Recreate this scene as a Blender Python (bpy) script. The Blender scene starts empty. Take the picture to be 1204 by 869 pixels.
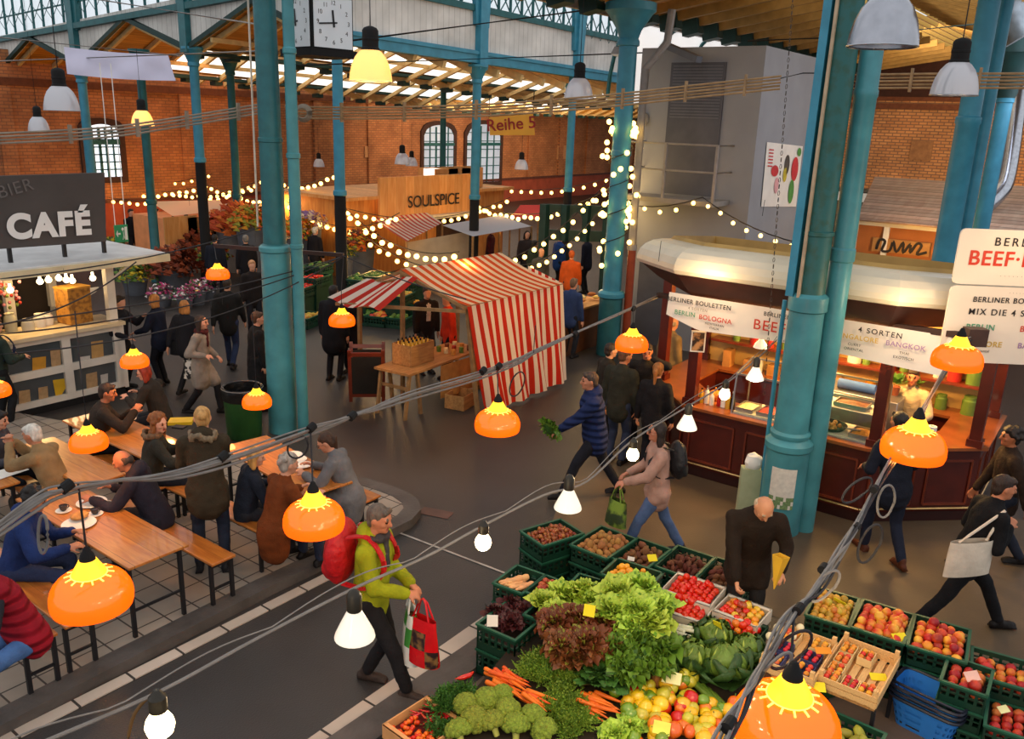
import bpy, bmesh, math, random
from mathutils import Vector, Matrix, noise
random.seed(7)
SC = bpy.context.scene
COL = SC.collection
V = Vector
PI = math.pi
R_ = math.radians
# ------------------------------------------------------------------ camera
CH = 4.85
PSI, PITCH, ROLL, FPX = R_(36), R_(16.4), R_(2.05), 1000.0
FWH = V((math.cos(PSI), math.sin(PSI), 0))
RTH = V((math.sin(PSI), -math.cos(PSI), 0))
UPZ = V((0, 0, 1))
FW = FWH * math.cos(PITCH) - UPZ * math.sin(PITCH)
U0 = FWH * math.sin(PITCH) + UPZ * math.cos(PITCH)
CR = RTH * math.cos(ROLL) + U0 * math.sin(ROLL)
CU = U0 * math.cos(ROLL) - RTH * math.sin(ROLL)
CAM = V((0, 0, CH))
camd = bpy.data.cameras.new('camera')
camo = bpy.data.objects.new('camera', camd)
COL.objects.link(camo)
camd.sensor_fit = 'HORIZONTAL'
camd.sensor_width = 36
camd.lens = 36 * FPX / 1204
camd.clip_end = 400
camd.clip_start = .05
camo.matrix_world = Matrix(((CR.x, CU.x, -FW.x, 0), (CR.y, CU.y, -FW.y, 0), (CR.z, CU.z, -FW.z, CH), (0, 0, 0, 1)))
SC.camera = camo
def ray(px, py):
 return FW + CR * ((px - 602) / FPX) + CU * ((434.5 - py) / FPX)
def at(px, py, z):                       # survey point at a given distance
 return CAM + ray(px, py) * z
def G(px, py, h=0.0):                    # survey point on a level plane
 r = ray(px, py)
 return CAM + r * ((h - CH) / r.z)
def onx(px, py, X):
 r = ray(px, py)
 return CAM + r * (X / r.x)
def ony(px, py, Y):
 r = ray(px, py)
 return CAM + r * (Y / r.y)
def hat(p, px, py):                      # height above ground point p that is seen at pixel row py (column free)
 r = ray(px, py)
 d = V((p.x, p.y, 0)).length / V((r.x, r.y, 0)).length
 return CH + r.z * d
def face_dir(deg):                       # 0 = away from the viewer, 90 = to the right
 a = R_(deg)
 return FWH * math.cos(a) + RTH * math.sin(a)
def rot_of(deg):                         # z rotation that turns local +Y to that heading
 d = face_dir(deg)
 return math.atan2(d.y, d.x) - PI / 2
# ------------------------------------------------------------------ materials
def lin(c):
 if isinstance(c, str):
  c = c.lstrip('#')
  c = [int(c[i:i + 2], 16) / 255 for i in (0, 2, 4)]
  c = [x / 12.92 if x <= .04045 else ((x + .055) / 1.055) ** 2.4 for x in c]
 return tuple(c) + (1.0,)
_mc = {}
def nd(nt, kind, x=0, **kw):
 n = nt.nodes.new(kind)
 for k, v in kw.items():
  setattr(n, k, v)
 return n
def mat(name, col, rough=.6, var=.15, scale=6.0, bump=0.0, bscale=30.0, metal=0.0, emit=0.0, ecol=None, ov=0.0,
  col2=None, coat=0.0, spec=.4, trans=0.0, detail=4.0, stretch=None, alpha=1.0, c2lo=.45, c2hi=.6):
 if name in _mc:
  return _mc[name]
 m = bpy.data.materials.new(name)
 m.use_nodes = True
 nt = m.node_tree
 b = nt.nodes['Principled BSDF']
 L = nt.links.new
 c = lin(col)
 b.inputs['Roughness'].default_value = rough
 b.inputs['Metallic'].default_value = metal
 b.inputs['Specular IOR Level'].default_value = spec
 b.inputs['Coat Weight'].default_value = coat
 b.inputs['Transmission Weight'].default_value = trans
 b.inputs['Alpha'].default_value = alpha
 tc = nd(nt, 'ShaderNodeTexCoord')
 src = tc.outputs['Object']
 if stretch:
  mp = nd(nt, 'ShaderNodeMapping')
  mp.inputs['Scale'].default_value = stretch
  L(src, mp.inputs['Vector'])
  src = mp.outputs['Vector']
 last = None
 if var or col2:
  nz = nd(nt, 'ShaderNodeTexNoise')
  nz.inputs['Scale'].default_value = scale
  nz.inputs['Detail'].default_value = detail
  L(src, nz.inputs['Vector'])
  rp = nd(nt, 'ShaderNodeValToRGB')
  L(nz.outputs['Fac'], rp.inputs['Fac'])
  if col2:
   rp.color_ramp.elements[0].position = c2lo
   rp.color_ramp.elements[1].position = c2hi
   rp.color_ramp.elements[0].color = c
   rp.color_ramp.elements[1].color = lin(col2)
  else:
   rp.color_ramp.elements[0].position = .3
   rp.color_ramp.elements[1].position = .7
   rp.color_ramp.elements[0].color = tuple(x * (1 - var) for x in c[:3]) + (1,)
   rp.color_ramp.elements[1].color = tuple(min(1, x * (1 + var)) for x in c[:3]) + (1,)
  last = rp.outputs['Color']
 if ov:
  oi = nd(nt, 'ShaderNodeObjectInfo')
  hs = nd(nt, 'ShaderNodeHueSaturation')
  ma = nd(nt, 'ShaderNodeMapRange')
  ma.inputs['To Min'].default_value = .5 - ov * .12
  ma.inputs['To Max'].default_value = .5 + ov * .12
  mb = nd(nt, 'ShaderNodeMapRange')
  mb.inputs['To Min'].default_value = 1 - ov
  mb.inputs['To Max'].default_value = 1 + ov * .6
  L(oi.outputs['Random'], ma.inputs['Value'])
  L(oi.outputs['Random'], mb.inputs['Value'])
  L(ma.outputs['Result'], hs.inputs['Hue'])
  L(mb.outputs['Result'], hs.inputs['Value'])
  if last is not None:
   L(last, hs.inputs['Color'])
  else:
   hs.inputs['Color'].default_value = c
  last = hs.outputs['Color']
 if last is not None:
  L(last, b.inputs['Base Color'])
 else:
  b.inputs['Base Color'].default_value = c
 if emit:
  b.inputs['Emission Color'].default_value = lin(ecol or col)
  b.inputs['Emission Strength'].default_value = emit
 if bump:
  n2 = nd(nt, 'ShaderNodeTexNoise')
  n2.inputs['Scale'].default_value = bscale
  n2.inputs['Detail'].default_value = 3
  L(src, n2.inputs['Vector'])
  bp = nd(nt, 'ShaderNodeBump')
  bp.inputs['Strength'].default_value = bump
  bp.inputs['Distance'].default_value = .02
  L(n2.outputs['Fac'], bp.inputs['Height'])
  L(bp.outputs['Normal'], b.inputs['Normal'])
 _mc[name] = m
 return m
def brick_mat(name, c1, c2, mortar, plane, bw=.25, bh=.08, ms=.012, rough=.85, stain=None, offset=.5, rowfreq=2, msmooth=.1):
 if name in _mc:
  return _mc[name]
 m = bpy.data.materials.new(name)
 m.use_nodes = True
 nt = m.node_tree
 L = nt.links.new
 b = nt.nodes['Principled BSDF']
 b.inputs['Roughness'].default_value = rough
 tc = nd(nt, 'ShaderNodeTexCoord')
 sp = nd(nt, 'ShaderNodeSeparateXYZ')
 cb = nd(nt, 'ShaderNodeCombineXYZ')
 L(tc.outputs['Object'], sp.inputs[0])
 L(sp.outputs[plane[0]], cb.inputs['X'])
 L(sp.outputs[plane[1]], cb.inputs['Y'])
 bt = nd(nt, 'ShaderNodeTexBrick')
 bt.offset = offset
 bt.offset_frequency = rowfreq
 bt.inputs['Color1'].default_value = lin(c1)
 bt.inputs['Color2'].default_value = lin(c2)
 bt.inputs['Mortar'].default_value = lin(mortar)
 bt.inputs['Scale'].default_value = 1
 bt.inputs['Mortar Size'].default_value = ms
 bt.inputs['Mortar Smooth'].default_value = msmooth
 bt.inputs['Brick Width'].default_value = bw
 bt.inputs['Row Height'].default_value = bh
 L(cb.outputs[0], bt.inputs['Vector'])
 nz = nd(nt, 'ShaderNodeTexNoise')
 nz.inputs['Scale'].default_value = .9
 nz.inputs['Detail'].default_value = 6
 L(tc.outputs['Object'], nz.inputs['Vector'])
 mx = nd(nt, 'ShaderNodeMix', data_type='RGBA', blend_type='MULTIPLY')
 mr = nd(nt, 'ShaderNodeMapRange')
 mr.inputs['From Min'].default_value = .3
 mr.inputs['From Max'].default_value = .7
 mr.inputs['To Min'].default_value = .65
 mr.inputs['To Max'].default_value = 1.15
 L(nz.outputs['Fac'], mr.inputs['Value'])
 mx.inputs['Factor'].default_value = 1
 L(bt.outputs['Color'], mx.inputs['A'])
 L(mr.outputs['Result'], mx.inputs['B'])
 L(mx.outputs['Result'], b.inputs['Base Color'])
 bp = nd(nt, 'ShaderNodeBump')
 bp.inputs['Strength'].default_value = .35
 bp.inputs['Distance'].default_value = .01
 bp.invert = True
 L(bt.outputs['Fac'], bp.inputs['Height'])
 L(bp.outputs['Normal'], b.inputs['Normal'])
 _mc[name] = m
 return m
def board_mat(name, c1, c2, axis='X', width=.12, rough=.6, gap=.035, grain=(2, 30, 30), coat=0.0):
 """planks with grain running along the other axis"""
 if name in _mc:
  return _mc[name]
 m = bpy.data.materials.new(name)
 m.use_nodes = True
 nt = m.node_tree
 L = nt.links.new
 b = nt.nodes['Principled BSDF']
 b.inputs['Roughness'].default_value = rough
 b.inputs['Coat Weight'].default_value = coat
 tc = nd(nt, 'ShaderNodeTexCoord')
 mp = nd(nt, 'ShaderNodeMapping')
 mp.inputs['Scale'].default_value = grain
 L(tc.outputs['Object'], mp.inputs['Vector'])
 nz = nd(nt, 'ShaderNodeTexNoise')
 nz.inputs['Scale'].default_value = 1
 nz.inputs['Detail'].default_value = 6
 nz.inputs['Distortion'].default_value = .6
 L(mp.outputs['Vector'], nz.inputs['Vector'])
 rp = nd(nt, 'ShaderNodeValToRGB')
 rp.color_ramp.elements[0].position = .32
 rp.color_ramp.elements[1].position = .68
 rp.color_ramp.elements[0].color = lin(c1)
 rp.color_ramp.elements[1].color = lin(c2)
 L(nz.outputs['Fac'], rp.inputs['Fac'])
 sp = nd(nt, 'ShaderNodeSeparateXYZ')
 L(tc.outputs['Object'], sp.inputs[0])
 dv = nd(nt, 'ShaderNodeMath', operation='DIVIDE')
 dv.inputs[1].default_value = width
 L(sp.outputs[axis], dv.inputs[0])
 fr = nd(nt, 'ShaderNodeMath', operation='FRACT')
 L(dv.outputs[0], fr.inputs[0])
 lt = nd(nt, 'ShaderNodeMath', operation='LESS_THAN')
 lt.inputs[1].default_value = gap
 L(fr.outputs[0], lt.inputs[0])
 fl = nd(nt, 'ShaderNodeMath', operation='FLOOR')
 L(dv.outputs[0], fl.inputs[0])
 wn = nd(nt, 'ShaderNodeTexWhiteNoise', noise_dimensions='1D')
 L(fl.outputs[0], wn.inputs['W'])
 mr = nd(nt, 'ShaderNodeMapRange')
 mr.inputs['To Min'].default_value = .8
 mr.inputs['To Max'].default_value = 1.12
 L(wn.outputs['Value'], mr.inputs['Value'])
 sb = nd(nt, 'ShaderNodeMath', operation='MULTIPLY_ADD')
 sb.inputs[1].default_value = -.6
 L(lt.outputs[0], sb.inputs[0])
 L(mr.outputs['Result'], sb.inputs[2])
 mx = nd(nt, 'ShaderNodeMix', data_type='RGBA', blend_type='MULTIPLY')
 mx.inputs['Factor'].default_value = 1
 L(rp.outputs['Color'], mx.inputs['A'])
 L(sb.outputs[0], mx.inputs['B'])
 L(mx.outputs['Result'], b.inputs['Base Color'])
 _mc[name] = m
 return m
def glass_mat(name, tint='#ffffff', refl=.12):
 if name in _mc:
  return _mc[name]
 m = bpy.data.materials.new(name)
 m.use_nodes = True
 nt = m.node_tree
 nt.nodes.remove(nt.nodes['Principled BSDF'])
 out = nt.nodes['Material Output']
 t = nd(nt, 'ShaderNodeBsdfTransparent')
 t.inputs['Color'].default_value = lin(tint)
 g = nd(nt, 'ShaderNodeBsdfGlossy')
 g.inputs['Roughness'].default_value = .04
 mx = nd(nt, 'ShaderNodeMixShader')
 mx.inputs[0].default_value = refl
 nt.links.new(t.outputs[0], mx.inputs[1])
 nt.links.new(g.outputs[0], mx.inputs[2])
 nt.links.new(mx.outputs[0], out.inputs['Surface'])
 _mc[name] = m
 return m
def thin_mat(name, col, transl=.5, rough=.25, emit=0.0, ecol=None, refl=.08):
 """thin plastic or cloth that lets light through"""
 if name in _mc:
  return _mc[name]
 m = bpy.data.materials.new(name)
 m.use_nodes = True
 nt = m.node_tree
 nt.nodes.remove(nt.nodes['Principled BSDF'])
 out = nt.nodes['Material Output']
 d = nd(nt, 'ShaderNodeBsdfDiffuse')
 d.inputs[0].default_value = lin(col)
 t = nd(nt, 'ShaderNodeBsdfTranslucent')
 t.inputs[0].default_value = lin(col)
 g = nd(nt, 'ShaderNodeBsdfGlossy')
 g.inputs['Roughness'].default_value = rough
 m1 = nd(nt, 'ShaderNodeMixShader')
 m1.inputs[0].default_value = transl
 m2 = nd(nt, 'ShaderNodeMixShader')
 m2.inputs[0].default_value = refl
 L = nt.links.new
 L(d.outputs[0], m1.inputs[1])
 L(t.outputs[0], m1.inputs[2])
 L(m1.outputs[0], m2.inputs[1])
 L(g.outputs[0], m2.inputs[2])
 last = m2.outputs[0]
 if emit:
  e = nd(nt, 'ShaderNodeEmission')
  e.inputs[0].default_value = lin(ecol or col)
  e.inputs[1].default_value = emit
  ad = nd(nt, 'ShaderNodeAddShader')
  L(last, ad.inputs[0])
  L(e.outputs[0], ad.inputs[1])
  last = ad.outputs[0]
 L(last, out.inputs['Surface'])
 _mc[name] = m
 return m
# ------------------------------------------------------------------ mesh builder
def frame_of(d):
 d = d.normalized()
 a = V((0, 0, 1)) if abs(d.z) < .9 else V((1, 0, 0))
 x = d.cross(a).normalized()
 return x, x.cross(d).normalized(), d
class MB:
 def __init__(s):
  s.v, s.f, s.m = [], [], []
 def add(s, vs, fs, mi=0):
  o = len(s.v)
  s.v.extend([tuple(p) for p in vs])
  s.f.extend([tuple(i + o for i in q) for q in fs])
  s.m.extend([mi] * len(fs))
  return s
 def box(s, c, sz, rz=0.0, mi=0, M=None, top=None):
  x, y, z = sz[0] / 2, sz[1] / 2, sz[2] / 2
  t = top or (1, 1)
  vs = [V((-x, -y, -z)), V((x, -y, -z)), V((x, y, -z)), V((-x, y, -z)), V((-x * t[0], -y * t[1], z)), V((x * t[0], -y * t[1], z)), V((x * t[0], y * t[1], z)), V((-x * t[0], y * t[1], z))]
  if M is None:
   M = Matrix.Rotation(rz, 3, 'Z')
  c = V(c)
  vs = [M @ p + c for p in vs]
  return s.add(vs, [(0, 3, 2, 1), (4, 5, 6, 7), (0, 1, 5, 4), (1, 2, 6, 5), (2, 3, 7, 6), (3, 0, 4, 7)], mi)
 def mm(s, a, b, mi=0):
  a, b = V(a), V(b)
  return s.box((a + b) / 2, (abs(b.x - a.x), abs(b.y - a.y), abs(b.z - a.z)), 0, mi)
 def cyl(s, p0, p1, r0, r1=None, n=12, mi=0, cap=True):
  p0, p1 = V(p0), V(p1)
  r1 = r0 if r1 is None else r1
  x, y, d = frame_of(p1 - p0)
  vs = []
  for p, r in ((p0, r0), (p1, r1)):
   for i in range(n):
    a = 2 * PI * i / n
    vs.append(p + x * (r * math.cos(a)) + y * (r * math.sin(a)))
  fs = [(i, i + n, (i + 1) % n + n, (i + 1) % n) for i in range(n)]
  if cap:
   fs += [tuple(range(n)), tuple(range(2 * n - 1, n - 1, -1))]
  return s.add(vs, fs, mi)
 def bar(s, p0, p1, w, h, mi=0, up=None):
  """rectangular bar from p0 to p1"""
  p0, p1 = V(p0), V(p1)
  d = (p1 - p0).normalized()
  up = V(up) if up else (V((0, 0, 1)) if abs(d.z) < .95 else V((1, 0, 0)))
  x = d.cross(up).normalized() * (w / 2)
  y = x.cross(d).normalized() * (h / 2)
  vs = [p0 - x - y, p0 + x - y, p0 + x + y, p0 - x + y, p1 - x - y, p1 + x - y, p1 + x + y, p1 - x + y]
  return s.add(vs, [(0, 1, 2, 3), (7, 6, 5, 4), (0, 4, 5, 1), (1, 5, 6, 2), (2, 6, 7, 3), (3, 7, 4, 0)], mi)
 def tube(s, pts, r, n=6, mi=0, closed=False):
  pts = [V(p) for p in pts]
  k = len(pts)
  rs = r if isinstance(r, (list, tuple)) else [r] * k
  x = None
  vs = []
  for i, p in enumerate(pts):
   if closed:
    d = pts[(i + 1) % k] - pts[i - 1]
   else:
    d = pts[min(i + 1, k - 1)] - pts[max(i - 1, 0)]
   if d.length < 1e-9:
    d = V((0, 0, 1))
   d.normalize()
   if x is None:
    x, y, _ = frame_of(d)
   else:
    x = (x - d * x.dot(d))
    if x.length < 1e-6:
     x, y, _ = frame_of(d)
    x.normalize()
    y = d.cross(x)
   for j in range(n):
    a = 2 * PI * j / n
    vs.append(p + x * (rs[i] * math.cos(a)) + y * (rs[i] * math.sin(a)))
  fs = []
  for i in range(k if closed else k - 1):
   i2 = (i + 1) % k
   for j in range(n):
    j2 = (j + 1) % n
    fs.append((i * n + j, i * n + j2, i2 * n + j2, i2 * n + j))
  if not closed:
   fs += [tuple(range(n - 1, -1, -1)), tuple(range((k - 1) * n, k * n))]
  return s.add(vs, fs, mi)
 def ell(s, c, r, n=10, m=7, fr=None, mi=0, disp=None):
  c = V(c)
  if not isinstance(r, (tuple, list)):
   r = (r, r, r)
  X, Y, Z = fr or (V((1, 0, 0)), V((0, 1, 0)), V((0, 0, 1)))
  vs = []
  for i in range(m + 1):
   t = PI * i / m
   st, ct = math.sin(t), math.cos(t)
   for j in ([0] if i in (0, m) else range(n)):
    a = 2 * PI * j / n
    q = V((st * math.cos(a), st * math.sin(a), ct))
    k = disp(q) if disp else 1
    vs.append(c + X * (r[0] * q.x * k) + Y * (r[1] * q.y * k) + Z * (r[2] * q.z * k))
  fs = []
  def idx(i, j):
   return 0 if i == 0 else (1 + (m - 1) * n if i == m else 1 + (i - 1) * n + j % n)
  for i in range(m):
   for j in range(n):
    q = [idx(i, j), idx(i + 1, j), idx(i + 1, j + 1), idx(i, j + 1)]
    u = []
    for t in q:
     if t not in u:
      u.append(t)
    fs.append(tuple(u))
  return s.add(vs, fs, mi)
 def cap(s, p0, p1, r0, r1, n=12, mi=0, flat=None):
  """rounded cone; flat = (direction, factor)"""
  p0, p1 = V(p0), V(p1)
  d = p1 - p0
  if d.length < 1e-5:
   d = V((0, 0, 1e-4))
  x, y, d = frame_of(d)
  rings = []
  for t in (-90, -60, -30, 0):
   rings.append((p0 + d * (r0 * math.sin(R_(t))), r0 * max(math.cos(R_(t)), .02)))
  for t in (0, 30, 60, 90):
   rings.append((p1 + d * (r1 * math.sin(R_(t))), r1 * max(math.cos(R_(t)), .02)))
  vs = []
  for c, r in rings:
   for j in range(n):
    a = 2 * PI * j / n
    o = x * (r * math.cos(a)) + y * (r * math.sin(a))
    if flat:
     o = o + flat[0] * (o.dot(flat[0]) * (flat[1] - 1))
    vs.append(c + o)
  fs = []
  for i in range(len(rings) - 1):
   for j in range(n):
    fs.append((i * n + j, i * n + (j + 1) % n, (i + 1) * n + (j + 1) % n, (i + 1) * n + j))
  fs += [tuple(range(n - 1, -1, -1)), tuple(range((len(rings) - 1) * n, len(rings) * n))]
  return s.add(vs, fs, mi)
 def lathe(s, prof, n=20, o=(0, 0, 0), ax=None, mi=0, mis=None):
  o = V(o)
  X, Y, Z = ax or (V((1, 0, 0)), V((0, 1, 0)), V((0, 0, 1)))
  base = len(s.v)
  vs = []
  for r, z in prof:
   for j in range(n):
    a = 2 * PI * j / n
    vs.append(o + X * (r * math.cos(a)) + Y * (r * math.sin(a)) + Z * z)
  for i in range(len(prof) - 1):
   fs = [(i * n + j, i * n + (j + 1) % n, (i + 1) * n + (j + 1) % n, (i + 1) * n + j) for j in range(n)]
   s.f.extend([tuple(k + base for k in q) for q in fs])
   s.m.extend([mis[i] if mis else mi] * n)
  s.v.extend([tuple(p) for p in vs])
  return s
 def prism(s, poly, d, mi=0):
  """poly: 3D points in a plane, extruded along vector d"""
  poly = [V(p) for p in poly]
  d = V(d)
  n = len(poly)
  fs = [tuple(range(n - 1, -1, -1)), tuple(range(n, 2 * n))]
  fs += [(i, (i + 1) % n, (i + 1) % n + n, i + n) for i in range(n)]
  return s.add(poly + [p + d for p in poly], fs, mi)
 def quad(s, a, b, c, d, mi=0):
  return s.add([a, b, c, d], [(0, 1, 2, 3)], mi)
 def grid(s, fn, nu, nv, mi=0):
  """fn(u, v) -> point; mi int or fn(i, j)"""
  base = len(s.v)
  for i in range(nu + 1):
   for j in range(nv + 1):
    s.v.append(tuple(fn(i / nu, j / nv)))
  for i in range(nu):
   for j in range(nv):
    a = base + i * (nv + 1) + j
    s.f.append((a, a + nv + 1, a + nv + 2, a + 1))
    s.m.append(mi(i, j) if callable(mi) else mi)
  return s
 def mesh(s, name, mats, smooth=35):
  me = bpy.data.meshes.new(name)
  me.from_pydata(s.v, [], s.f)
  for m in (mats if isinstance(mats, (list, tuple)) else [mats]):
   me.materials.append(m)
  me.polygons.foreach_set('material_index', s.m)
  if smooth:
   me.polygons.foreach_set('use_smooth', [True] * len(s.f))
   me.set_sharp_from_angle(angle=R_(smooth))
  me.update()
  return me
 def build(s, name, mats, parent=None, smooth=35, bevel=0, world=False, solid=0):
  o = bpy.data.objects.new(name, s.mesh(name, mats, smooth))
  COL.objects.link(o)
  if parent is not None:
   o.parent = parent
   if world:
    o.matrix_parent_inverse = wmat(parent).inverted()
  if solid:
   q = o.modifiers.new('s', 'SOLIDIFY')
   q.thickness = solid
   q.offset = 0
  if bevel:
   q = o.modifiers.new('b', 'BEVEL')
   q.width = bevel
   q.segments = 2
   q.limit_method = 'ANGLE'
   q.angle_limit = R_(40)
  return o
def wmat(o):
 m = o.matrix_basis.copy()
 if o.parent:
  m = wmat(o.parent) @ o.matrix_parent_inverse @ m
 return m
def tag(o, label=None, cat=None, group=None, kind=None):
 if label: o['label'] = label
 if cat: o['category'] = cat
 if group: o['group'] = group
 if kind: o['kind'] = kind
 return o
def thing(name, label, cat, loc=(0, 0, 0), rz=0.0, group=None):
 o = bpy.data.objects.new(name, None)
 o.empty_display_size = .1
 COL.objects.link(o)
 o.location = loc
 o.rotation_euler = (0, 0, rz)
 return tag(o, label, cat, group)
def struct(o, label=None, cat=None):
 return tag(o, label, cat, None, 'structure')
_kids = {}
def dup(o, parent=None, loc=None, rz=None, label=None, group=None, scale=None, rot=None):
 c = o.copy()
 COL.objects.link(c)
 if parent is not None:
  c.parent = parent
 if loc is not None: c.location = loc
 if rz is not None: c.rotation_euler = (0, 0, rz)
 if rot is not None: c.rotation_euler = rot
 if scale is not None: c.scale = (scale, scale, scale) if not isinstance(scale, (tuple, list)) else scale
 if label: c['label'] = label
 if group: c['group'] = group
 for ch in o.children:
  dup(ch, c)
 return c
def place_first(o, loc=None, rz=None, label=None, group=None, rot=None, scale=None):
 if loc is not None: o.location = loc
 if rz is not None: o.rotation_euler = (0, 0, rz)
 if rot is not None: o.rotation_euler = rot
 if scale is not None: o.scale = (scale, scale, scale) if not isinstance(scale, (tuple, list)) else scale
 if label: o['label'] = label
 if group: o['group'] = group
 return o
_texts = []
def finish_texts():
 dg = bpy.context.evaluated_depsgraph_get()
 res = [bpy.data.meshes.new_from_object(o.evaluated_get(dg)) for o, _, _ in _texts]
 for (o, name, m), me in zip(_texts, res):
  me.name = name
  n = bpy.data.objects.new(name, me)
  COL.objects.link(n)
  n.parent = o.parent
  n.matrix_parent_inverse = o.matrix_parent_inverse
  n.matrix_basis = o.matrix_basis
  for k in o.keys():
   if k in ('label', 'category', 'group', 'kind'): n[k] = o[k]
  cu = o.data
  bpy.data.objects.remove(o)
  bpy.data.curves.remove(cu)
 _texts.clear()
def text(name, body, m, size, loc, xdir, ydir, parent=None, extrude=.002, bold=0.0, align='CENTER', spacing=1.0, world=True, shear=0.0):
 cu = bpy.data.curves.new(name + '_text', 'FONT')
 cu.body = body
 cu.size = size
 cu.extrude = extrude
 cu.offset = bold
 cu.align_x = align
 cu.align_y = 'CENTER'
 cu.space_character = spacing
 cu.shear = shear
 cu.materials.append(m)
 o = bpy.data.objects.new('text_temp', cu)
 COL.objects.link(o)
 _texts.append((o, name, m))
 x = V(xdir).normalized()
 y = V(ydir)
 y = (y - x * y.dot(x)).normalized()
 z = x.cross(y)
 o.matrix_basis = Matrix(((x.x, y.x, z.x, loc[0]), (x.y, y.y, z.y, loc[1]), (x.z, y.z, z.z, loc[2]), (0, 0, 0, 1)))
 if parent is not None:
  o.parent = parent
  if world:
   o.matrix_parent_inverse = wmat(parent).inverted()
 return o
def spline(pts, n=8):
 """smooth path through points"""
 pts = [V(p) for p in pts]
 out = []
 k = len(pts)
 for i in range(k - 1):
  p0, p1, p2, p3 = pts[max(i - 1, 0)], pts[i], pts[i + 1], pts[min(i + 2, k - 1)]
  for j in range(n):
   t = j / n
   out.append(.5 * ((2 * p1) + (p2 - p0) * t + (2 * p0 - 5 * p1 + 4 * p2 - p3) * t * t + (3 * p1 - p0 - 3 * p2 + p3) * t ** 3))
 out.append(pts[-1])
 return out
def sag(a, b, drop, n=14):
 a, b = V(a), V(b)
 return [a.lerp(b, i / n) - V((0, 0, drop * 4 * (i / n) * (1 - i / n))) for i in range(n + 1)]
def lamp(name, loc, energy, col, size=.05, kind='POINT', target=None, spot=1.2, blend=.5, sx=1, sy=1):
 l = bpy.data.lights.new(name, kind)
 l.energy = energy
 l.color = lin(col)[:3]
 if kind in ('POINT', 'SPOT'):
  l.shadow_soft_size = size
 if kind == 'SPOT':
  l.spot_size = spot
  l.spot_blend = blend
 if kind == 'AREA':
  l.shape = 'RECTANGLE'
  l.size, l.size_y = sx, sy
 o = bpy.data.objects.new(name, l)
 COL.objects.link(o)
 o.location = loc
 if target is not None:
  o.rotation_euler = (V(target) - V(loc)).to_track_quat('-Z', 'Y').to_euler()
 return o
# ------------------------------------------------------------------ world + palette
W = bpy.data.worlds.new('world')
SC.world = W
W.use_nodes = True
wt = W.node_tree
bg = wt.nodes['Background']
wtc = nd(wt, 'ShaderNodeTexCoord')
wn = nd(wt, 'ShaderNodeTexNoise')
wn.inputs['Scale'].default_value = 2.2
wn.inputs['Detail'].default_value = 5
wr = nd(wt, 'ShaderNodeValToRGB')
wr.color_ramp.elements[0].color = (.9, .94, 1, 1)
wr.color_ramp.elements[1].color = (1, 1, 1, 1)
wt.links.new(wtc.outputs['Generated'], wn.inputs['Vector'])
wt.links.new(wn.outputs['Fac'], wr.inputs['Fac'])
wt.links.new(wr.outputs['Color'], bg.inputs['Color'])
bg.inputs['Strength'].default_value = .92
M_teal = mat('teal_paint', '#28666c', .45, .18, 5, bump=.08)
M_teal_hi = mat('teal_paint_light', '#3a88a2', .45, .15, 4)
M_teal_near = mat('teal_paint_near', '#468a92', .42, .2, 3, bump=.08)
M_teal_dk = mat('teal_paint_dark', '#175a5e', .5, .2, 5)
M_teal_old = mat('teal_paint_worn', '#26605f', .5, .25, 8, col2='#2a564c')
M_green_dk = mat('dark_green_steel', '#0f3330', .6, .2)
M_black = mat('black_steel', '#17161a', .5, .2)
M_blackmat = mat('black_matt', '#0e0d0e', .85, .2)
M_iron = mat('brown_iron', '#3a241d', .55, .2)
M_steel = mat('bare_steel', '#a9adb4', .3, .1, metal=.9)
M_white = mat('white_paint', '#e6e2da', .6, .08, 4)
M_panelw = brick_mat('white_boarding_b', '#dcd9d2', '#d6d3cc', '#a8a49c', ('Y', 'Z'), bw=.22, bh=40, ms=.008, offset=0)
M_panelw2 = brick_mat('white_boarding_a', '#e2dfda', '#dbd8d2', '#b4b0aa', ('X', 'Z'), bw=.22, bh=40, ms=.008, offset=0)
M_brick_far = brick_mat('orange_brick_far', '#c4804e', '#b06c42', '#8f5f44', ('X', 'Z'), bw=.3, bh=.11, ms=.014)
M_brick_right = brick_mat('orange_brick_right', '#c98a52', '#b47442', '#7f5a42', ('Y', 'Z'), bw=.3, bh=.115, ms=.02)
M_redband = mat('red_brown_plaster', '#9a4630', .85, .2, 2)
M_wood_roof = board_mat('roof_boards', '#a86d1e', '#c98c32', 'Y', .16, .7, grain=(1, 14, 14))
M_rafter = mat('roof_timber', '#d8b980', .7, .15, 5)
M_sky = mat('bright_skylight', '#ffffff', .4, 0, emit=1.35, ecol='#fffdf5')
M_window = mat('daylight_pane', '#dfeaff', .3, 0, emit=1.2, ecol='#eef6ff')
M_window_dim = mat('daylight_pane_dim', '#b9c8e0', .3, .25, .6, emit=.30, ecol='#b8c8e4')
M_asphalt = mat('asphalt', '#322f2e', .42, .3, .7, bump=.25, bscale=60, detail=8, spec=.5)
M_kerb = mat('kerb_stone', '#504b48', .6, .3, 3, bump=.3, bscale=25)
# ------------------------------------------------------------------ floor and terrace
fl = MB().quad((-20, -40, 0), (75, -40, 0), (75, 60, 0), (-20, 60, 0)).build('floor', M_asphalt)
struct(fl)
def warm_glow_floor():
 return mat('ochre_glow_floor', '#564838', .5, .25, 1.2, bump=.12, bscale=40, detail=8)
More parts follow.
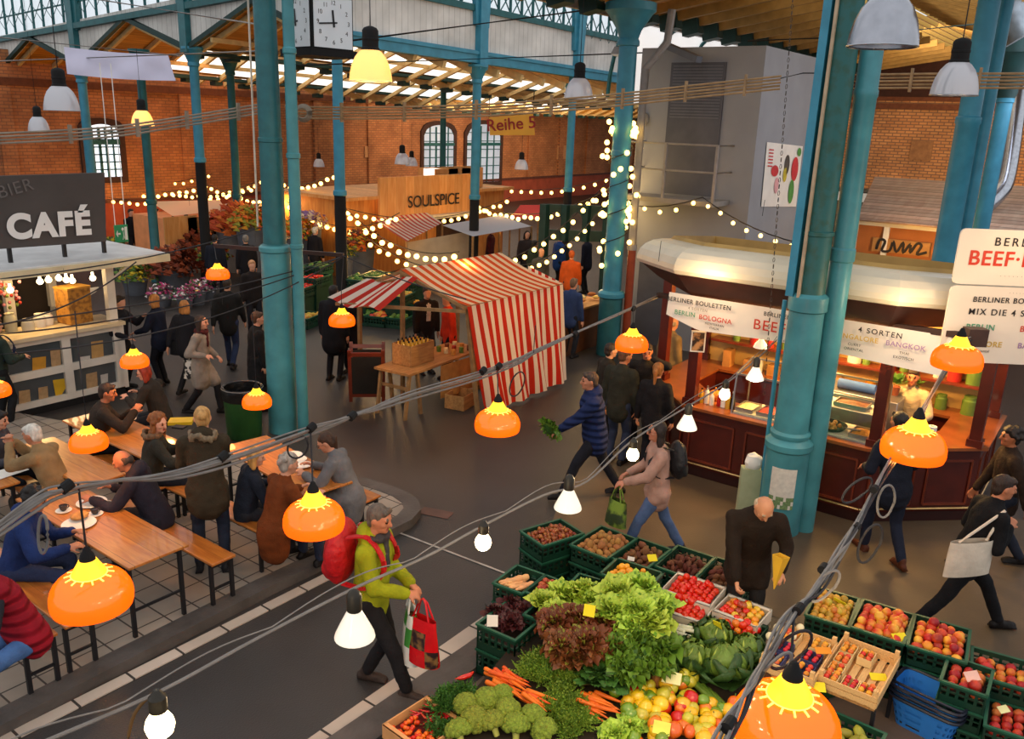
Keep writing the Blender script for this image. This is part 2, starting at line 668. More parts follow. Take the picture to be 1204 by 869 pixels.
# warm light in front of the snack kiosk, painted as an ochre floor patch
p = [G(700, 470), G(640, 640), G(1240, 830), G(1300, 640), G(1020, 560), G(800, 540)]
struct(MB().add([(q.x, q.y, .006) for q in p], [tuple(range(len(p) - 1, -1, -1))]).build('floor_kiosk_glow', warm_glow_floor()))
def prism_ground(name, pts, h, m, kind_label=None):
 pts = [V((q.x, q.y, 0)) for q in pts]
 ar = sum(pts[i].x * pts[(i + 1) % len(pts)].y - pts[(i + 1) % len(pts)].x * pts[i].y for i in range(len(pts)))
 if ar < 0: pts.reverse()
 return struct(MB().prism(pts, (0, 0, h)).build(name, m))
TH = .11
edge = [(-60, 872), (100, 790), (310, 684), (382, 650), (445, 622), (474, 608), (483, 598), (481, 590), (468, 581), (450, 574), (420, 565), (360, 548), (200, 518), (60, 492), (-60, 470)]
ep = [G(x, y, TH) for x, y in edge]
M_paver = brick_mat('terrace_pavers', '#a3988b', '#91877b', '#463f3a', ('X', 'Y'), bw=.3, bh=.3, ms=.009, offset=0)
prism_ground('floor_terrace', ep, TH - .004, M_paver)
# kerb stones round the terrace
kerb = MB()
cen = V((sum(q.x for q in ep) / len(ep), sum(q.y for q in ep) / len(ep), 0))
ke = [V((q.x, q.y, 0)) for q in ep[:11]]
for i in range(len(ke) - 1):
 def nrm(j):
  d = (ke[min(j + 1, len(ke) - 1)] - ke[max(j - 1, 0)]).normalized()
  return V((d.y, -d.x, 0))
 a, b = ke[i], ke[i + 1]
 na, nb = nrm(i), nrm(i + 1)
 q = [a + na * .13, b + nb * .13, b - nb * .09, a - na * .09]
 vs = [V((t.x, t.y, 0)) for t in q] + [V((t.x, t.y, TH + .003)) for t in q]
 kerb.add(vs, [(0, 3, 2, 1), (4, 5, 6, 7), (0, 1, 5, 4), (1, 2, 6, 5), (2, 3, 7, 6), (3, 0, 4, 7)])
struct(kerb.build('trim_kerb', M_kerb))
def ground_strip(name, p0, p1, w, h, m, z=.004):
 d = p1 - p0
 L = d.length
 o = MB().box((L / 2, .25, h / 2), (L, w, h)).build(name, m)
 o.location = (p0.x + d.y / L * .25, p0.y - d.x / L * .25, z)
 o.rotation_euler = (0, 0, math.atan2(d.y, d.x))
 return struct(o)
M_gutter = brick_mat('white_gutter_stones', '#c9bcae', '#b5a79a', '#3c3733', ('X', 'Y'), bw=.48, bh=.5, ms=.012, offset=0)
M_line = mat('worn_white_line', '#9a9590', .7, .3, 6)
ground_strip('trim_gutter_1', G(-60, 905), G(430, 656), .13, .012, M_gutter)
ground_strip('trim_gutter_2', G(330, 905), G(640, 684), .17, .012, M_gutter)
ground_strip('trim_kerb_2', G(392, 890), G(640, 716), .30, .05, M_kerb)
ground_strip('trim_line_1', G(462, 624), G(640, 692), .03, .003, M_line)
ground_strip('trim_line_2', G(495, 600), G(530, 607), .2, .003, mat('drain_cover', '#5a4038', .6, .2))
M_standfloor = mat('brown_stand_floor', '#6b5a4b', .6, .25, 2, bump=.2)
prism_ground('floor_stand', [G(470, 880), G(575, 790), G(700, 700), G(900, 750), G(1250, 860), G(1250, 1100), G(500, 1100)], .012, M_standfloor)
# ------------------------------------------------------------------ iron columns
def ringprof(mb, base, segs, n=28):
 mb.lathe(segs, n, base)
def column(name, label, base, prof, pipe=None, mats=None, capital=None, split=None):
 mats = mats or [M_teal, M_teal_old]
 mb = MB()
 prof = [(.001, prof[0][1])] + prof + [(.001, prof[-1][1])]
 mis = [0 if (split is None or prof[i + 1][1] <= split) else 1 for i in range(len(prof) - 1)]
 mb.lathe(prof, 28, (base.x, base.y, 0), mis=mis)
 o = mb.build(name, mats, smooth=40)
 tag(o, label, 'column', None, 'structure')
 return o
TOP = 10.5
pA = G(333, 506); pA.z = 0
hA = hat(pA, 322, 290)
A = column('iron_column', 'big teal iron column carrying the clock, beside the rubbish bin', pA,
           [(.215, 0), (.215, hA - .08), (.235, hA - .06), (.235, hA), (.2, hA + .03), (.168, hA + .05), (.162, hA + 1.5), (.175, hA + 1.51), (.175, hA + 1.56), (.16, hA + 1.57), (.15, 7), (.145, TOP)], split=hA + .04, mats=[M_teal_near, M_teal])
pAp = G(357, 510); pAp.z = 0
tag(MB().lathe([(.001, 0), (.085, 0), (.085, hA), (.1, hA + .01), (.1, hA + .06), (.085, hA + .07), (.085, 4.2), (.1, 4.21), (.1, 4.27), (.085, 4.28), (.08, 5.6), (.095, 5.62), (.095, 5.68), (.08, 5.7), (.08, TOP), (.001, TOP)], 18, pAp)  .build('rain_pipe', M_teal_near), 'teal rain pipe running up behind the clock column', 'pipe', None, 'structure')
pD = G(914, 622); pD.z = 0
h1, h2 = hat(pD, 914, 516), hat(pD, 930, 356)
D = column('iron_column', 'big teal iron column with a flyer, in front of the snack kiosk', pD,
           [(.255, 0), (.255, h1 - .1), (.285, h1 - .07), (.285, h1), (.25, h1 + .03), (.22, h1 + .06), (.24, h1 + .09), (.24, h1 + .12), (.205, h1 + .15), (.2, h2 - .08), (.225, h2 - .06), (.225, h2 + .1), (.2, h2 + .12), (.175, h2 + .14), (.17, h2 + .8), (.185, h2 + .81), (.185, h2 + .85), (.165, h2 + .86), (.16, TOP)], split=h2 + .35, mats=[M_teal_near, M_teal_old])
pDp = G(944, 622); pDp.z = 0
tag(MB().lathe([(.001, 0), (.125, 0), (.125, 3.4), (.14, 3.42), (.14, 3.55), (.125, 3.57), (.12, 5.2), (.13, 5.22), (.13, 5.28), (.12, 5.3), (.12, TOP), (.001, TOP)], 20, pDp).build('rain_pipe', [M_teal_near]), 'thick teal rain pipe beside the column in front of the kiosk', 'pipe', None, 'structure')
pDt = G(890, 612); pDt.z = 0
tag(MB().cyl(pDt, (pDt.x, pDt.y, hat(pDt, 912, 352)), .028, n=10).build('thin_pipe', M_teal_hi), 'thin teal pipe on the left of the flyer column', 'pipe', None, 'structure')
cd = D.matrix_basis
tag(MB().bar((pD.x - .19, pD.y + .06, h2 + .1), (pD.x - .15, pD.y + .06, TOP), .03, .05).build('cable_conduit', mat('tan_conduit', '#b8a184', .6, .15)), 'tan cable conduit up the flyer column', 'conduit', None, 'structure')
tag(MB().bar((pD.x - .15, pD.y + .17, h2 + .1), (pD.x - .11, pD.y + .15, TOP), .09, .09).build('thin_pipe', M_teal_hi), 'slim blue pipe up the left side of the flyer column above its collar', 'pipe', None, 'structure')
tag(MB().bar((pA.x - .2, pA.y + .12, hA + .3), (pA.x - .14, pA.y + .12, TOP), .02, .02).build('cable_conduit', mat('white_conduit', '#cfc3b2', .6, .15)), 'white cable conduit up the clock column', 'conduit', None, 'structure')
def slim(base, r, ztop, label, dark=2.2, cap=True, m=None):
 pr = [(r * 1.5, 0), (r * 1.5, .6), (r * 1.1, .7), (r * 1.05, dark), (r * 1.25, dark + .02), (r * 1.25, dark + .12), (r, dark + .14), (r * .93, ztop - .5)]
 if cap:
  pr += [(r * 1.2, ztop - .48), (r * 1.2, ztop - .42), (r * 1.1, ztop - .38), (r * 2.1, ztop - .08), (r * 2.3, ztop - .06), (r * 2.3, ztop)]
 else:
  pr += [(r * .93, ztop)]
 return column('iron_column', label, base, pr, mats=m or [M_blackmat, M_teal_hi], split=dark)
Z0 = lambda q: V((q.x, q.y, 0))
p400 = Z0(G(403, 372)); pF = Z0(G(245, 334))
slim(p400, .13, 6.75, 'slim teal iron column under the clock, dark at its foot', dark=2.95)
slim(pF, .13, 6.4, 'slim teal iron column by the flower stall with a dark foot', dark=3.4)
XC = p400.x                       # the two low-roof edges meet at this column
YC = p400.y
pB = Z0(ony(557.5, 260, YC)); pB2 = Z0(ony(669, 200, YC))
slim(pB, .13, 6.25, 'slim teal iron column left of the row sign', dark=2.6)
slim(pB2, .13, 6.0, 'slim teal iron column right of the row sign', dark=2.6)
pGc = Z0(onx(107, 200, XC)); slim(pGc, .14, 5.95, 'slim teal iron column behind the white banner, over the café sign')
pG0 = Z0(onx(14, 200, XC + .5)); slim(pG0, .14, 5.6, 'slim teal iron column at the left edge above the café sign')
for (x, y, lb) in ((521, 150, 'slim dark-capped column between the two arched windows'), (277, 200, 'slim teal column deep in the aisle, left of the clock column'), (174, 190, 'slim teal column deep in the aisle, right of the left window')):
 slim(Z0(ony(x, y, YC + 7.0)), .12, 6.3, lb, m=[M_teal, M_teal_dk])
pC = Z0(G(714, 416))
C_ = column('iron_column', 'teal iron column wrapped in fairy lights beside the grey tower', pC,
   [(.25, 0), (.25, 1.25), (.29, 1.28), (.29, 1.36), (.25, 1.4), (.2, 1.42), (.19, 4.2), (.21, 4.22), (.21, 4.3), (.19, 4.32), (.18, 6.3), (.22, 6.32), (.22, 6.4), (.19, 6.45), (.24, 6.6), (.44, 6.9), (.5, 6.95), (.5, 7.1)], mats=[M_teal, M_teal_hi], split=1.3)
pCp = Z0(G(734, 418))
M_brownpipe = mat('red_brown_pipe', '#8d3a1c', .5, .15)
M_greypipe = mat('grey_pipe', '#8a8684', .45, .15)
dp = MB()
dp.cyl(pCp, pCp + V((0, 0, 2.3)), .085, n=12, mi=0)
dp.cyl(pCp + V((0, 0, 2.3)), pCp + V((0, 0, 2.42)), .1, n=12, mi=1)
dp.tube([pCp + V((0, 0, 2.4)), pCp + V((0, 0, 5.9)), pCp + V((.25, -.3, 6.4)), pCp + V((.25, -.35, 7.0))], .08, 10, 1)
tag(dp.build('rain_pipe', [M_brownpipe, M_greypipe]), 'grey rain pipe with a red-brown foot beside the fairy-light column', 'pipe', None, 'structure')
pE = Z0(onx(1112, 290, XC + .2)); pE2 = Z0(onx(1131, 290, XC + .6)); pE3 = Z0(onx(1156, 255, XC + 6.3))
column('iron_column', 'bright teal column behind the kiosk roof, left of the silver duct', pE, [(.2, 0), (.2, 2.2), (.165, 2.3), (.16, 5), (.175, 5.02), (.175, 5.1), (.15, 5.12), (.145, 7.4)], mats=[M_black, M_teal_hi], split=2.35)
tag(MB().cyl(pE2, pE2 + V((0, 0, 7.4)), .095, n=14).build('rain_pipe', M_teal_hi), 'teal rain pipe close behind the column left of the silver duct', 'pipe', None, 'structure')
column('iron_column', 'teal column with a dark fluted capital next to the silver duct', pE3, [(.17, 0), (.15, 5.5), (.17, 5.52), (.17, 5.6), (.2, 5.7), (.2, 5.8), (.45, 6.4), (.5, 6.45), (.5, 6.9)], mats=[M_teal_hi, M_green_dk], split=5.6)
# ------------------------------------------------------------------ outer walls
YW = 31.5
mb = MB().box((30, YW + .2, 3.25), (90, .4, 6.5))
struct(mb.build('wall_back', M_brick_far))
struct(MB().mm((-15, YW - .04, 0), (75, YW, 1.35)).build('trim_plinth', M_redband))
struct(MB().mm((-15, YW - .10, 1.3), (75, YW, 1.42)).build('trim_ledge', mat('dark_ledge', '#5d3226', .8, .2)))
WINX = [(ony(p0, 200, YW).x, ony(p1, 200, YW).x) for p0, p1 in ((104, 143), (497, 532), (547, 586))]
n = MB()
for x in [i * 3.4 - 10 for i in range(24)]:
 if any(a - .6 < x < b + .6 for a, b in WINX): continue
 n.mm((x - .25, YW - .1, 1.4), (x + .25, YW, 5.4))
struct(n.build('trim_pilasters', M_brick_far))
struct(MB().mm((-15, YW - .14, 5.35), (75, YW, 5.6)).build('trim_cornice', mat('brown_cornice', '#6a3a22', .85, .2)))
XR = 37.0
struct(MB().box((XR + .2, 0, 3.1), (.4, 40, 6.2)).build('wall_right', M_brick_right))
gb = MB().prism([(XR, 13, 6.2), (XR, -13, 6.2), (XR, -13, 7), (XR, 2, 7.1), (XR, 6.2, 8.3), (XR, 10, 7.1), (XR, 13, 7)], (.4, 0, 0))
struct(gb.build('wall_gable', mat('dark_brown_gable', '#3c2018', .9, .2)))
struct(MB().mm((XR - .15, -20, 5.75), (XR, 20, 5.95)).mm((XR - .08, -20, 6.05), (XR, 20, 6.2)).build('trim_cornice_right', mat('brown_cornice', '#6a3a22', .85, .2)))
struct(MB().mm((XR - .2, -20, 0), (XR, 20, 2.55)).mm((XR - .3, -20, 2.5), (XR, 20, 2.62)).build('trim_dado_right', mat('dark_window_band', '#4a443e', .7, .3)))
sb = MB()
for i in range(9):
 y = -6 + i * 2.4
 sb.mm((XR - .26, y, 2.1), (XR - .2, y + 2.1, 2.45))
struct(sb.build('window_strip', mat('pale_strip_pane', '#c9ccd0', .4, .1)))
# soot and a bricked-up opening on the right wall
q0, q1 = onx(1072, 165, XR - .03), onx(1094, 189, XR - .03)
struct(MB().box(((q0.x + q1.x) / 2, (q0.y + q1.y) / 2, (q0.z + q1.z) / 2), (.06, abs(q0.y - q1.y), abs(q0.z - q1.z))).build('trim_vent', mat('stone_vent', '#8b5f3c', .9, .2, 8)))
def arched_window(name, px0, px1, pytop, pybot, m, wall_y=YW):
 a, b = ony(px0, pybot, wall_y), ony(px1, pybot, wall_y)
 zt = ony((px0 + px1) / 2, pytop, wall_y).z
 x0, x1, z0 = a.x, b.x, (a.z + b.z) / 2
 w = x1 - x0
 rise = min(w * .22, .8)
 def outline(k, y):
  pts = [V((x0 - k, y, z0 - k)), V((x1 + k, y, z0 - k))]
  for i in range(13):
   t = i / 12
   xx = x1 + k - (w + 2 * k) * t
   pts.append(V((xx, y, zt - rise + k + rise * math.sqrt(max(0, 1 - (2 * t - 1) ** 2)))))
  return pts
 pane = MB().prism(outline(0, wall_y - .02), (0, -.02, 0)).build(name, m)
 struct(pane)
 fr = MB()
 oa, ob = outline(.22, wall_y - .01), outline(0, wall_y - .01)
 for i in range(len(oa)):
  j = (i + 1) % len(oa)
  d = V((0, -.09, 0))
  fr.add([oa[i], oa[j], ob[j], ob[i], oa[i] + d, oa[j] + d, ob[j] + d, ob[i] + d], [(4, 5, 6, 7), (0, 4, 7, 3), (1, 2, 6, 5), (3, 7, 6, 2), (0, 1, 5, 4)])
 fr.build('window_frame', mat('dark_window_surround', '#42271f', .8, .2), pane)
 mu = MB()
 for i in range(1, 5):
  xx = x0 + w * i / 5
  wd = .09 if i in (2, 3) else .045
  mu.mm((xx - wd / 2, wall_y - .1, z0), (xx + wd / 2, wall_y - .04, zt - .1))
 for i in range(1, 7):
  zz = z0 + (zt - z0) * i / 7
  mu.mm((x0, wall_y - .1, zz - .02), (x1, wall_y - .04, zz + .02))
 zz = z0 + (zt - z0) * .66
 mu.mm((x0, wall_y - .12, zz - .08), (x1, wall_y - .03, zz + .08))
 mu.build('window_bars', M_teal_dk, pane)
arched_window('window_1', 104, 143, 146, 208, M_window)
arched_window('window_2', 497, 532, 147, 213, M_window_dim)
arched_window('window_3', 547, 586, 146, 214, M_window_dim)
for i, (x0, y0, x1, y1) in enumerate(((428, 172, 437, 185), (655, 171, 667, 187))):
 a, b = ony(x0, y0, YW), ony(x1, y1, YW)
 struct(MB().mm((a.x, YW - .06, b.z), (b.x, YW, a.z)).build('trim_vent_%d' % (i + 1), mat('pale_vent', '#c08c62', .9, .1)))
# ------------------------------------------------------------------ clerestory, left side (runs back to the left)
YE = 52.0
HV, HRIDGE, HG, HT = 6.35, 7.38, 7.62, 12.0
bays = [YC, pF.y]
sp = pF.y - YC
while bays[-1] < YE: bays.append(bays[-1] + sp)
pan = MB()
for i in range(len(bays) - 1):
 y0, y1 = bays[i] + .1, bays[i + 1] - .1
 ym = (y0 + y1) / 2
 pan.prism([(XC, y0, HV), (XC, y0, HG), (XC, ym, HG), (XC, ym, HRIDGE)], (.08, 0, 0))
 pan.prism([(XC, ym, HRIDGE), (XC, ym, HG), (XC, y1, HG), (XC, y1, HV)], (.08, 0, 0))
struct(pan.build('wall_clerestory_left', M_panelw))
tr = MB()
for i in range(len(bays) - 1):
 y0, y1 = bays[i], bays[i + 1]
 ym = (y0 + y1) / 2
 tr.bar((XC - .06, y0, HV), (XC - .06, ym, HRIDGE), .12, .12)
 tr.bar((XC - .06, ym, HRIDGE), (XC - .06, y1, HV), .12, .12)
struct(tr.build('trim_gable_edges', M_green_dk))
be = MB().mm((XC - .16, YC - .2, HG), (XC + .12, YE, HG + .16))
struct(be.build('beam_clerestory_left', M_teal_dk))
gp = MB()
for y in bays:
 gp.bar((XC, y, HV - .1), (XC, y, HT), .3, .34)
 for sgn in (-1, 1):       # arched brackets
  arc = [V((XC - .05, y + sgn * (.15 + 1.5 * (1 - math.cos(R_(t)))), HG - .3 + 3.2 * math.sin(R_(t)))) for t in range(0, 91, 15)]
  for k in range(len(arc) - 1):
   gp.bar(arc[k], arc[k + 1], .12, .26, up=(0, 1, 0))
struct(gp.build('pillar_clerestory_left', M_teal))
mu = MB()
y = YC
while y < YE:
 mu.mm((XC - .03, y - .025, HG), (XC + .03, y + .025, HT))
 y += sp / 9
for z in (HG + .75, HG + 1.9, HG + 3.0):
 mu.mm((XC - .02, YC, z - .02), (XC + .02, YE, z + .02))
y = YC
k = 0
while y < YE:                 # small lattice at the foot of the glazing
 s = sp / 9
 mu.bar((XC - .03, y, HG + .15), (XC - .03, y + s, HG + .75), .014, .014)
 mu.bar((XC - .03, y + s, HG + .15), (XC - .03, y, HG + .75), .014, .014)
 y += s
struct(mu.build('window_bars_left', M_teal_dk))
struct(MB().quad((XC + .05, YC, HG), (XC + .05, YE, HG), (XC + .05, YE, HT), (XC + .05, YC, HT)).build('window_4', glass_mat('clear_glazing', '#f4fbff', .06)))
# ------------------------------------------------------------------ clerestory, right side (runs back to the right)
XE = 62.0
HB, HP = 6.45, 7.7
struct(MB().mm((XC, YC - .04, HB), (XE, YC + .04, HP)).build('wall_clerestory_right', M_panelw2))
b2 = MB().mm((XC - .1, YC - .16, HB - .1), (XE, YC + .1, HB + .22))
b2.mm((XC - .1, YC - .2, HB + .12), (XE, YC - .1, HB + .2))
struct(b2.build('beam_clerestory_right', M_teal_hi))
struct(MB().mm((XC, YC - .12, HP - .04), (XE, YC + .08, HP + .12)).build('beam_sill_right', M_teal_dk))
xs = [XC, pB.x, pB2.x]
dx = pB2.x - pB.x
while xs[-1] < XE: xs.append(xs[-1] + dx)
gp = MB()
for x in xs:
 gp.bar((x, YC - .08, HB - .2), (x, YC - .08, HT), .3, .34)
 for sgn in (-1, 1):
  arc = [V((x + sgn * (.15 + 1.7 * (1 - math.cos(R_(t)))), YC - .1, HB + .9 + 3.4 * math.sin(R_(t)))) for t in range(0, 91, 15)]
  for k in range(len(arc) - 1):
   gp.bar(arc[k], arc[k + 1], .12, .26, up=(1, 0, 0))
struct(gp.build('pillar_clerestory_right', M_teal_hi))
mu = MB()
s = dx / 9
x = XC
while x < XE:
 mu.mm((x - .03, YC - .03, HP), (x + .03, YC + .03, HT))
 mu.bar((x, YC - .03, HP + .15), (x + s, YC - .03, HP + .8), .025, .025)
 mu.bar((x + s, YC - .03, HP + .15), (x, YC - .03, HP + .8), .025, .025)
 x += s
for z in (HP + .82, HP + 2.0, HP + 3.0):
 mu.mm((XC, YC - .02, z - .02), (XE, YC + .02, z + .02))
struct(mu.build('window_bars_right', M_teal_dk))
struct(MB().quad((XC, YC + .05, HP), (XE, YC + .05, HP), (XE, YC + .05, HT), (XC, YC + .05, HT)).build('window_5', glass_mat('clear_glazing', '#f4fbff', .06)))
# ------------------------------------------------------------------ low aisle roof: gables running away, skylights on the far slopes
roof = MB(); sky = MB(); raf = MB(); gut = MB(); hang = MB()
XS0, XS1 = XC + 2.6, XC + 27
for i in range(4):
 y0 = YC + sp * i
 ym, y1 = y0 + sp / 2, y0 + sp
 roof.quad((XC, y0, HV), (XE, y0, HV), (XE, ym, HRIDGE), (XC, ym, HRIDGE))
 roof.quad((XC, ym, HRIDGE), (XS0, ym, HRIDGE), (XS0, y1, HV), (XC, y1, HV))
 roof.quad((XS1, ym, HRIDGE), (XE, ym, HRIDGE), (XE, y1, HV), (XS1, y1, HV))
 dz = HRIDGE - HV
 l = lambda t: (ym + (y1 - ym) * t, HRIDGE - dz * t)
 for (t0, t1, which) in ((0, .08, 0), (.08, .95, 1), (.95, 1, 0)):
  (ya, za), (yb, zb) = l(t0), l(t1)
  (sky if which else roof).quad((XS0, ya, za + .02), (XS1, ya, za + .02), (XS1, yb, zb + .02), (XS0, yb, zb + .02))
 x = XC + .3
 while x < XE:
  raf.bar((x, ym, HRIDGE - .06), (x, y1, HV - .06), .1, .14)
  raf.bar((x, y0, HV - .12), (x, ym, HRIDGE - .12), .12, .22)
  gut.bar((x, y1 - .02, HV - .16), (x, y1 + .3, HV - .16), .3, .14)
  x += 1.15
 gut.bar((XC, y1, HV - .08), (XE, y1, HV - .08), .3, .1)
 raf.bar((XC, y1 - 1.0, HV + .2), (XE, y1 - 1.0, HV + .2), .08, .12)
struct(roof.build('ceiling_low_roof', M_wood_roof, smooth=0))
struct(sky.build('window_skylights', M_sky, smooth=0))
struct(raf.build('beam_rafters', M_rafter, smooth=0))
struct(gut.build('beam_gutters', M_green_dk, smooth=0))
def settle(names):            # the old roof sags a little away from the crossing
 for o in bpy.data.objects:
  if o.name in names:
   for v in o.data.vertices:
    v.co.z -= .065 * max(0, v.co.y - pF.y) + .05 * min(14, max(0, v.co.x - 16.8))
settle({'wall_clerestory_left', 'trim_gable_edges', 'beam_clerestory_left', 'pillar_clerestory_left', 'window_bars_left', 'window_4',
  'wall_clerestory_right', 'beam_clerestory_right', 'beam_sill_right', 'pillar_clerestory_right', 'window_bars_right', 'window_5',
  'ceiling_low_roof', 'window_skylights', 'beam_rafters', 'beam_gutters'})
# ------------------------------------------------------------------ right roof block above the kiosk aisle
YV1, YR, YV2 = 9.9, 6.1, 2.4
ZV, ZR = 7.25, 8.25
X0, X1 = 12.0, XR
def sl(t):                    # left slope from valley (0) to ridge (1)
 return YV1 + (YR - YV1) * t, ZV + (ZR - ZV) * t
r1 = MB(); r2 = MB(); r3 = MB(); rf = MB()
(ya, za), (yb, zb), (yc, zc) = sl(0), sl(.52), sl(1)
r1.quad((X0, ya, za), (X1, ya, za), (X1, yb, zb), (X0, yb, zb))
ns = 9
for i in range(ns):           # profiled translucent sheets along the ridge
 t0, t1, tm = .52 + .48 * i / ns, .52 + .48 * (i + 1) / ns, .52 + .48 * (i + .55) / ns
 (q0, w0), (q1, w1), (q2, w2) = sl(t0), sl(tm), sl(t1)
 r2.quad((X0, q0, w0), (X1, q0, w0), (X1, q1, w1 - .0), (X0, q1, w1 - .0))
 r2.bar((X0, q1, w1 - .05), (X1, q1, w1 - .05), .06, .1)
struct(r1.build('ceiling_right_slope', M_wood_roof, smooth=0))
struct(r2.build('ceiling_ridge_sheets', thin_mat('yellow_roof_sheet', '#c9a95e', .45, .5, emit=.3, ecol='#e0c070'), smooth=0))
r3.quad((X0, YR, ZR), (X1, YR, ZR), (X1, YV2, ZV), (X0, YV2, ZV))
r4 = MB()
def s2(t):
 return YR + (YV2 - YR) * t, ZR + (ZV - ZR) * t
(ya, za), (yb, zb) = s2(.25), s2(.95)
r4.quad((X0 + 2, ya, za - .03), (X1 - 3, ya, za - .03), (X1 - 3, yb, zb - .03), (X0 + 2, yb, zb - .03))
struct(r3.build('ceiling_far_slope', M_wood_roof, smooth=0))
struct(r4.build('window_skylight_right', mat('right_skylight', '#fff6e2', .4, 0, emit=.85, ecol='#fff3dc'), smooth=0))
x = X0
while x < X1:
 rf.bar((x, YV1, ZV - .1), (x, yb + 3.9, sl(.52)[1] - .1), .1, .2)
 rf.bar((x, YR, ZR - .12), (x, YV2, ZV - .12), .07, .07)
 rf.bar((x + .58, YR, ZR - .12), (x + .58, YV2, ZV - .12), .04, .05)
 x += 1.15
struct(rf.build('beam_rafters_right', mat('ochre_timber', '#b08a4c', .7, .15, 5), smooth=0))
gu = MB().bar((X0, YV1 + .12, ZV - .1), (XE, YV1 + .12, ZV - .1), .12, .26, mi=1)
x = X0
while x < X1:
 gu.bar((x, YV1 - .1, ZV - .2), (x, YV1 - .5, ZV - .12), .34, .34, mi=0)
 x += 1.15
struct(gu.build('beam_gutter_right', [M_green_dk, M_greypipe], smooth=0))
# other side of the right valley, above the pipes at the edge of view
struct(MB().quad((X0, YV2, ZV), (X1, YV2, ZV), (X1, YV2 - 3.8, ZR), (X0, YV2 - 3.8, ZR)).build('ceiling_edge_slope', M_wood_roof, smooth=0))
rf = MB()
x = X0
while x < X1:
 rf.bar((x, YV2, ZV - .12), (x, YV2 - 3.8, ZR - .12), .1, .22)
 x += .9
struct(rf.build('beam_rafters_edge', mat('ochre_timber', '#b08a4c', .7, .15, 5), smooth=0))
# bright glazing with arched bars under the right gutter
gz = MB().quad((18.3, YV1 + .35, 5.3), (26, YV1 + .35, 5.3), (26, YV1 + .35, 7.15), (18.3, YV1 + .35, 7.15))
gw = struct(gz.build('window_6', mat('milky_glazing', '#eef0ee', .4, 0, emit=.75, ecol='#f6f2f0')))
ab = MB()
for xc in (18.6, 20.6, 22.6):
 pts = [V((xc + 1.3 * math.cos(R_(t)), YV1 + .3, 5.4 + 1.7 * math.sin(R_(t)))) for t in range(90, 181, 15)]
 ab.tube(pts, .05, 6)
ab.build('window_bars', M_teal_dk, gw)
# end wall of the nave, glazed
struct(MB().mm((XE, 8, 0), (XE + .4, 20, 12)).build('wall_end', M_brick_far))
# tie rods
td = MB()
td.tube([at(340, -8, 20), at(735, 108, 26)], .02, 6)
def rod(name, p0, p1, r, label, m=M_blackmat):
 return tag(MB().tube([p0, p1], r, 6).build(name, m), label, 'tie rod', None, 'structure')
rod('tie_rod', at(380, 52, 19), at(757, 3, 19.5), .025, 'dark tie rod running past the big lit bell lamp')
rod('tie_rod', at(350, 77, 19), at(757, 62, 19.5), .018, 'thin tie rod above the row sign')
rod('tie_rod', at(100, -3, 22), at(310, 30, 15), .022, 'grey tie rod at the top left', M_greypipe)
rod('tie_rod', at(0, 44, 24), at(212, 66, 22), .02, 'grey tie rod above the white banner', M_greypipe)
rod('tie_rod', at(0, 72, 24), at(310, 60, 17), .02, 'grey tie rod across the aisle gables', M_greypipe)
rod('tie_rod', at(1010, 42, 13.2), at(1160, 27, 17), .02, 'green tie rod between the columns at the top right', M_teal_dk)
rod('tie_rod', at(880, 48, 16), at(1010, 43, 13), .018, 'dark rod over the grey tower', M_blackmat)
# ------------------------------------------------------------------ people
_pend = []
def blend_mesh(mb, name, mats, parent, vox, it=3, spots=None, folds=0.0, fscale=8.0, dec=None):
 """closed shapes merged into one continuous skin (finished in one pass later)"""
 me = bpy.data.meshes.new(name)
 me.from_pydata(mb.v, [], mb.f)
 o = bpy.data.objects.new(name, me)
 COL.objects.link(o)
 if parent is not None: o.parent = parent
 q = o.modifiers.new('r', 'REMESH')
 q.mode = 'VOXEL'
 q.voxel_size = vox
 q.use_smooth_shade = True
 if it:
  q = o.modifiers.new('s', 'SMOOTH')
  q.iterations = it
  q.factor = .5
 _pend.append((o, mats, spots, folds, fscale))
 return o
def finish_skins():
 dg = bpy.context.evaluated_depsgraph_get()
 done = []
 for o, mats, spots, folds, fs in _pend:
  me = bpy.data.meshes.new_from_object(o.evaluated_get(dg))
  done.append(me)
 for (o, mats, spots, folds, fs), me in zip(_pend, done):
  old = o.data
  o.modifiers.clear()
  me.materials.clear()
  for m in mats: me.materials.append(m)
  if folds:
   nrm = [v.normal.copy() for v in me.vertices]
   off = V((hash(o.name) % 97, 3.1, 7.7))
   for v, n in zip(me.vertices, nrm):
    p = V((v.co.x * fs, v.co.y * fs, v.co.z * fs * .8)) + off
    v.co += n * (noise.noise(p) * folds + noise.noise(p * 2.3) * folds * .4)
  me.polygons.foreach_set('use_smooth', [True] * len(me.polygons))
  if spots:
   for p in me.polygons:
    c = p.center
    for ctr, rad, mi in spots:
     if (c - ctr).length < rad:
      p.material_index = mi
  o.data = me
  nm = old.name
  bpy.data.meshes.remove(old)
  me.name = nm
  me.update()
 _pend.clear()
def ik(a, t, l1, l2, pole):
 d = t - a
 L = d.length
 if L > (l1 + l2) * .995:
  d = d * ((l1 + l2) * .995 / L)
  L = d.length
 n = d.normalized()
 k = (l1 * l1 - l2 * l2 + L * L) / (2 * L)
 hh = math.sqrt(max(l1 * l1 - k * k, 0))
 pl = pole - n * pole.dot(n)
 pl = pl.normalized() if pl.length > 1e-5 else frame_of(n)[0]
 return a + n * k + pl * hh, a + d
SKIN = {}
def skin_mat(c): return mat('skin_' + c.strip('#'), c, .5, .08, 9, spec=.35)
def cloth(c, rough=.85, ov=0): return mat('cloth_' + c.strip('#'), c, rough, .22, 7, bump=.35, bscale=55, spec=.2)
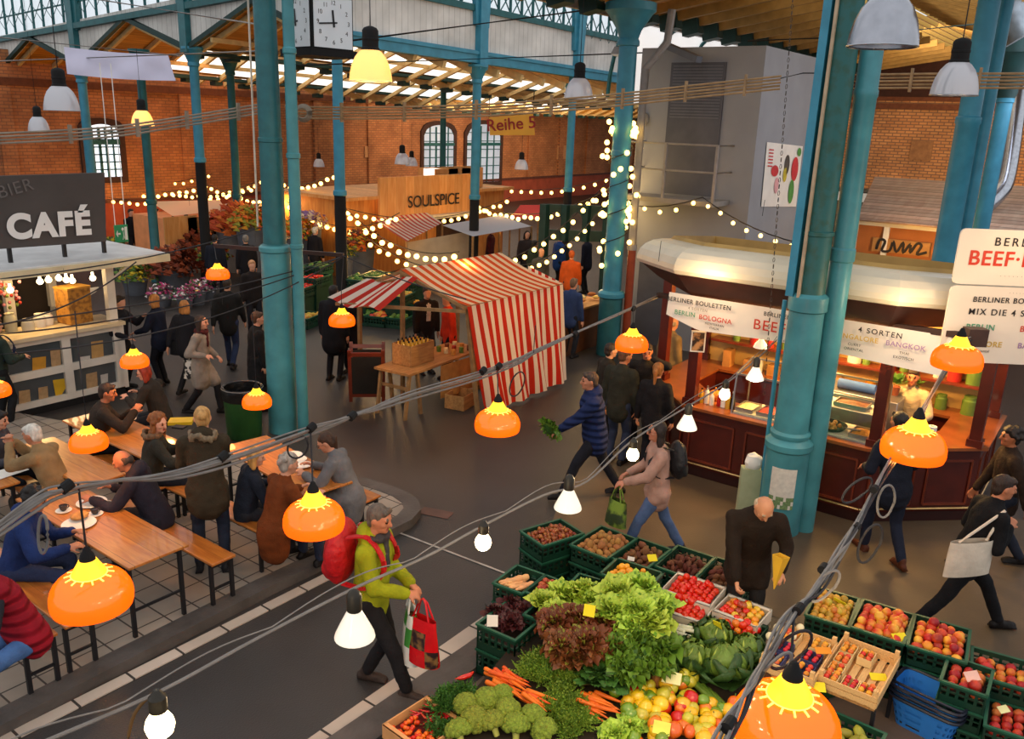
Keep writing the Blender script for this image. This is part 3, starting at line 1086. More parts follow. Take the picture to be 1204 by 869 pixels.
def quilt(c):
 if 'q' + c in _mc: return _mc['q' + c]
 m = _mc['q' + c] = cloth(c).copy()
 nt = m.node_tree
 w = nd(nt, 'ShaderNodeTexWave', bands_direction='Z', wave_profile='SIN')
 w.inputs['Scale'].default_value = 3.4
 w.inputs['Distortion'].default_value = .8
 b = nd(nt, 'ShaderNodeBump')
 b.inputs['Strength'].default_value = .9
 b.inputs['Distance'].default_value = .03
 L = nt.links.new
 L(nd(nt, 'ShaderNodeTexCoord').outputs['Object'], w.inputs['Vector'])
 L(w.outputs['Fac'], b.inputs['Height'])
 L(b.outputs['Normal'], nt.nodes['Principled BSDF'].inputs['Normal'])
 return m
def hairm(c): return mat('hair_' + c.strip('#'), c, .6, .35, 25, bump=.5, bscale=60, stretch=(1, 1, .35))
M_eye = mat('dark_eye', '#1c1310', .3, 0)
M_lip = mat('lips', '#a04a42', .5, 0)
def hand(mb, wr, d, n, sgn, curl, s, near):
 """palm, four fingers and a thumb; d along the hand, n out of the palm"""
 d = d.normalized()
 n = (n - d * n.dot(d)).normalized()
 l = d.cross(n) * sgn           # towards the thumb
 rf = .0105 * s
 for o_ in (-.024, 0, .024):
  mb.cap(wr + d * .015 * s + l * o_ * .6 * s, wr + d * .085 * s + l * o_ * s, .02 * s, .017 * s, 8)
 if not near:
  mb.cap(wr + d * .09 * s, wr + d * .15 * s + n * .02 * s, .03 * s, .022 * s, 8, flat=(n, .6))
  mb.cap(wr + d * .03 * s + l * .03 * s, wr + d * .09 * s + l * .05 * s, .016 * s, .012 * s, 6)
  return
 for i, L in enumerate((.066, .078, .073, .056)):
  o_ = .034 - .0225 * i
  b = wr + d * (.088 - abs(i - 1.4) * .004) * s + l * o_ * s
  dd = (d + l * (.10 - .07 * i)).normalized()
  c0 = curl * (1 + .12 * i)
  for k, fr in enumerate((.45, .32, .25)):
   ang = c0 * (.6, 1.5, 2.1)[k]
   q = dd * math.cos(ang) + n * math.sin(ang)
   e = b + q * L * fr * s
   mb.cap(b, e, rf * (1 - .08 * k), rf * (.95 - .1 * k), 7)
   b = e
 b = wr + d * .028 * s + l * .032 * s
 q = (d * .62 + l * .68 + n * .35).normalized()
 e = b + q * .04 * s
 mb.cap(b - q * .015 * s, e, rf * 1.3, rf * 1.1, 7)
 q = (d * .85 + l * .25 + n * (.3 + curl * .5)).normalized()
 mb.cap(e, e + q * .035 * s, rf * 1.1, rf * .9, 7)
def person(label, loc, deg, h=1.72, pose='stand', lean=4, side=0, seat=.48, feet=None, hands=None, head=(0, 0), top=('jacket', '#222226'),
           legs='#1d2028', shoes='#171312', hair=('short', '#3a2a1c'), skin='#d2987a', w=1.0, near=True, scarf=None, fur=None, hood=None,
           twist=0, curl=.5, group=None, stride=.33, front=None, palms=None, rz=None, dz=0.0, collar=True, glasses=False, trouser=True):
 s = h / 1.75
 loc = V((loc.x, loc.y, loc.z + dz))
 rz = rot_of(deg) if rz is None else rz
 X, Y, Z = V((1, 0, 0)), V((0, 1, 0)), V((0, 0, 1))
 ph = {'stand': .925 * s, 'walk': .895 * s, 'sit': seat + .10 * s}[pose]
 P = V((0, 0, ph))
 if pose == 'walk':
  m_ = max(abs(f[1]) for f in feet) if feet else stride
  ph = min(ph, .09 * s + math.sqrt(max((.86 * s) ** 2 - m_ * m_, .2)) * .985)
 U = V((math.sin(R_(side)), math.sin(R_(lean)), math.cos(R_(lean)))).normalized()
 XT = Matrix.Rotation(R_(twist), 3, 'Z') @ X
 XT = (XT - U * XT.dot(U)).normalized()
 YT = U.cross(XT)
 N = P + U * .52 * s
 CHEST = P + U * .34 * s
 shw = .178 * s * w
 sh = [N - U * .075 * s - XT * shw, N - U * .075 * s + XT * shw]
 hp = [P - X * .088 * s - U * .02 * s, P + X * .088 * s - U * .02 * s]
 if feet is None:
  if pose == 'stand': feet = ((-.1, 0.0, 0), (.1, .02, 0))
  elif pose == 'walk': feet = ((-.08, stride, 0), (.08, -stride, .02))
  else: feet = ((-.13, .42, 0), (.13, .46, 0))
 ft = [V(f) + V((0, 0, .075 * s)) for f in feet]
 kn, an = [], []
 for i in (0, 1):
  k_, e_ = ik(hp[i], ft[i], .435 * s, .425 * s, V(((-.12, .12)[i] if pose != 'sit' else (-.25, .25)[i], 1, .25)))
  kn.append(k_); an.append(e_)
 if hands is None:
  sw = {'walk': .22}.get(pose, .05)
  hands = ((-.25, .04 - (sw if pose == 'walk' else 0), ph - .1 * s), (.25, .04 + sw, ph - .1 * s)) if pose != 'sit' else ((-.16, .38, ph + .2), (.16, .38, ph + .2))
 el, wr = [], []
 for i in (0, 1):
  t = V(hands[i])
  pole = V(((-.55, .55)[i], -.6, -.7))
  e_, w_ = ik(sh[i], t, .285 * s, .255 * s, pole)
  el.append(e_); wr.append(w_)
 # head frame
 yw, pt = R_(head[0]), R_(head[1])
 hf = V((-math.sin(yw) * math.cos(pt), math.cos(yw) * math.cos(pt), -math.sin(pt)))
 hr = V((math.cos(yw), math.sin(yw), 0))
 hu = hr.cross(hf)
 HC = N + U * .05 * s + hu * .115 * s + hf * .025 * s
 fr = (hr, hf, hu)
 # ---------------- body
 b = MB()
 b.ell(HC, (.074 * s, .093 * s, .106 * s), 16, 12, fr)
 b.ell(HC + hf * .026 * s - hu * .062 * s, (.055 * s, .062 * s, .058 * s), 14, 10, fr)
 b.ell(HC + hf * .06 * s - hu * .09 * s, (.03 * s, .03 * s, .024 * s), 10, 8, fr)
 if near:
  b.cap(HC + hf * .088 * s + hu * .008 * s, HC + hf * .106 * s - hu * .03 * s, .0105 * s, .0165 * s, 8)
  b.cap(HC + hf * .082 * s + hr * .04 * s + hu * .022 * s, HC + hf * .082 * s - hr * .04 * s + hu * .022 * s, .0135 * s, .0135 * s, 8)
  b.cap(HC + hf * .078 * s + hr * .016 * s - hu * .062 * s, HC + hf * .078 * s - hr * .016 * s - hu * .062 * s, .0125 * s, .0125 * s, 8)
  for q in (-1, 1):
   b.ell(HC + hr * q * .076 * s - hu * .005 * s - hf * .008 * s, (.011 * s, .02 * s, .03 * s), 8, 7, fr)
   b.ell(HC + hr * q * .042 * s + hf * .058 * s - hu * .025 * s, (.024 * s, .024 * s, .022 * s), 8, 7, fr)
 b.cap(N - U * .04 * s, HC - hu * .06 * s - hf * .012 * s, .06 * s, .053 * s, 12)
 b.cap(P - U * .02 * s, CHEST, .118 * s * w, .125 * s * w, 14, flat=(YT, .68))
 b.cap(CHEST, N - U * .09 * s, .125 * s * w, .09 * s * w, 14, flat=(YT, .7))
 b.cap(sh[0], sh[1], .05 * s, .05 * s, 10)
 for i in (0, 1):
  b.cap(sh[i], el[i], .046 * s, .038 * s, 10)
  b.cap(el[i], wr[i], .038 * s, .026 * s, 10)
  b.cap(hp[i], kn[i], .075 * s, .05 * s, 10)
  b.cap(kn[i], an[i], .048 * s, .036 * s, 10)
  d = (wr[i] - el[i]).normalized()
  pn = V(palms[i]) if palms else (V(((1, -1)[i], .25, -.25)) if abs(d.z) > .6 else V(((.35, -.35)[i], 0, -1)))
  hand(b, wr[i], d, pn, (1, -1)[i] if True else 1, curl, s, near)
  toe = V((an[i].x, an[i].y, 0))
  fd = V(((-.12, .12)[i], 1, 0)).normalized()
  b.cap(an[i] - Z * .03 * s, an[i] - Z * .045 * s + fd * .13 * s, .035 * s, .03 * s, 8)
 M_s = skin_mat(skin)
 spots = []
 if near:
  for q in (-1, 1):
   spots.append((HC + hf * .084 * s + hr * q * .031 * s + hu * .002 * s, .0125 * s, 1))
   spots.append((HC + hf * .088 * s + hr * q * .034 * s + hu * .027 * s, .0135 * s, 3))
  spots += [(HC + hf * .09 * s - hu * .062 * s + hr * q * .012 * s, .013 * s, 2) for q in (-1, 0, 1)]
 root = blend_mesh(b, 'person', [M_s, M_eye, M_lip, hairm(hair[1])], None, (.0105 if near else .02) * s, 2 if near else 1, spots)
 root.location = loc
 root.rotation_euler = (0, 0, rz)
 tag(root, label, 'person', group)
 vx = (.017 if near else .03) * s
 # ---------------- top garment
 kind, tc = top[0], top[1]
 t = MB()
 puff = 1.12 if kind in ('puffer', 'vest') else 1.0
 if pose != 'sit':
  t.cap(P - U * .12 * s, P + U * .02 * s, .176 * s * w * puff, .176 * s * w * puff, 16, flat=(YT, .8))
 t.cap(P - U * .03 * s, P + U * .14 * s, .178 * s * w * puff, .17 * s * w * puff, 16, flat=(YT, .8))
 t.cap(P + U * .12 * s, CHEST + U * .04 * s, .17 * s * w * puff, .178 * s * w * puff, 16, flat=(YT, .78))
 t.cap(CHEST, N - U * .085 * s, .176 * s * w * puff, .115 * s * w, 16, flat=(YT, .8))
 t.cap(sh[0] + XT * .03 * s, sh[1] - XT * .03 * s, .076 * s * puff, .076 * s * puff, 12)
 t.cap(N - U * .05 * s, N + U * .012 * s + hf * .004, .078 * s, .07 * s, 12)
 if kind != 'vest':
  for i in (0, 1):
   t.cap(sh[i], el[i], .078 * s * puff, .066 * s * puff, 12)
   t.cap(el[i], el[i].lerp(wr[i], .95), .065 * s * puff, .05 * s * puff, 12)
 else:
  for i in (0, 1):
   t.cap(sh[i], sh[i].lerp(el[i], .12), .074 * s, .07 * s, 12)
 if kind in ('coat', 'parka'):
  hem = top[2]
  if pose == 'sit':
   for i in (0, 1):
    t.cap(hp[i], hp[i].lerp(kn[i], .75), .115 * s, .1 * s, 12)
   t.cap(P - U * .05 * s, V((0, .0, max(hem, .22))), .19 * s * w, .17 * s * w, 14, flat=(Y, .95))
  else:
   mid = (an[0] + an[1]) / 2
   k = (ph - hem) / max(ph - .08, .1)
   hc_ = V((P.x + (mid.x - P.x) * k, P.y + (mid.y - P.y) * k, hem + .08))
   t.cap(P, hc_, .172 * s * w, .205 * s * w, 16, flat=(YT, .78))
   for i in (0, 1):
    kk = min(1.0, (ph - hem) / max(ph - kn[i].z, .05))
    t.cap(hp[i], hp[i].lerp(kn[i], kk * .92), .118 * s, .108 * s, 12)
 if hood:
  t.ell(N - YT * .075 * s + U * .02 * s, (.12 * s, .075 * s, .085 * s), 12, 10, (XT, YT, U))
  t.cap(N - YT * .03 * s + XT * .09 * s, N - YT * .03 * s - XT * .09 * s, .045 * s, .045 * s, 10)
 m_t = quilt(tc) if kind in ('puffer', 'vest') else cloth(tc)
 g = blend_mesh(t, {'vest': 'vest', 'coat': 'coat', 'parka': 'parka', 'puffer': 'jacket', 'jacket': 'jacket', 'sweater': 'sweater'}[kind], [m_t, cloth(front) if front else m_t], root, vx, 3,
                   [(CHEST + YT * .16 * s + U * q * .07 * s, .062 * s, 1) for q in (-2, -1, 0, 1, 2)] if front else None, .012 if near else 0, 9)
 if kind == 'vest':
  t = MB()
  for i in (0, 1):
   t.cap(sh[i], el[i], .06 * s, .053 * s, 12)
   t.cap(el[i], el[i].lerp(wr[i], .95), .052 * s, .042 * s, 12)
   blend_mesh(t, 'sleeve', [cloth(top[2])], root, vx, 3, None, .01, 9)
   t = MB()
 # ---------------- trousers and shoes
 t = MB()
 t.cap(hp[0], hp[1], .105 * s, .105 * s, 12)
 t.cap(P - U * .04 * s, P + U * .06 * s, .142 * s * w, .138 * s * w, 14, flat=(YT, .78))
 for i in (0, 1):
  t.cap(hp[i], kn[i], .094 * s, .068 * s, 12)
  t.cap(kn[i], an[i] + (kn[i] - an[i]).normalized() * .03, .066 * s, .056 * s, 12)
 blend_mesh(t, 'trousers', [cloth(legs)], root, vx, 3, None, .008 if near else 0, 10)
 for i in (0, 1):
  fd = V(((-.12, .12)[i], 1, 0)).normalized()
  a_ = an[i]
  t = MB()
  t.cap(a_ - fd * .045 * s - Z * .035 * s, a_ + fd * .12 * s - Z * .04 * s, .04 * s, .036 * s, 12)
  t.cap(a_ + Z * .02 * s, a_ - Z * .03 * s, .047 * s, .042 * s, 12)
  t.cap(a_ + fd * .12 * s - Z * .045 * s, a_ + fd * .165 * s - Z * .047 * s, .034 * s, .027 * s, 10)
  t.box(a_ + fd * .055 * s - Z * .066 * s, (.075 * s, .27 * s, .018 * s))
  blend_mesh(t, 'shoe', [cloth(shoes, .5)], root, .013 * s, 2)
 # ---------------- hair
 st, hcol = hair[0], hair[1]
 t = MB()
 if st != 'bald':
  t.ell(HC - hf * .018 * s + hu * .03 * s, (.081 * s, .094 * s, .092 * s), 16, 12, fr)
  t.ell(HC - hf * .05 * s - hu * .02 * s, (.07 * s, .056 * s, .075 * s), 14, 10, fr)
  if st in ('short', 'curlyshort'):
   t.cap(HC + hf * .06 * s + hu * .075 * s - hr * .035 * s, HC + hf * .06 * s + hu * .075 * s + hr * .035 * s, .026 * s, .026 * s, 10)
  if st in ('long', 'curly', 'bob'):
   L = {'long': .27, 'curly': .22, 'bob': .12}[st]
   for q in (-1, -.5, 0, .5, 1):
    o0 = HC + hr * q * .072 * s - hf * (.062 - .05 * abs(q)) * s
    t.cap(o0 + hu * .02 * s, o0 - Z * L * s - hf * .015 * s + hr * q * .02 * s, .036 * s, .03 * s, 10)
  if st == 'ponytail':
   t.ell(HC - hf * .105 * s + hu * .015 * s, (.03 * s, .03 * s, .03 * s), 10, 8, fr)
   t.cap(HC - hf * .12 * s, HC - hf * .13 * s - Z * .2 * s, .032 * s, .018 * s, 10)
  if st == 'bun':
   t.ell(HC - hf * .1 * s + hu * .03 * s, (.05 * s, .045 * s, .05 * s), 12, 10, fr)
  if st in ('curly', 'curlyshort'):
   rr = random.Random(len(label))
   for _ in range(70 if st == 'curly' else 40):
    a_ = rr.uniform(0, 2 * PI)
    zz = rr.uniform(-.9 if st == 'curly' else -.1, 1)
    q = V((math.cos(a_) * math.sqrt(1 - min(zz, .99) ** 2), math.sin(a_) * math.sqrt(1 - min(zz, .99) ** 2), zz))
    if q.y > .45 and q.z < .6: continue
    cc = HC - hf * .02 * s + hu * .02 * s + hr * q.x * .095 * s + hf * q.y * .1 * s + hu * q.z * .1 * s - (Z * .1 * s if st == 'curly' and q.z < 0 else Z * 0)
    t.ell(cc, .027 * s, 7, 6)
  blend_mesh(t, 'hair', [hairm(hcol)], root, (.011 if near else .02) * s, 2 if st not in ('curly', 'curlyshort') else 1, None, .006 if near else 0, 22)
 else:
  for q in (-1, 1):
   t.ell(HC + hr * q * .062 * s - hf * .03 * s - hu * .005 * s, (.018 * s, .05 * s, .045 * s), 10, 8, fr)
  t.ell(HC - hf * .07 * s - hu * .02 * s, (.06 * s, .03 * s, .05 * s), 12, 8, fr)
  blend_mesh(t, 'hair', [hairm(hcol)], root, .011 * s, 2)
 if st == 'cap': pass
 if scarf:
  t = MB()
  ring = [N + U * (.015 + .012 * math.sin(3 * a)) * s + XT * .088 * s * math.cos(a) + YT * (.082 * s * math.sin(a) + .012) for a in [2 * PI * k / 14 for k in range(14)]]
  t.tube(ring, .036 * s, 10, closed=True)
  t.cap(N + YT * .1 * s - U * .01, N + YT * .14 * s - U * .2 * s + XT * .04, .04 * s, .035 * s, 10, flat=(YT, .5))
  blend_mesh(t, 'scarf', [cloth(scarf)], root, .014 * s, 2, None, .012, 20)
 if fur:
  t = MB()
  rr = random.Random(5)
  for k in range(46):
   a = rr.uniform(0, 2 * PI)
   c_ = N + U * rr.uniform(-.02, .03) * s - YT * .045 * s + XT * .115 * s * math.cos(a) + YT * .095 * s * math.sin(a)
   t.ell(c_, .03 * s * rr.uniform(.8, 1.2), 7, 6)
  blend_mesh(t, 'fur_collar', [hairm(fur)], root, .013 * s, 1, None, .012, 30)
 if glasses:
  t = MB()
  for q in (-1, 1):
   c_ = HC + hf * .1 * s + hr * q * .033 * s
   t.tube([c_ + hr * .024 * s * math.cos(a) + hu * .018 * s * math.sin(a) for a in [2 * PI * k / 12 for k in range(12)]], .0028, 5, closed=True)
   t.tube([c_ + hr * q * .024 * s, HC + hr * q * .08 * s - hf * .005 * s], .0028, 5)
  t.tube([HC + hf * .1 * s - hr * .01, HC + hf * .1 * s + hr * .01], .0028, 5)
  t.build('glasses', M_black, root)
 M4 = Matrix.Translation(loc) @ Matrix.Rotation(rz, 4, 'Z')
 Wp = lambda q: M4 @ q
 Wd = lambda q: (M4.to_3x3() @ q)
 return dict(root=root, loc=loc, rz=rz, sh=[Wp(q) for q in sh], wr=[Wp(q) for q in wr], el=[Wp(q) for q in el], N=Wp(N), U=Wd(U), X=Wd(XT), Y=Wd(YT), P=Wp(P), HC=Wp(HC), hf=Wd(hf), hu=Wd(hu), hr=Wd(hr), chest=Wp(CHEST), s=s,
    hand=[Wp(wr[i] + (wr[i] - el[i]).normalized() * .08 * s) for i in (0, 1)])
# ------------------------------------------------------------------ beer tables and benches on the terrace
M_table = board_mat('varnished_table_boards', '#b8692a', '#d58a3e', 'Y', .24, .3, .02, (3, 26, 26), coat=.4)
M_bench = board_mat('varnished_bench_boards', '#a85d22', '#c97a30', 'Y', .27, .3, .01, (3, 26, 26), coat=.4)
ZT, ZB = TH + .77, TH + .48
def dir_len(near_l, near_r, to, h):
 a, b = G(*near_l, h), G(*near_r, h)
 d = (G(*to, h) - b); d.z = 0; d.normalize()
 return d, max(.25, abs((b - a).dot(V((d.y, -d.x, 0)))))
d1, w1 = dir_len((157, 672), (222, 640), (152, 602), ZT)
d2, w2 = dir_len((379, 583), (415, 566), (372, 543), ZT)
def table_at(label, px, py, length=2.2, w=.6, h=ZT, bench=False, name='beer_table', d=None):
 """near right corner seen at px,py"""
 b = G(px, py, h)
 dd = d or d1
 c = b + dd * length / 2 + V((-dd.y, dd.x, 0)) * w / 2
 a = b + V((-dd.y, dd.x, 0)) * w
 rz = math.atan2(dd.y, dd.x)
 hh = h - TH
 t = thing(name, label, 'bench' if bench else 'table', (c.x, c.y, TH), rz, 'folding beer benches' if bench else 'folding beer tables')
 MB().box((0, 0, hh - .014), (length, w, .028)).build('seat' if bench else 'table_top', M_bench if bench else M_table, t, bevel=.006)
 r = MB()
 for s in (-1, 1):
  r.box((0, s * w * .36, hh - .04), (length * .96, .03, .025))
 r.build('frame', M_black, t)
 for sx in (-1, 1):
  x = sx * (length / 2 - (.06 if bench else .1))
  for sy in (-1, 1):
   MB().bar((x, sy * w * .42, 0), (x, sy * w * .42, hh - .05), .035, .035).build('leg', M_black, t)
  MB().bar((x, -w * .42, hh * .35), (x, w * .42, hh * .35), .022, .022).build('crossbar', M_black, t)
  q = MB().bar((x, -w * .42, hh - .06), (x, w * .42, hh - .06), .03, .03)
  q.bar((x, -w * .4, hh - .1), (x - sx * .3, 0, hh - .05), .015, .015).bar((x, w * .4, hh - .1), (x - sx * .3, 0, hh - .05), .015, .015)
  q.build('leg_brace', M_black, t)
 return t
table_at('long orange-brown beer table with plates and coffee cups on it', 222, 640, 2.2, w1)
table_at('beer table beside the kerb where the person in the grey cardigan sits', 415, 566, 1.9, .62, d=d2)
table_at('beer table under the small orange lamp, behind the bald man', 150, 556, 1.7, .5)
table_at('beer table with a yellow tray between the red-haired and curly-haired guests', 226, 524, 2.0, .6)
table_at('beer table at the left edge in front of the man in the tan jacket', 24, 566, 2.0, .6)
table_at('beer bench carrying the bald man, right of the table with coffee cups', 277, 652, 2.1, .27, ZB, True, 'beer_bench')
table_at('beer bench of the man in the blue hoodie, left of the table with coffee cups', 113, 722, 2.1, .27, ZB, True, 'beer_bench')
table_at('beer bench of the person in the red quilted vest at the left edge', 68, 744, 2.0, .27, ZB, True, 'beer_bench')
table_at('beer bench under the person in the long brown coat', 332, 617, 1.9, .27, ZB, True, 'beer_bench')
table_at('short beer bench behind the person in the grey cardigan, by the rounded kerb', 448, 582, 1.9, .27, ZB, True, 'beer_bench')
table_at('beer bench under the curly-haired guest in the fur-collared parka', 212, 566, 1.9, .27, ZB, True, 'beer_bench')
table_at('beer bench of the man in the tan jacket', 88, 590, 1.9, .27, ZB, True, 'beer_bench')
# crockery on the tables
M_china = mat('white_china', '#ece7dd', .25, .04)
M_darkchina = mat('dark_china', '#3a3230', .25, .1)
M_coffee = mat('coffee', '#2a1408', .2, 0)
M_paper = mat('white_paper', '#ece8df', .8, .05)
M_bread = mat('bread', '#c98d4c', .8, .25, 20, bump=.3)
def plate(label, p, r, m=M_china, grp=None):
 o = MB().lathe([(.001, 0), (r * .6, 0), (r, .018), (r * .97, .022), (r * .58, .007), (.001, .006)], 24).build('plate', m)
 o.location = p
 tag(o, label, 'plate', grp)
 return o
def cup(label, p, dark=False):
 t = thing('coffee_cup', label, 'cup', p)
 MB().lathe([(.001, 0), (.075, .006), (.078, .012), (.03, .008), (.001, .008)], 20).build('saucer', M_china, t)
 MB().lathe([(.001, .01), (.024, .01), (.036, .03), (.041, .065), (.037, .065), (.033, .035), (.001, .02)], 18).tube([(.036 + .02 * math.sin(R_(a)), 0, .04 + .018 * math.cos(R_(a))) for a in range(0, 181, 30)], .005, 6).build('bowl', M_darkchina if dark else M_china, t)
 MB().lathe([(.036, .058), (.001, .058)], 18).build('coffee', M_coffee, t)
 return t
cup('dark coffee cup on a white saucer near the man in the blue hoodie', G(75, 601, ZT), True)
cup('dark coffee cup on a saucer in the middle of the table by the bald man', G(112, 605, ZT), True)
cup('white coffee cup in the hand of the bald man', G(127, 597, ZT))
plate('oval white plate in front of the bald man on the coffee table', G(108, 592, ZT), .15)
plate('big crumpled white plate with bread on the near part of the coffee table', G(93, 617, ZT), .16)
o = MB().ell((0, 0, .03), (.09, .07, .035), 14, 8, disp=lambda q: 1 + .15 * noise.noise(q * 3)).build('flat_bread', M_bread)
o.location = G(94, 611, ZT) + V((0, 0, .015)); tag(o, 'piece of flat bread on the crumpled white plate', 'bread')
for i, (x, y, lb) in enumerate(((350, 541, 'white plate with leftovers near the brown coat'), (356, 548, 'white plate in the middle of the kerbside table'), (345, 536, 'small white plate furthest back on the kerbside table'), (150, 494, 'white plate by the man in the dark jacket at the rear table'))):
 plate(lb, G(x, y, ZT), .11)
o = MB().box((0, 0, .02), (.3, .2, .04)).build('yellow_tray', mat('yellow_tray', '#c2a318', .5, .15)); o.location = G(213, 497, ZT); o.rotation_euler = (0, 0, 2.4); tag(o, 'yellow tray on the rear table beside the curly-haired guest', 'tray')
o = MB().box((0, 0, .01), (.16, .1, .02)).build('menu_card', M_black); o.location = G(211, 503, ZT); o.rotation_euler = (0, 0, 2.0); tag(o, 'dark menu card on the rear table', 'card')
o = MB().add([(-.2, -.12, 0), (.2, -.1, .01), (.18, .12, .012), (-.17, .13, .004)], [(0, 1, 2, 3)]).build('napkin', M_paper); o.location = G(8, 557, ZT) + V((0, 0, .004)); tag(o, 'crumpled white paper on the table at the left edge', 'paper')
# rubbish bin beside the clock column
bp_ = G(288, 513)
t = thing('rubbish_bin', 'dark green rubbish bin with a black liner beside the clock column', 'bin', (bp_.x, bp_.y, 0))
MB().lathe([(.001, 0), (.24, 0), (.26, .04), (.29, .78), (.27, .78), (.24, .06), (.001, .05)], 24).build('drum', mat('bin_green', '#1f4a1e', .45, .2), t)
lb_ = MB()
lb_.lathe([(.295, .62), (.305, .7), (.31, .8), (.3, .82), (.27, .81), (.25, .6), (.001, .5)], 24)
blend = lb_.build('liner', mat('bin_liner', '#121214', .25, .1, bump=.6, bscale=18), t)
MB().tube([(.3 * math.cos(2 * PI * k / 24), .3 * math.sin(2 * PI * k / 24), .8) for k in range(24)], .012, 6, closed=True).build('rim', mat('grey_rim', '#6a6664', .5), t)
# ------------------------------------------------------------------ people
TZ = V((0, 0, TH))
def seat_loc(px, py):
 q = G(px, py, TH + .60)
 return V((q.x, q.y, TH))
def gl(px, py, h=0.0):
 q = G(px, py, h)
 return V((q.x, q.y, h))
# --- seated guests and the ones standing among the tables
gm = person('man in a lime-green jacket and dark trousers walking past the kerb', gl(438, 808), 104, 1.84, 'walk', lean=4, feet=((-.09, -.1, 0), (.07, .36, 0)), hands=((-.07, .33, 1.05), (.10, .36, 1.06)),
   top=('jacket', '#8c9417'), legs='#1a191c', shoes='#3a2f2a', hair=('short', '#5b5148'), skin='#b9795a', head=(-6, 8), scarf='#3c3a3c', hood=True, curl=.9)
bald = person('bald man in a dark hooded top seated at the table with coffee cups', seat_loc(186, 604), -92, 1.78, 'sit', lean=24, hands=((-.2, .58, .84), (.12, .50, .84)), top=('sweater', '#2b2731'), legs='#23242c',
              hair=('bald', '#3b302a'), skin='#a76a4e', head=(6, 26), hood=True, seat=.48, front='#23222c')
hood_man = person('dark-haired man in a blue hoodie seated at the table with coffee cups', seat_loc(18, 662), 72, 1.76, 'sit', lean=18, hands=((-.05, .5, .84), (.25, .5, .82)), top=('sweater', '#1d2f5e'), legs='#2a3452',
                  hair=('curlyshort', '#17110e'), skin='#b87857', head=(-8, 18), hood=True)
vest = person('person in a red quilted vest and blue jeans seated at the left edge', seat_loc(32, 742), -140, 1.74, 'sit', lean=20, side=20, hands=((-.2, .55, .84), (.2, .5, .84)), top=('vest', '#8d1424', '#2a2c34'), legs='#4a6fa5',
              hair=('short', '#4a3a2c'), head=(0, 10), shoes='#2c2a2e')
tan = person('grey-haired man in a tan jacket with his hands clasped at his face', seat_loc(70, 574), -86, 1.76, 'sit', lean=20, hands=((-.03, .50, 1.1), (.05, .5, 1.1)), top=('jacket', '#8d7350'), legs='#3a332c',
             hair=('short', '#c9c3b8'), skin='#b67a5b', head=(-4, 10), collar=True)
person('dark-haired person in a grey top opposite the tan jacket, cut by the left edge', seat_loc(-12, 552), 84, 1.7, 'sit', lean=14, top=('sweater', '#46464e'), hair=('short', '#1b1310'), head=(0, 10))
person('man in a dark brown jacket seated at the rear table with raised hands', seat_loc(112, 520), 62, 1.78, 'sit', lean=16, hands=((-.02, .46, .95), (.16, .48, 1.0)), top=('jacket', '#2e2722'), hair=('short', '#2e1f16'), skin='#b0704f', head=(-14, 8))
person('red-haired woman with glasses seated at the rear table', seat_loc(190, 486), -84, 1.66, 'sit', lean=16, top=('jacket', '#2b2622'), hair=('bob', '#8c2a10'), skin='#d89a7d', head=(20, 14), glasses=True, hands=((-.15, .4, .84), (.15, .4, .84)))
person('smiling curly-haired woman in a fur-collared parka', seat_loc(178, 556), 66, 1.68, 'sit', lean=10, top=('jacket', '#302f29'), hair=('curly', '#8a5228'), skin='#e0a487', head=(-42, 8), fur='#6d5238', hands=((-.1, .42, .84), (.2, .44, .84)))
blonde = person('blonde woman in an olive parka with a fur hood, standing with her back to us', gl(250, 668, TH), -14, 1.84, 'stand', lean=4, feet=((-.12, -.02, 0), (.14, -.04, 0)), hands=((-.12, .36, 1.22), (.0, .38, 1.2)), top=('coat', '#3a3022', .72), legs='#232a3a',
    hair=('bun', '#b88a50'), skin='#d89a7d', head=(6, 14), fur='#7a6850', hood=True, shoes='#1a1a1e')
person('blond person in a navy jacket seated left of the brown coat', seat_loc(288, 596), 58, 1.58, 'sit', lean=12, top=('jacket', '#20242f'), hair=('bob', '#c98f4c'), skin='#dba184', head=(-20, 10), legs='#2a2a30')
brown = person('grey-haired person in a long rust-brown coat seated with their back to us', seat_loc(322, 616), 44, 1.72, 'sit', lean=16, top=('coat', '#6b3413', .3), hair=('curlyshort', '#9c9288'), skin='#cf9578', head=(-6, 10), legs='#2a3042', hands=((-.15, .42, .84), (.17, .42, .84)))
person('woman in a long grey cardigan with sunglasses pushed up, seated by the kerb', seat_loc(411, 578), -82, 1.7, 'sit', lean=20, top=('coat', '#6b6a6c', .35), front='#c9c0b2', hair=('ponytail', '#3d2617'), skin='#c98a6b', head=(10, 28), hands=((-.18, .46, .84), (.12, .48, .84)), legs='#3a3a42', glasses=True)
# --- the aisle on the left
person('person with a dark backpack at the café counter on the left edge', gl(6, 502), 28, 1.74, 'stand', top=('jacket', '#27332d'), legs='#181a1d', hair=('short', '#5a3d28'), hands=((-.2, .3, 1.1), (.2, .3, 1.1)))
person('person in a dark dotted coat holding a cup beside the café', gl(147, 457), 88, 1.72, 'stand', top=('coat', '#1c1c22', .55), legs='#15161a', hair=('short', '#2d2019'), near=False, hands=((-.12, .38, 1.3), (.2, .2, 1.0)))
person('blonde woman in a navy winter coat facing the café', gl(193, 452), -84, 1.70, 'stand', top=('coat', '#191e2e', .78), legs='#14151c', hair=('bob', '#b97a3c'), near=False, hands=((-.2, .34, 1.0), (.2, .32, 1.02)))
person('blonde woman in a black jacket seen from behind', gl(222, 458), 18, 1.68, 'walk', top=('jacket', '#1c1d24'), legs='#16171c', hair=('bob', '#a87038'), near=False)
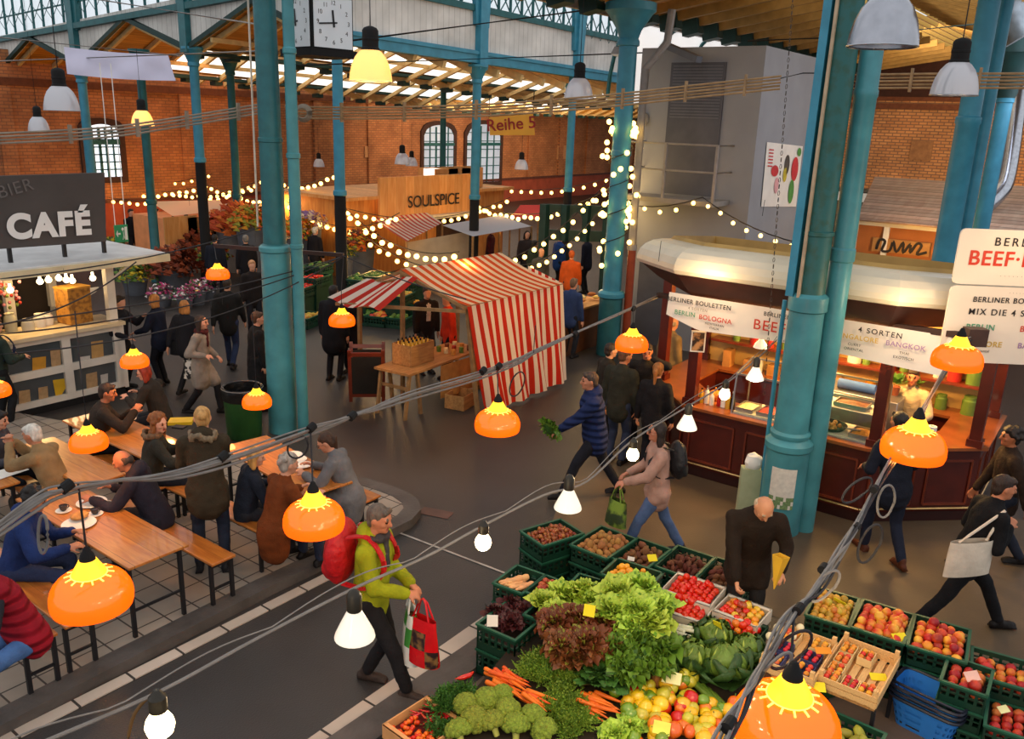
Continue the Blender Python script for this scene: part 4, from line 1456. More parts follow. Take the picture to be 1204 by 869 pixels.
person('dark-haired woman in a long beige coat with a burgundy scarf', gl(240, 486), 92, 1.72, 'walk', stride=.26, top=('coat', '#8b8076', .52), legs='#1b1a1d', hair=('long', '#2c1d18'), skin='#cf947a', scarf='#4a1d20', near=True, hands=((-.18, .2, .95), (.2, .16, 1.05)))
person('man in a black leather jacket and blue jeans walking away', gl(272, 432), -4, 1.82, 'walk', stride=.2, top=('jacket', '#1d1c1b'), legs='#27324e', hair=('short', '#30231a'), near=False)
person('person in a dark coat just left of the clock column', gl(304, 482), 62, 1.72, 'stand', top=('coat', '#1a1a1c', .5), legs='#151517', hair=('short', '#4d3320'), near=True)
person('man in a long black coat seen from behind near the vegetable crates', gl(393, 447), 14, 1.84, 'stand', top=('coat', '#15151a', .62), legs='#16161c', hair=('short', '#1e1713'), near=False, w=1.08)
person('woman with a brown scarf in a black coat facing the man in the black coat', gl(415, 438), -160, 1.72, 'stand', top=('coat', '#1a1719', .6), scarf='#5b3d2c', hair=('long', '#3b1f14'), near=False, hands=((-.1, .28, 1.05), (.1, .28, 1.1)), legs='#151417')
person('person in a dark jacket under the striped tent behind the bottles', gl(500, 438), 150, 1.76, 'stand', top=('jacket', '#1d1715'), front='#b8b0a6', legs='#1a1a1e', hair=('short', '#3a2a20'), near=False)
person('stallholder in an orange-red waistcoat inside the striped tent', gl(528, 447), -110, 1.72, 'stand', top=('jacket', '#c2331a'), legs='#17171c', hair=('short', '#2b1d16'), near=False)
# --- the aisle in front of the kiosk
hb = person('person in a blue and navy puffer jacket hurrying left with a bunch of leeks', gl(694, 586), -96, 1.84, 'walk', stride=.42, lean=8, top=('puffer', '#1b2850'), legs='#1d1e26', hair=('short', '#3b302a'), skin='#b87a5c', hands=((-.1, .52, 1.0), (.2, .05, .85)), hood=True)
person('man in a dark green jacket and jeans standing in the middle of the kiosk group', gl(722, 545), 35, 1.8, 'stand', top=('jacket', '#2a2a22'), legs='#2b3348', hair=('short', '#5b3c26'), skin='#bb7a58', head=(-25, 6))
person('dark-haired person half hidden behind the man in the dark green jacket', gl(706, 528), 70, 1.72, 'stand', top=('jacket', '#2b2620'), legs='#1b1b20', hair=('short', '#2a1d17'))
person('person in a dark coat raising a hand to the face as if on the phone', gl(752, 530), -160, 1.76, 'stand', top=('jacket', '#231f1e'), legs='#1d1d24', hair=('short', '#2c1e17'), skin='#a96848', head=(10, 10), hands=((-.12, .22, 1.55), (.24, .02, .85)), curl=1.2)
person('woman with a blonde ponytail in a black jacket at the kiosk counter', gl(762, 556), 30, 1.68, 'stand', top=('jacket', '#17161a'), legs='#1a1a20', hair=('ponytail', '#8a5a2c'), skin='#c98a6b')
person('balding man in a tan coat at the far side of the kiosk', gl(779, 486), 60, 1.76, 'stand', top=('coat', '#7a6546', .8), legs='#2c2824', hair=('bald', '#8a7a68'), skin='#c38360', near=False)
pk = person('dark-haired woman in a pale pink coat walking left with a black backpack', gl(766, 655), -94, 1.74, 'walk', stride=.36, top=('coat', '#a58274', .78), legs='#4a5f86', hair=('long', '#221612'), skin='#b87a60', glasses=True, hands=((-.12, .4, 1.0), (.2, .3, .98)), shoes='#24252c')
mb_ = person('balding man in a dark brown coat bending over the tomatoes with a yellow paper cone', gl(868, 752), -172, 1.84, 'stand', lean=24, top=('coat', '#231911', .7), legs='#1e1c1c', hair=('bald', '#b8a184'), skin='#c98d68', head=(14, 42), hands=((-.22, .42, 1.02), (.15, .52, .80)), curl=.9, w=1.08)
suit = person('man in a dark blue suit and brown shoes ordering at the kiosk', gl(1036, 658), -10, 1.88, 'walk', stride=.26, lean=7, top=('coat', '#161a26', .8), legs='#1b2030', shoes='#4a2412', hair=('short', '#17110e'), skin='#a96a4c', hands=((-.2, .3, 1.08), (.2, .36, 1.08)))
vk = person('kiosk vendor in a cream shirt behind the counter', gl(1052, 568), -150, 1.76, 'stand', top=('jacket', '#c9b48c'), legs='#2a2622', hair=('short', '#2a1a12'), skin='#b8754f', hands=((-.2, .35, 1.1), (.2, .35, 1.1)))
blk = person('man in black striding right with a white shoulder bag', gl(1122, 742), 92, 1.86, 'walk', stride=.5, lean=14, top=('sweater', '#101013'), legs='#131317', hair=('short', '#2b1d16'), skin='#b87858', head=(-6, 6), hands=((-.2, .3, 1.0), (.1, .26, 1.28)), curl=1.1, dz=-.05)
person('man in a dark brown jacket behind the striding man, at the right edge', gl(1164, 664), -78, 1.78, 'walk', top=('jacket', '#2b1d14'), legs='#20242f', hair=('curlyshort', '#1e140f'), skin='#a4623f')
# --- far visitors
far = [
 ('person in a dark blue coat standing by the flower stall', 256, 352, 4, '#1a1e28', '#1b1c22', ('short', '#1f1712')),
 ('person in a black jacket right of the dark blue coat at the flower stall', 293, 352, -30, '#17161a', '#1a1a20', ('short', '#7a746c')),
 ('man in a dark coat with a white carrier bag near the far stall', 186, 306, 60, '#25272b', '#202226', ('short', '#3a2c22')),
 ('person in a dark green anorak in front of the pink-awning stall', 223, 316, -10, '#20332a', '#202226', ('short', '#15100e')),
 ('person in dark clothes behind the exit sign', 158, 310, 120, '#1c1b1f', '#1a1a1e', ('short', '#2c1e16')),
 ('person in a dark jacket among the flowers behind the clock column', 371, 335, 30, '#1d1a1c', '#1a1a1e', ('short', '#cfc7b4')),
 ('man in a blue jacket behind the bread counter', 654, 344, 60, '#1f3f7a', '#1d1f28', ('short', '#3a2a20')),
 ('person in a navy tracksuit top with white sleeve stripes', 688, 345, -60, '#151a2c', '#15171f', ('short', '#15110f')),
 ('balding man in a grey jacket behind the striped tent', 632, 366, 150, '#4a4d50', '#2a2a2e', ('bald', '#5a4a3c')),
 ('person in a black hat shape of dark hair beside the grey canopy', 617, 340, 170, '#332b2b', '#22201f', ('bob', '#120e0d')),
 ('person in an orange top at the bread counter', 668, 372, 10, '#b8501e', '#2a2a30', ('short', '#b3541f')),
 ('person in camouflage green left of the green arcade', 624, 352, 60, '#37402f', '#22252a', ('short', '#2c221b')),
 ('person in a dark red top under the grey canopy', 575, 330, 100, '#4a1a24', '#1e1c20', ('short', '#2b1c16')),
 ('person in a denim-blue coat at the bread counter by the drape', 668, 420, 40, '#2c3f6a', '#20242c', ('short', '#6a5340')),
 ('person in a dark coat half hidden behind the clock column', 300, 396, 150, '#231d1c', '#1b1b20', ('short', '#c08a60')),
]
for lb, px, py, dg, tc, lc, hr_ in far:
 lb = lb.replace('black hat shape of dark hair', 'dark top with a black bob')
 person(lb, gl(px, py), dg, random.Random(px).uniform(1.66, 1.82), 'stand', top=('jacket', tc), legs=lc, hair=hr_, near=False)
finish_skins()
# --- things people carry
M_redpack = mat('red_nylon', '#b3131b', .55, .18, 6, bump=.4, bscale=30)
M_blackpack = mat('black_nylon', '#16161a', .6, .2, 6, bump=.4, bscale=30)
def backpack(label, ps, m, sc=1.0, off=.0):
 s = ps['s'] * sc
 c = ps['chest'] - ps['Y'] * (.25 * s) - ps['U'] * .02
 fr = (ps['X'], ps['Y'], ps['U'])
 t = thing('backpack', label, 'backpack', c)
 b = MB()
 b.ell((0, 0, 0), (.175 * s, .11 * s, .26 * s), 16, 12, fr, disp=lambda q: 1.08 - .08 * abs(q.z))
 b.ell(-ps['U'] * .11 * s - ps['Y'] * .07 * s, (.13 * s, .06 * s, .12 * s), 14, 10, fr)
 bag = blend_mesh(b, 'bag', [m], t, .016, 2, None, .012, 12)
 for q in (-1, 1):
  st = MB()
  o = ps['X'] * q * .11 * s
  a = ps['U'] * .18 * s + o + ps['Y'] * .08 * s
  b_ = ps['U'] * .212 * s + o + ps['Y'] * .25 * s
  c_ = ps['U'] * .03 * s + o * 1.1 + ps['Y'] * .385 * s
  d_ = -ps['U'] * .14 * s + o * 1.55 + ps['Y'] * .3 * s
  e_ = -ps['U'] * .18 * s + o * 1.2 + ps['Y'] * .08 * s
  pts = spline([a, b_, c_, d_, e_], 5)
  for k in range(len(pts) - 1):
   st.bar(pts[k], pts[k + 1], .045 * s, .012 * s)
  st.build('strap', m, t)
 z = MB().tube([ps['X'] * .165 * s * math.cos(R_(a)) - ps['Y'] * .075 * s + ps['U'] * .2 * s * math.sin(R_(a)) for a in range(0, 181, 15)], .005, 5)
 z.build('zip', M_black, t)
 return t
backpack('red backpack on the man in the lime-green jacket', gm, M_redpack, 1.1)
backpack('black backpack on the woman in the pale pink coat', pk, M_blackpack, .9)
def carrier(label, p, w, h, mats, name='shopping_bag', rz=0, fill=True, cat='bag', drop=.18):
 """soft bag hanging from point p"""
 t = thing(name, label, cat, p, rz)
 b = MB()
 b.grid(lambda u, v: V((w / 2 * math.cos(2 * PI * u) * (1 - .15 * v) * (1 + .06 * math.sin(9 * u * 2 + v * 5)), .085 * math.sin(2 * PI * u) * (1 - .55 * v ** 2), -drop - h * (1 - v))), 24, 8, lambda i, j: (i // 5 + j // 3) % len(mats))
 b.add([(w / 2 * math.cos(2 * PI * k / 24), .085 * math.sin(2 * PI * k / 24), -drop - h) for k in range(24)], [tuple(range(23, -1, -1))])
 b.build('body', mats, t, smooth=60)
 for q in (-1, 1):
  MB().tube([(-w * .25, q * .03, -drop), (-w * .1, q * .01, -.03), (0, 0, .0), (w * .1, q * .01, -.03), (w * .25, q * .03, -drop)], .009, 6).build('handle', mats[0], t)
 return t
M_bagred = mat('glossy_red_bag', '#c3121a', .25, .15, 6, bump=.3, bscale=14)
M_bagdark = mat('dark_patterned_bag', '#2a1a1c', .4, .3, 14, col2='#7a5a34')
M_bagwhite = mat('white_plastic_bag', '#cfd2cc', .35, .12, 6, bump=.3, bscale=12)
M_baggreen = mat('green_print', '#3f8a3a', .4, .2)
M_canvas = mat('cream_canvas', '#cbbfae', .85, .12, 8, bump=.3)
hd = gm['hand']
carrier('red and dark patterned shopping bag held by the man in lime green', hd[1] + gm['Y'] * .06 - V((0, 0, .02)), .34, .42, [M_bagred, M_bagdark, M_bagred], rz=gm['rz'] + 1.2)
carrier('white plastic bag with green print held by the man in lime green', hd[0] - V((0, 0, .02)) - gm['Y'] * .05, .28, .48, [M_bagwhite, M_bagwhite, M_baggreen], rz=gm['rz'] + .5)
tb = blk['hand'][1]
q = blk['sh'][1].lerp(blk['P'], .55) + blk['X'] * .2 - blk['Y'] * .22
t = thing('tote_bag', 'white canvas shoulder bag of the man striding in black', 'bag', q, blk['rz'] + .25)
b = MB().grid(lambda u, v: V(((.08 + .03 * math.sin(PI * u)) * math.sin(2 * PI * v) * .6, .24 * math.cos(2 * PI * v) * (1 + .06 * u), -.36 * u)), 8, 24)
b.add([(.048 * math.sin(2 * PI * k / 24), .254 * math.cos(2 * PI * k / 24), -.36) for k in range(24)], [tuple(range(24))])
b.build('body', M_canvas, t, smooth=60)
loc_ = t.location
for s_ in (-1, 1):
 MB().tube(spline([(0, s_ * .12, -.01), tuple(Matrix.Rotation(-(blk['rz'] + .25), 3, 'Z') @ (blk['sh'][1] + V((0, 0, .09)) - q)), (0, s_ * .10, -.01)][:2] if False else [V((0, s_ * .15, -.01)), Matrix.Rotation(-(blk['rz'] + .25), 3, 'Z') @ (blk['sh'][1] + blk['U'] * .085 - q)], 4), .014, 6).build('strap', M_canvas, t)
carrier('dark green shopping bag of vegetables held by the pink-coated woman', pk['hand'][0] - V((0, 0, .02)), .3, .3, [mat('dark_green_bag', '#26381c', .6, .3, 8, col2='#6f8a2e')], rz=pk['rz'] + .6)
carrier('zebra-patterned black and white handbag of the woman in beige', gl(237, 478) + V((0, 0, 1.05)) + RTH * .02 - FWH * .22, .4, .3, [mat('zebra_fabric', '#1c1a1b', .7, .2, 16, col2='#cfc8bd', c2lo=.48, c2hi=.53)], rz=rot_of(92) + PI / 2, name='handbag')
carrier('black shoulder bag on the blonde woman seen from behind', gl(213, 452) + V((0, 0, 1.05)), .34, .3, [M_blackpack], rz=rot_of(10), name='handbag')
backpack('dark blue backpack on the person at the left café counter', dict(chest=gl(14, 500) + V((0, 0, 1.28)), X=face_dir(118), Y=face_dir(28), U=V((0, 0, 1)), s=.95), mat('navy_nylon', '#1b2340', .6, .2))
# yellow paper cone in the hand of the bending man
pc = mb_['hand'][0]
t = MB()
t.lathe([(.004, -.30), (.055, .0), (.058, .02), (.053, .02), (.002, -.28)], 4)
o = t.build('paper_cone', mat('yellow_paper', '#d8a92a', .7, .1), smooth=0); o.location = pc + V((0, 0, .2)); o.scale = (1.35, 1.35, 1.0); o.rotation_euler = (.1, .12, .5)
tag(o, 'yellow paper cone held by the balding man over the fruit', 'paper cone')
# phone of the blonde woman
ph_ = blonde['hand'][0] + blonde['Y'] * .03 + V((0, 0, .05))
o = MB().box((0, 0, 0), (.075, .01, .15)).box((0, -.006, 0), (.068, .002, .135), mi=1).build('phone', [M_black, mat('lit_screen', '#cfe0d8', .2, .2, 30, emit=.6)])
o.location = ph_; o.rotation_euler = (-.2, 0, blonde['rz']); tag(o, 'phone with a lit screen held up by the blonde woman', 'phone')
# leeks carried by the hurrying person
finish_skins()
# ------------------------------------------------------------------ cables, pendant lamps, bulbs
M_cable = mat('grey_cable', '#75716f', .6, .15, 12)
M_cable_dk = mat('dark_cable', '#222024', .6, .15)
M_tan = mat('tan_cable', '#9a7c58', .6, .2, 10)
M_shade = thin_mat('orange_glass_shade', '#ff9518', .55, .12, emit=.36, ecol='#ff860e', refl=.07)
M_neck = mat('glowing_neck', '#ffd23a', .4, 0, emit=1.7, ecol='#ffb81c')
M_hot = mat('hot_bulb', '#fff2c8', .4, 0, emit=14, ecol='#ffe2a0')
M_slot = mat('lit_slot', '#ffe27a', .4, 0, emit=2.2, ecol='#ffc94a')
WARM = '#ffb45a'
def make_pendant():
 """cord at the top (origin = bottom rim level)"""
 t = thing('orange_pendant_lamp', 'x', 'lamp')
 prof = [(.478, -.05), (.494, .0), (.5, .06), (.496, .13), (.478, .2), (.445, .265), (.4, .32), (.34, .365), (.27, .395), (.2, .408), (.19, .4), (.27, .383), (.335, .353), (.393, .31), (.437, .257), (.469, .195), (.486, .13), (.49, .06), (.484, .0), (.468, -.05)]
 MB().lathe(prof, 40).build('shade', M_shade, t, smooth=50)
 nk = MB().lathe([(.215, .4), (.2, .44), (.165, .5), (.125, .57), (.11, .6), (.1, .61)], 20)
 ck = nk.build('neck', M_neck, t, smooth=50)
 sl = MB().tube([(.212 * math.cos(2 * PI * k / 28), .212 * math.sin(2 * PI * k / 28), .41) for k in range(28)], .008, 5, closed=True)
 for k in range(14):
  a = 2 * PI * k / 14
  d = V((math.cos(a), math.sin(a), 0))
  sl.bar(d * .215 + V((0, 0, .409)), d * .29 + V((0, 0, .392)), .018, .012)
 sl.build('slots', M_slot, t)
 sk = MB().lathe([(.1, .585), (.095, .63), (.08, .68), (.055, .72), (.04, .76), (.025, .78), (.001, .785)], 18)
 sk.build('socket', M_blackmat, t)
 MB().ell((0, 0, .25), (.11, .11, .13), 14, 10).build('bulb', M_hot, t)
 return t
LAMPD = []
proto = make_pendant()
M_cordm = M_cable_dk
def pendant(first, px, py, wpx, dia, label, top, power=9):
 """px,py: centre of the shade seen, top: point the cord hangs from"""
 z = 1000 * dia / wpx
 p = at(px, py, z)
 p.z -= .18 * dia
 t = proto if first else dup(proto)
 sc = dia
 place_first(t, p, random.uniform(0, 1), label, 'orange pendant lamps', scale=sc)
 tp = V(top) if top is not None else p + V((0, 0, 1.2))
 if top is None: tp = p + V((0, 0, 1.1))
 c = MB().tube([p + V((0, 0, .775 * sc)), V((p.x, p.y, (p.z + tp.z) / 2)), tp], .006, 6)
 o = c.build('cord', M_cordm)
 o.parent = t
 o.matrix_parent_inverse = wmat(t).inverted()
 LAMPD.append((p, dia, power))
 return p, tp
# cross arms on the two big columns
def cross_arm(label, pa, pb, post):
 tag(MB().bar(pa, pb, .07, .06).box(post, (.5, .5, .09)).build('cross_arm', M_iron), label, 'bracket', None, 'structure')
zD = (pD - CAM).dot(FW)
armL, armR = at(773, 347, 11.2), at(1146, 398, 8.2)
armL = at(773, 347, 12.4)
armR = at(1146, 396, 9.6)
tD = V((pD.x, pD.y, 0))
zz = hat(pD, 925, 358)
q = armL.lerp(armR, .43)
sh_ = V((pD.x, pD.y, zz)) - q
tag(MB().bar(armL, armR, .06, .07).build('cross_arm', M_iron), 'brown steel cross arm on the flyer column', 'bracket', None, 'structure')
tag(MB().box((armR.x, armR.y, armR.z), (.16, .22, .2), rz=PSI).build('junction_box', mat('brown_box', '#4a332a', .5)), 'brown junction box at the end of the cross arm', 'box')
a1L, a1R = at(252, 289, 13.9), at(404, 300, 13.5)
tag(MB().bar(a1L, a1R, .06, .06).build('cross_arm', M_iron), 'brown steel cross arm on the clock column', 'bracket', None, 'structure')
# main sagging bundle from the left edge to the cross arm
bl = [at(-40, 642, 3.9), at(40, 583, 4.15), at(78, 571, 4.3), at(175, 560, 4.9), at(262, 536, 5.3), at(365, 502, 5.9), at(417, 487, 6.3), at(480, 462, 6.9), at(585, 430, 7.8), at(662, 397, 8.9), at(720, 372, 10.2), armL]
bs = spline(bl, 6)
def strand(name, pts, r, m, label, cat='cable', grp=None):
 return tag(MB().tube(pts, r, 7).build(name, m), label, cat, grp)
rr = random.Random(3)
for k in range(5):
 ph = rr.uniform(0, 6)
 off = [V((rr.uniform(-.02, .02), rr.uniform(-.02, .02), rr.uniform(-.02, .02))) for _ in bs]
 amp = (.0, .02, .045, .075, .03)[k]
 pts = []
 for i, p in enumerate(bs):
  t = i / len(bs)
  sw = abs(math.sin(t * 10.5 + .6)) ** .8
  n_ = V((math.sin(ph + i * .5), math.cos(ph + i * .4), 0)) * .012
  pts.append(p + n_ - V((0, 0, amp * sw * (1 if t < .75 else .5))))
 strand('power_cable', pts, .009 if k else .006, M_cable, 'grey power cable in the long bundle sagging over the beer tables', grp='cables of the long bundle')
def tie(p, r=.04, d=None, label='black cable tie on a cable bundle', grp='black cable ties'):
 d = (d or (bs[6] - bs[0])).normalized()
 return tag(MB().cyl(p - d * .03, p + d * .03, r, n=10).build('cable_tie', M_blackmat), label, 'tie', grp)
for (x, y, z) in ((78, 572, 4.3), (262, 537, 5.3), (366, 503, 5.9), (414, 489, 6.25), (586, 431, 7.8), (568, 436, 7.6), (676, 393, 9.1), (745, 363, 11)):
 tie(at(x, y, z), .03)
def loop(px, py, z, r1, r2, rad, label, m=M_cable, tilt=0, turns=1):
 c = at(px, py, z)
 a, b = RTH * r1, V((0, 0, r2))
 n = 20 * turns
 pts = [c + a * math.cos(2 * PI * k / 20) * (1 + .05 * (k // 20)) + b * math.sin(2 * PI * k / 20) + FWH * .01 * (k / 20) + RTH * tilt * math.sin(2 * PI * k / 20) for k in range(n)]
 return tag(MB().tube(pts, rad, 6, closed=turns == 1).build('cable_loop', m), label, 'cable')
loop(50, 629, 4.15, .024, .105, .008, 'grey cable loop hanging under the bundle at the left', tilt=.015)
loop(350, 526, 5.9, .07, .085, .007, 'dark cable loop under the bundle beside the white lamp cord', M_cable_dk, .02)
loop(608, 452, 7.8, .06, .12, .007, 'dark cable loop above the orange lamp in front of the striped tent', M_cable_dk, .03)
# bundle to the lower right
rb = [armR, at(1130, 405, 9.2), at(1100, 455, 7.8), at(1075, 500, 6.6), at(1045, 545, 5.6), at(1010, 612, 4.8), at(983, 655, 4.4), at(955, 698, 4.05), at(930, 722, 3.8), at(905, 765, 3.5), at(880, 812, 3.2), at(855, 858, 3.0), at(830, 905, 2.8)]
rs_ = spline(rb, 6)
for k in range(6):
 ph = k * 1.1
 pts = []
 for i, p in enumerate(rs_):
  t = i / len(rs_)
  sw = abs(math.sin(t * 15 + .4))
  pts.append(p + RTH * (.012 * math.sin(ph + i * .35) + (k - 2.5) * .008 * sw) + V((0, 0, .012 * math.cos(ph * 2 + i * .3) - (.02 * (k % 3)) * sw)))
 strand('power_cable', pts, .0072, M_cable if k < 4 else M_cable_dk, 'grey power cable in the looped bundle at the lower right', grp='cables of the right bundle')
for (x, y, z) in ((1076, 498, 6.6), (1028, 575, 5.1), (1007, 620, 4.75), (968, 668, 4.3), (939, 716, 3.85), (857, 852, 3.02)):
 tie(at(x, y, z), .022, rb[8] - rb[6], 'black cable tie on the looped bundle at the lower right', 'ties of the right bundle')
for (x, y, z, a_, b_, tl, lb, m_) in ((1008, 577, 5.0, .06, .085, .05, 'dark loop of cable left of the knot over the suit', M_cable_dk), (1042, 590, 5.2, .05, .11, .0, 'grey loop of cable right of the knot over the suit', M_cable), (1023, 640, 4.7, .055, .12, .02, 'dark loop of cable hanging lower on the right bundle', M_cable_dk),
                               (930, 765, 3.7, .065, .1, .05, 'dark loop of cable above the biggest orange lamp', M_cable_dk), (970, 690, 4.2, .05, .09, .04, 'grey loop of cable beside the yellow paper cone', M_cable), (905, 800, 3.4, .045, .13, .06, 'long grey loop of cable left of the biggest orange lamp', M_cable)):
 loop(x, y, z, a_, b_, .0075, lb, m_, tl)
# pendants: shade centre px, py, width px, real diameter
def onb(px, z0, seq=bs):
 return min(seq, key=lambda p: abs(((p - CAM).dot(CR) / (p - CAM).dot(FW)) * FPX + 602 - px))
P_ = [
 (107, 693, 92, .42, 'big orange pendant lamp lowest at the left, over the bench end', onb(92, 0)),
 (369, 606, 72, .42, 'orange pendant lamp in front of the person in the brown coat', onb(366, 0)),
 (585, 494, 54, .42, 'orange pendant lamp in front of the striped tent', onb(585, 0)),
 (743, 402, 39, .42, 'orange pendant lamp at the left end of the kiosk cross arm', at(745, 362, 10.8)),
 (1075, 521, 73, .42, 'orange pendant lamp hanging over the man in the dark blue suit', onb(1073, 0, rs_)),
 (1126, 419, 57, .42, 'orange pendant lamp at the right end of the cross arm by the menu board', at(1126, 393, 7.4)),
 (925, 842, 124, .42, 'biggest and nearest orange pendant lamp over the melons', onb(936, 0, rs_)),
 (402, 375, 31, .42, 'orange pendant lamp in front of the man in the long black coat', a1R),
 (302, 470, 34, .34, 'orange pendant lamp over the rubbish bin', None),
 (158, 423, 32, .34, 'orange pendant lamp beside the white café front', None),
 (256, 321, 27, .36, 'orange pendant lamp at the left end of the clock-column arm', a1L),
 (104, 517, 43, .36, 'orange pendant lamp over the dark beer table behind the bald man', at(88, 366, 8.3)),
 (-6, 457, 34, .36, 'orange pendant lamp cut off by the left edge near the café', None),
]
for i, (px, py, w_, dia, lb, tp) in enumerate(P_):
 pendant(i == 0, px, py, w_, dia, lb, tp)
for i, (p, dia, e) in enumerate(LAMPD):
 lamp('pendant_light', p + V((0, 0, .03)), 16, WARM, .1)
# bare bulbs and reflector bulbs on the cable to the flyer column
M_bulb = mat('opal_bulb', '#fff3d8', .3, 0, emit=9, ecol='#ffe3ae')
M_refl = mat('reflector_bulb', '#fff6e6', .15, .1, 6, emit=.4, ecol='#fff0da', spec=.8)
M_reflf = mat('reflector_face', '#ffffff', .3, 0, emit=3.5, ecol='#fff2dc')
M_holder = mat('brass_black_holder', '#2b2418', .45, .2)
sl_ = [at(-30, 905, 3.0), at(62, 868, 3.3), at(190, 812, 3.75), at(300, 752, 4.2), at(418, 691, 4.75), at(500, 655, 5.2), at(570, 617, 5.7), at(640, 582, 6.3), at(690, 566, 6.8), at(745, 517, 7.6), at(805, 480, 8.6), at(852, 452, 9.5), at(888, 424, 10.2), at(913, 400, 10.9)]
ss = spline(sl_, 6)
strand('power_cable', ss, .009, M_cable, 'grey lamp cable strung from the lower left up to the flyer column')
strand('steel_wire', [p + V((0, 0, .02 + .05 * abs(math.sin(i * .33)))) for i, p in enumerate(ss)], .004, M_cable, 'thin steel wire carrying the lamp cable')
def bare_bulb(label, px, py, wpx, dia=.06):
 z = 1000 * dia / wpx
 p = at(px, py, z)
 t = thing('light_bulb', label, 'bulb', p, 0, 'bulbs on the lamp cable')
 r = dia / 2
 MB().lathe([(.001, -r), (r * .5, -r * .87), (r * .87, -r * .5), (r, 0), (r * .9, r * .45), (r * .6, r * .95), (r * .42, r * 1.3), (.001, r * 1.3)], 20).build('globe', M_bulb, t, smooth=60)
 MB().lathe([(r * .5, r * 1.2), (r * .62, r * 1.25), (r * .62, r * 2.3), (r * .45, r * 2.5), (r * .2, r * 2.9), (.001, r * 2.9)], 14).build('holder', M_holder, t)
 lamp('bulb_light', p - V((0, 0, r * 1.3)), 7, '#ffd9a0', .05)
def reflector_bulb(label, px, py, wpx, dia=.125):
 z = 1000 * dia / wpx
 p = at(px, py, z)
 t = thing('reflector_bulb', label, 'bulb', p, 0, 'bulbs on the lamp cable')
 r = dia / 2
 MB().lathe([(r, -r * .5), (r * .97, -r * .35), (r * .72, r * .2), (r * .45, r * .75), (r * .33, r * 1.0), (.001, r * 1.0)], 24).build('reflector', M_refl, t, smooth=60)
 MB().lathe([(.001, -r * .68), (r * .6, -r * .64), (r, -r * .5)], 24).build('face', M_reflf, t, smooth=60)
 MB().lathe([(r * .34, r * .95), (r * .38, r * 1.0), (r * .38, r * 1.8), (r * .25, r * 2.0), (r * .1, r * 2.1), (.001, r * 2.1)], 14).build('holder', M_holder, t)
 lamp('bulb_light', p - V((0, 0, r * 1.2)), 14, '#ffe0b0', .06)
bare_bulb('round glowing bulb nearest the lower left corner', 188, 853, 34)
reflector_bulb('big reflector bulb in front of the legs of the man in lime green', 417, 738, 48)
bare_bulb('round bulb between the lime-green jacket and the crates', 568, 638, 20)
reflector_bulb('reflector bulb over the chestnut crates', 668, 590, 33)
bare_bulb('round bulb in front of the pink coat', 744, 535, 15)
reflector_bulb('reflector bulb right of the pink-coated woman', 808, 498, 24)
bare_bulb('round bulb in front of the kiosk display case', 852, 464, 13)
reflector_bulb('small reflector bulb closest to the flyer column', 888, 441, 21)
strand('power_cable', spline([at(150, 870, 3.75), at(158, 840, 3.75), at(176, 818, 3.75), at(186, 813, 3.75)], 5), .008, mat('brown_flex', '#6a4a22', .5), 'short brown flex beside the nearest bulb')
# thin black cables over the café and the clock arm
for i, (a, b, dp_, lb) in enumerate((
  ((-20, 383, 9), (402, 302, 13.4), .12, 'thin dark cable from the left edge to the clock arm, upper one'),
  ((-20, 395, 9), (404, 301, 13.4), .2, 'thin dark cable from the left edge to the clock arm, middle one'),
  ((-20, 418, 8.6), (402, 303, 13.4), .32, 'thin dark cable from the left edge to the clock arm, lowest one'),
  ((-20, 330, 9), (305, 268, 13.2), .1, 'dark cable climbing past the exit sign'),
  ((-20, 385, 8.5), (160, 308, 11), .15, 'dark cable looping along the café roof'),
  ((402, 300, 13.4), (548, 352, 12), .05, 'thin wire from the clock arm to the striped tent'))):
 strand('black_cable', sag(at(*a), at(*b), dp_), .009, M_cable_dk, lb)
for (x, y, z, x2, y2) in ((302, 455, 9.9, 302, 352), (158, 408, 10.4, 150, 330)):
 pass
# the flat bundle of tan cables right across the hall
def tray(label, pts, n, w, m):
 mb_ = MB()
 for k in range(n):
  o_ = (k - (n - 1) / 2) * w
  mb_.tube([p + V((0, 0, o_)) + FWH * (.02 * (k % 2)) for p in pts], .016, 6)
 for i in range(1, len(pts), 5):
  mb_.bar(pts[i] - V((0, 0, w * n / 2 + .03)), pts[i] + V((0, 0, w * n / 2 + .05)), .03, .05)
 return tag(mb_.build('cable_bundle', m), label, 'cable bundle')
zb = 12.2
tray('grey flat cable bundle from the left edge to the clock column', spline([at(-30, 164, 11.8), at(120, 156, 12.2), at(220, 142, 12.7), at(305, 128, 13.2)], 8), 4, .045, mat('grey_tan_cable', '#8f8373', .6, .2))
tray('tan flat cable bundle from the clock column across to the flyer column', spline([at(335, 132, 13.2), at(430, 133, 13.2), at(560, 130, 13.0), at(700, 120, 12.6), at(820, 107, 12.2), at(918, 97, 11.8)], 8), 5, .042, M_tan)
tray('tan flat cable bundle from the flyer column to the right edge', spline([at(1003, 96, 11.2), at(1100, 95, 10.8), at(1230, 95, 10.4)], 8), 5, .042, M_tan)
strand('steel_wire', [at(918, 92, 11.8), at(944, 86, 11.5), at(1010, 86, 11.1)], .008, M_blackmat, 'short chain holding the tan bundle to the flyer column')
lc = at(357, 133, 12.9)
ml = MB()
for k in range(5):
 ml.tube([lc + RTH * (.125 - .012 * k) * math.cos(R_(a)) + V((0, 0, (.125 - .012 * k) * math.sin(R_(a)))) - FWH * .02 * k for a in range(0, 360, 18)], .012, 6, closed=True)
tag(ml.build('cable_coil', mat('grey_tan_cable', '#8f8373', .6, .2)), 'coil of grey cable hanging at the clock column', 'coil')
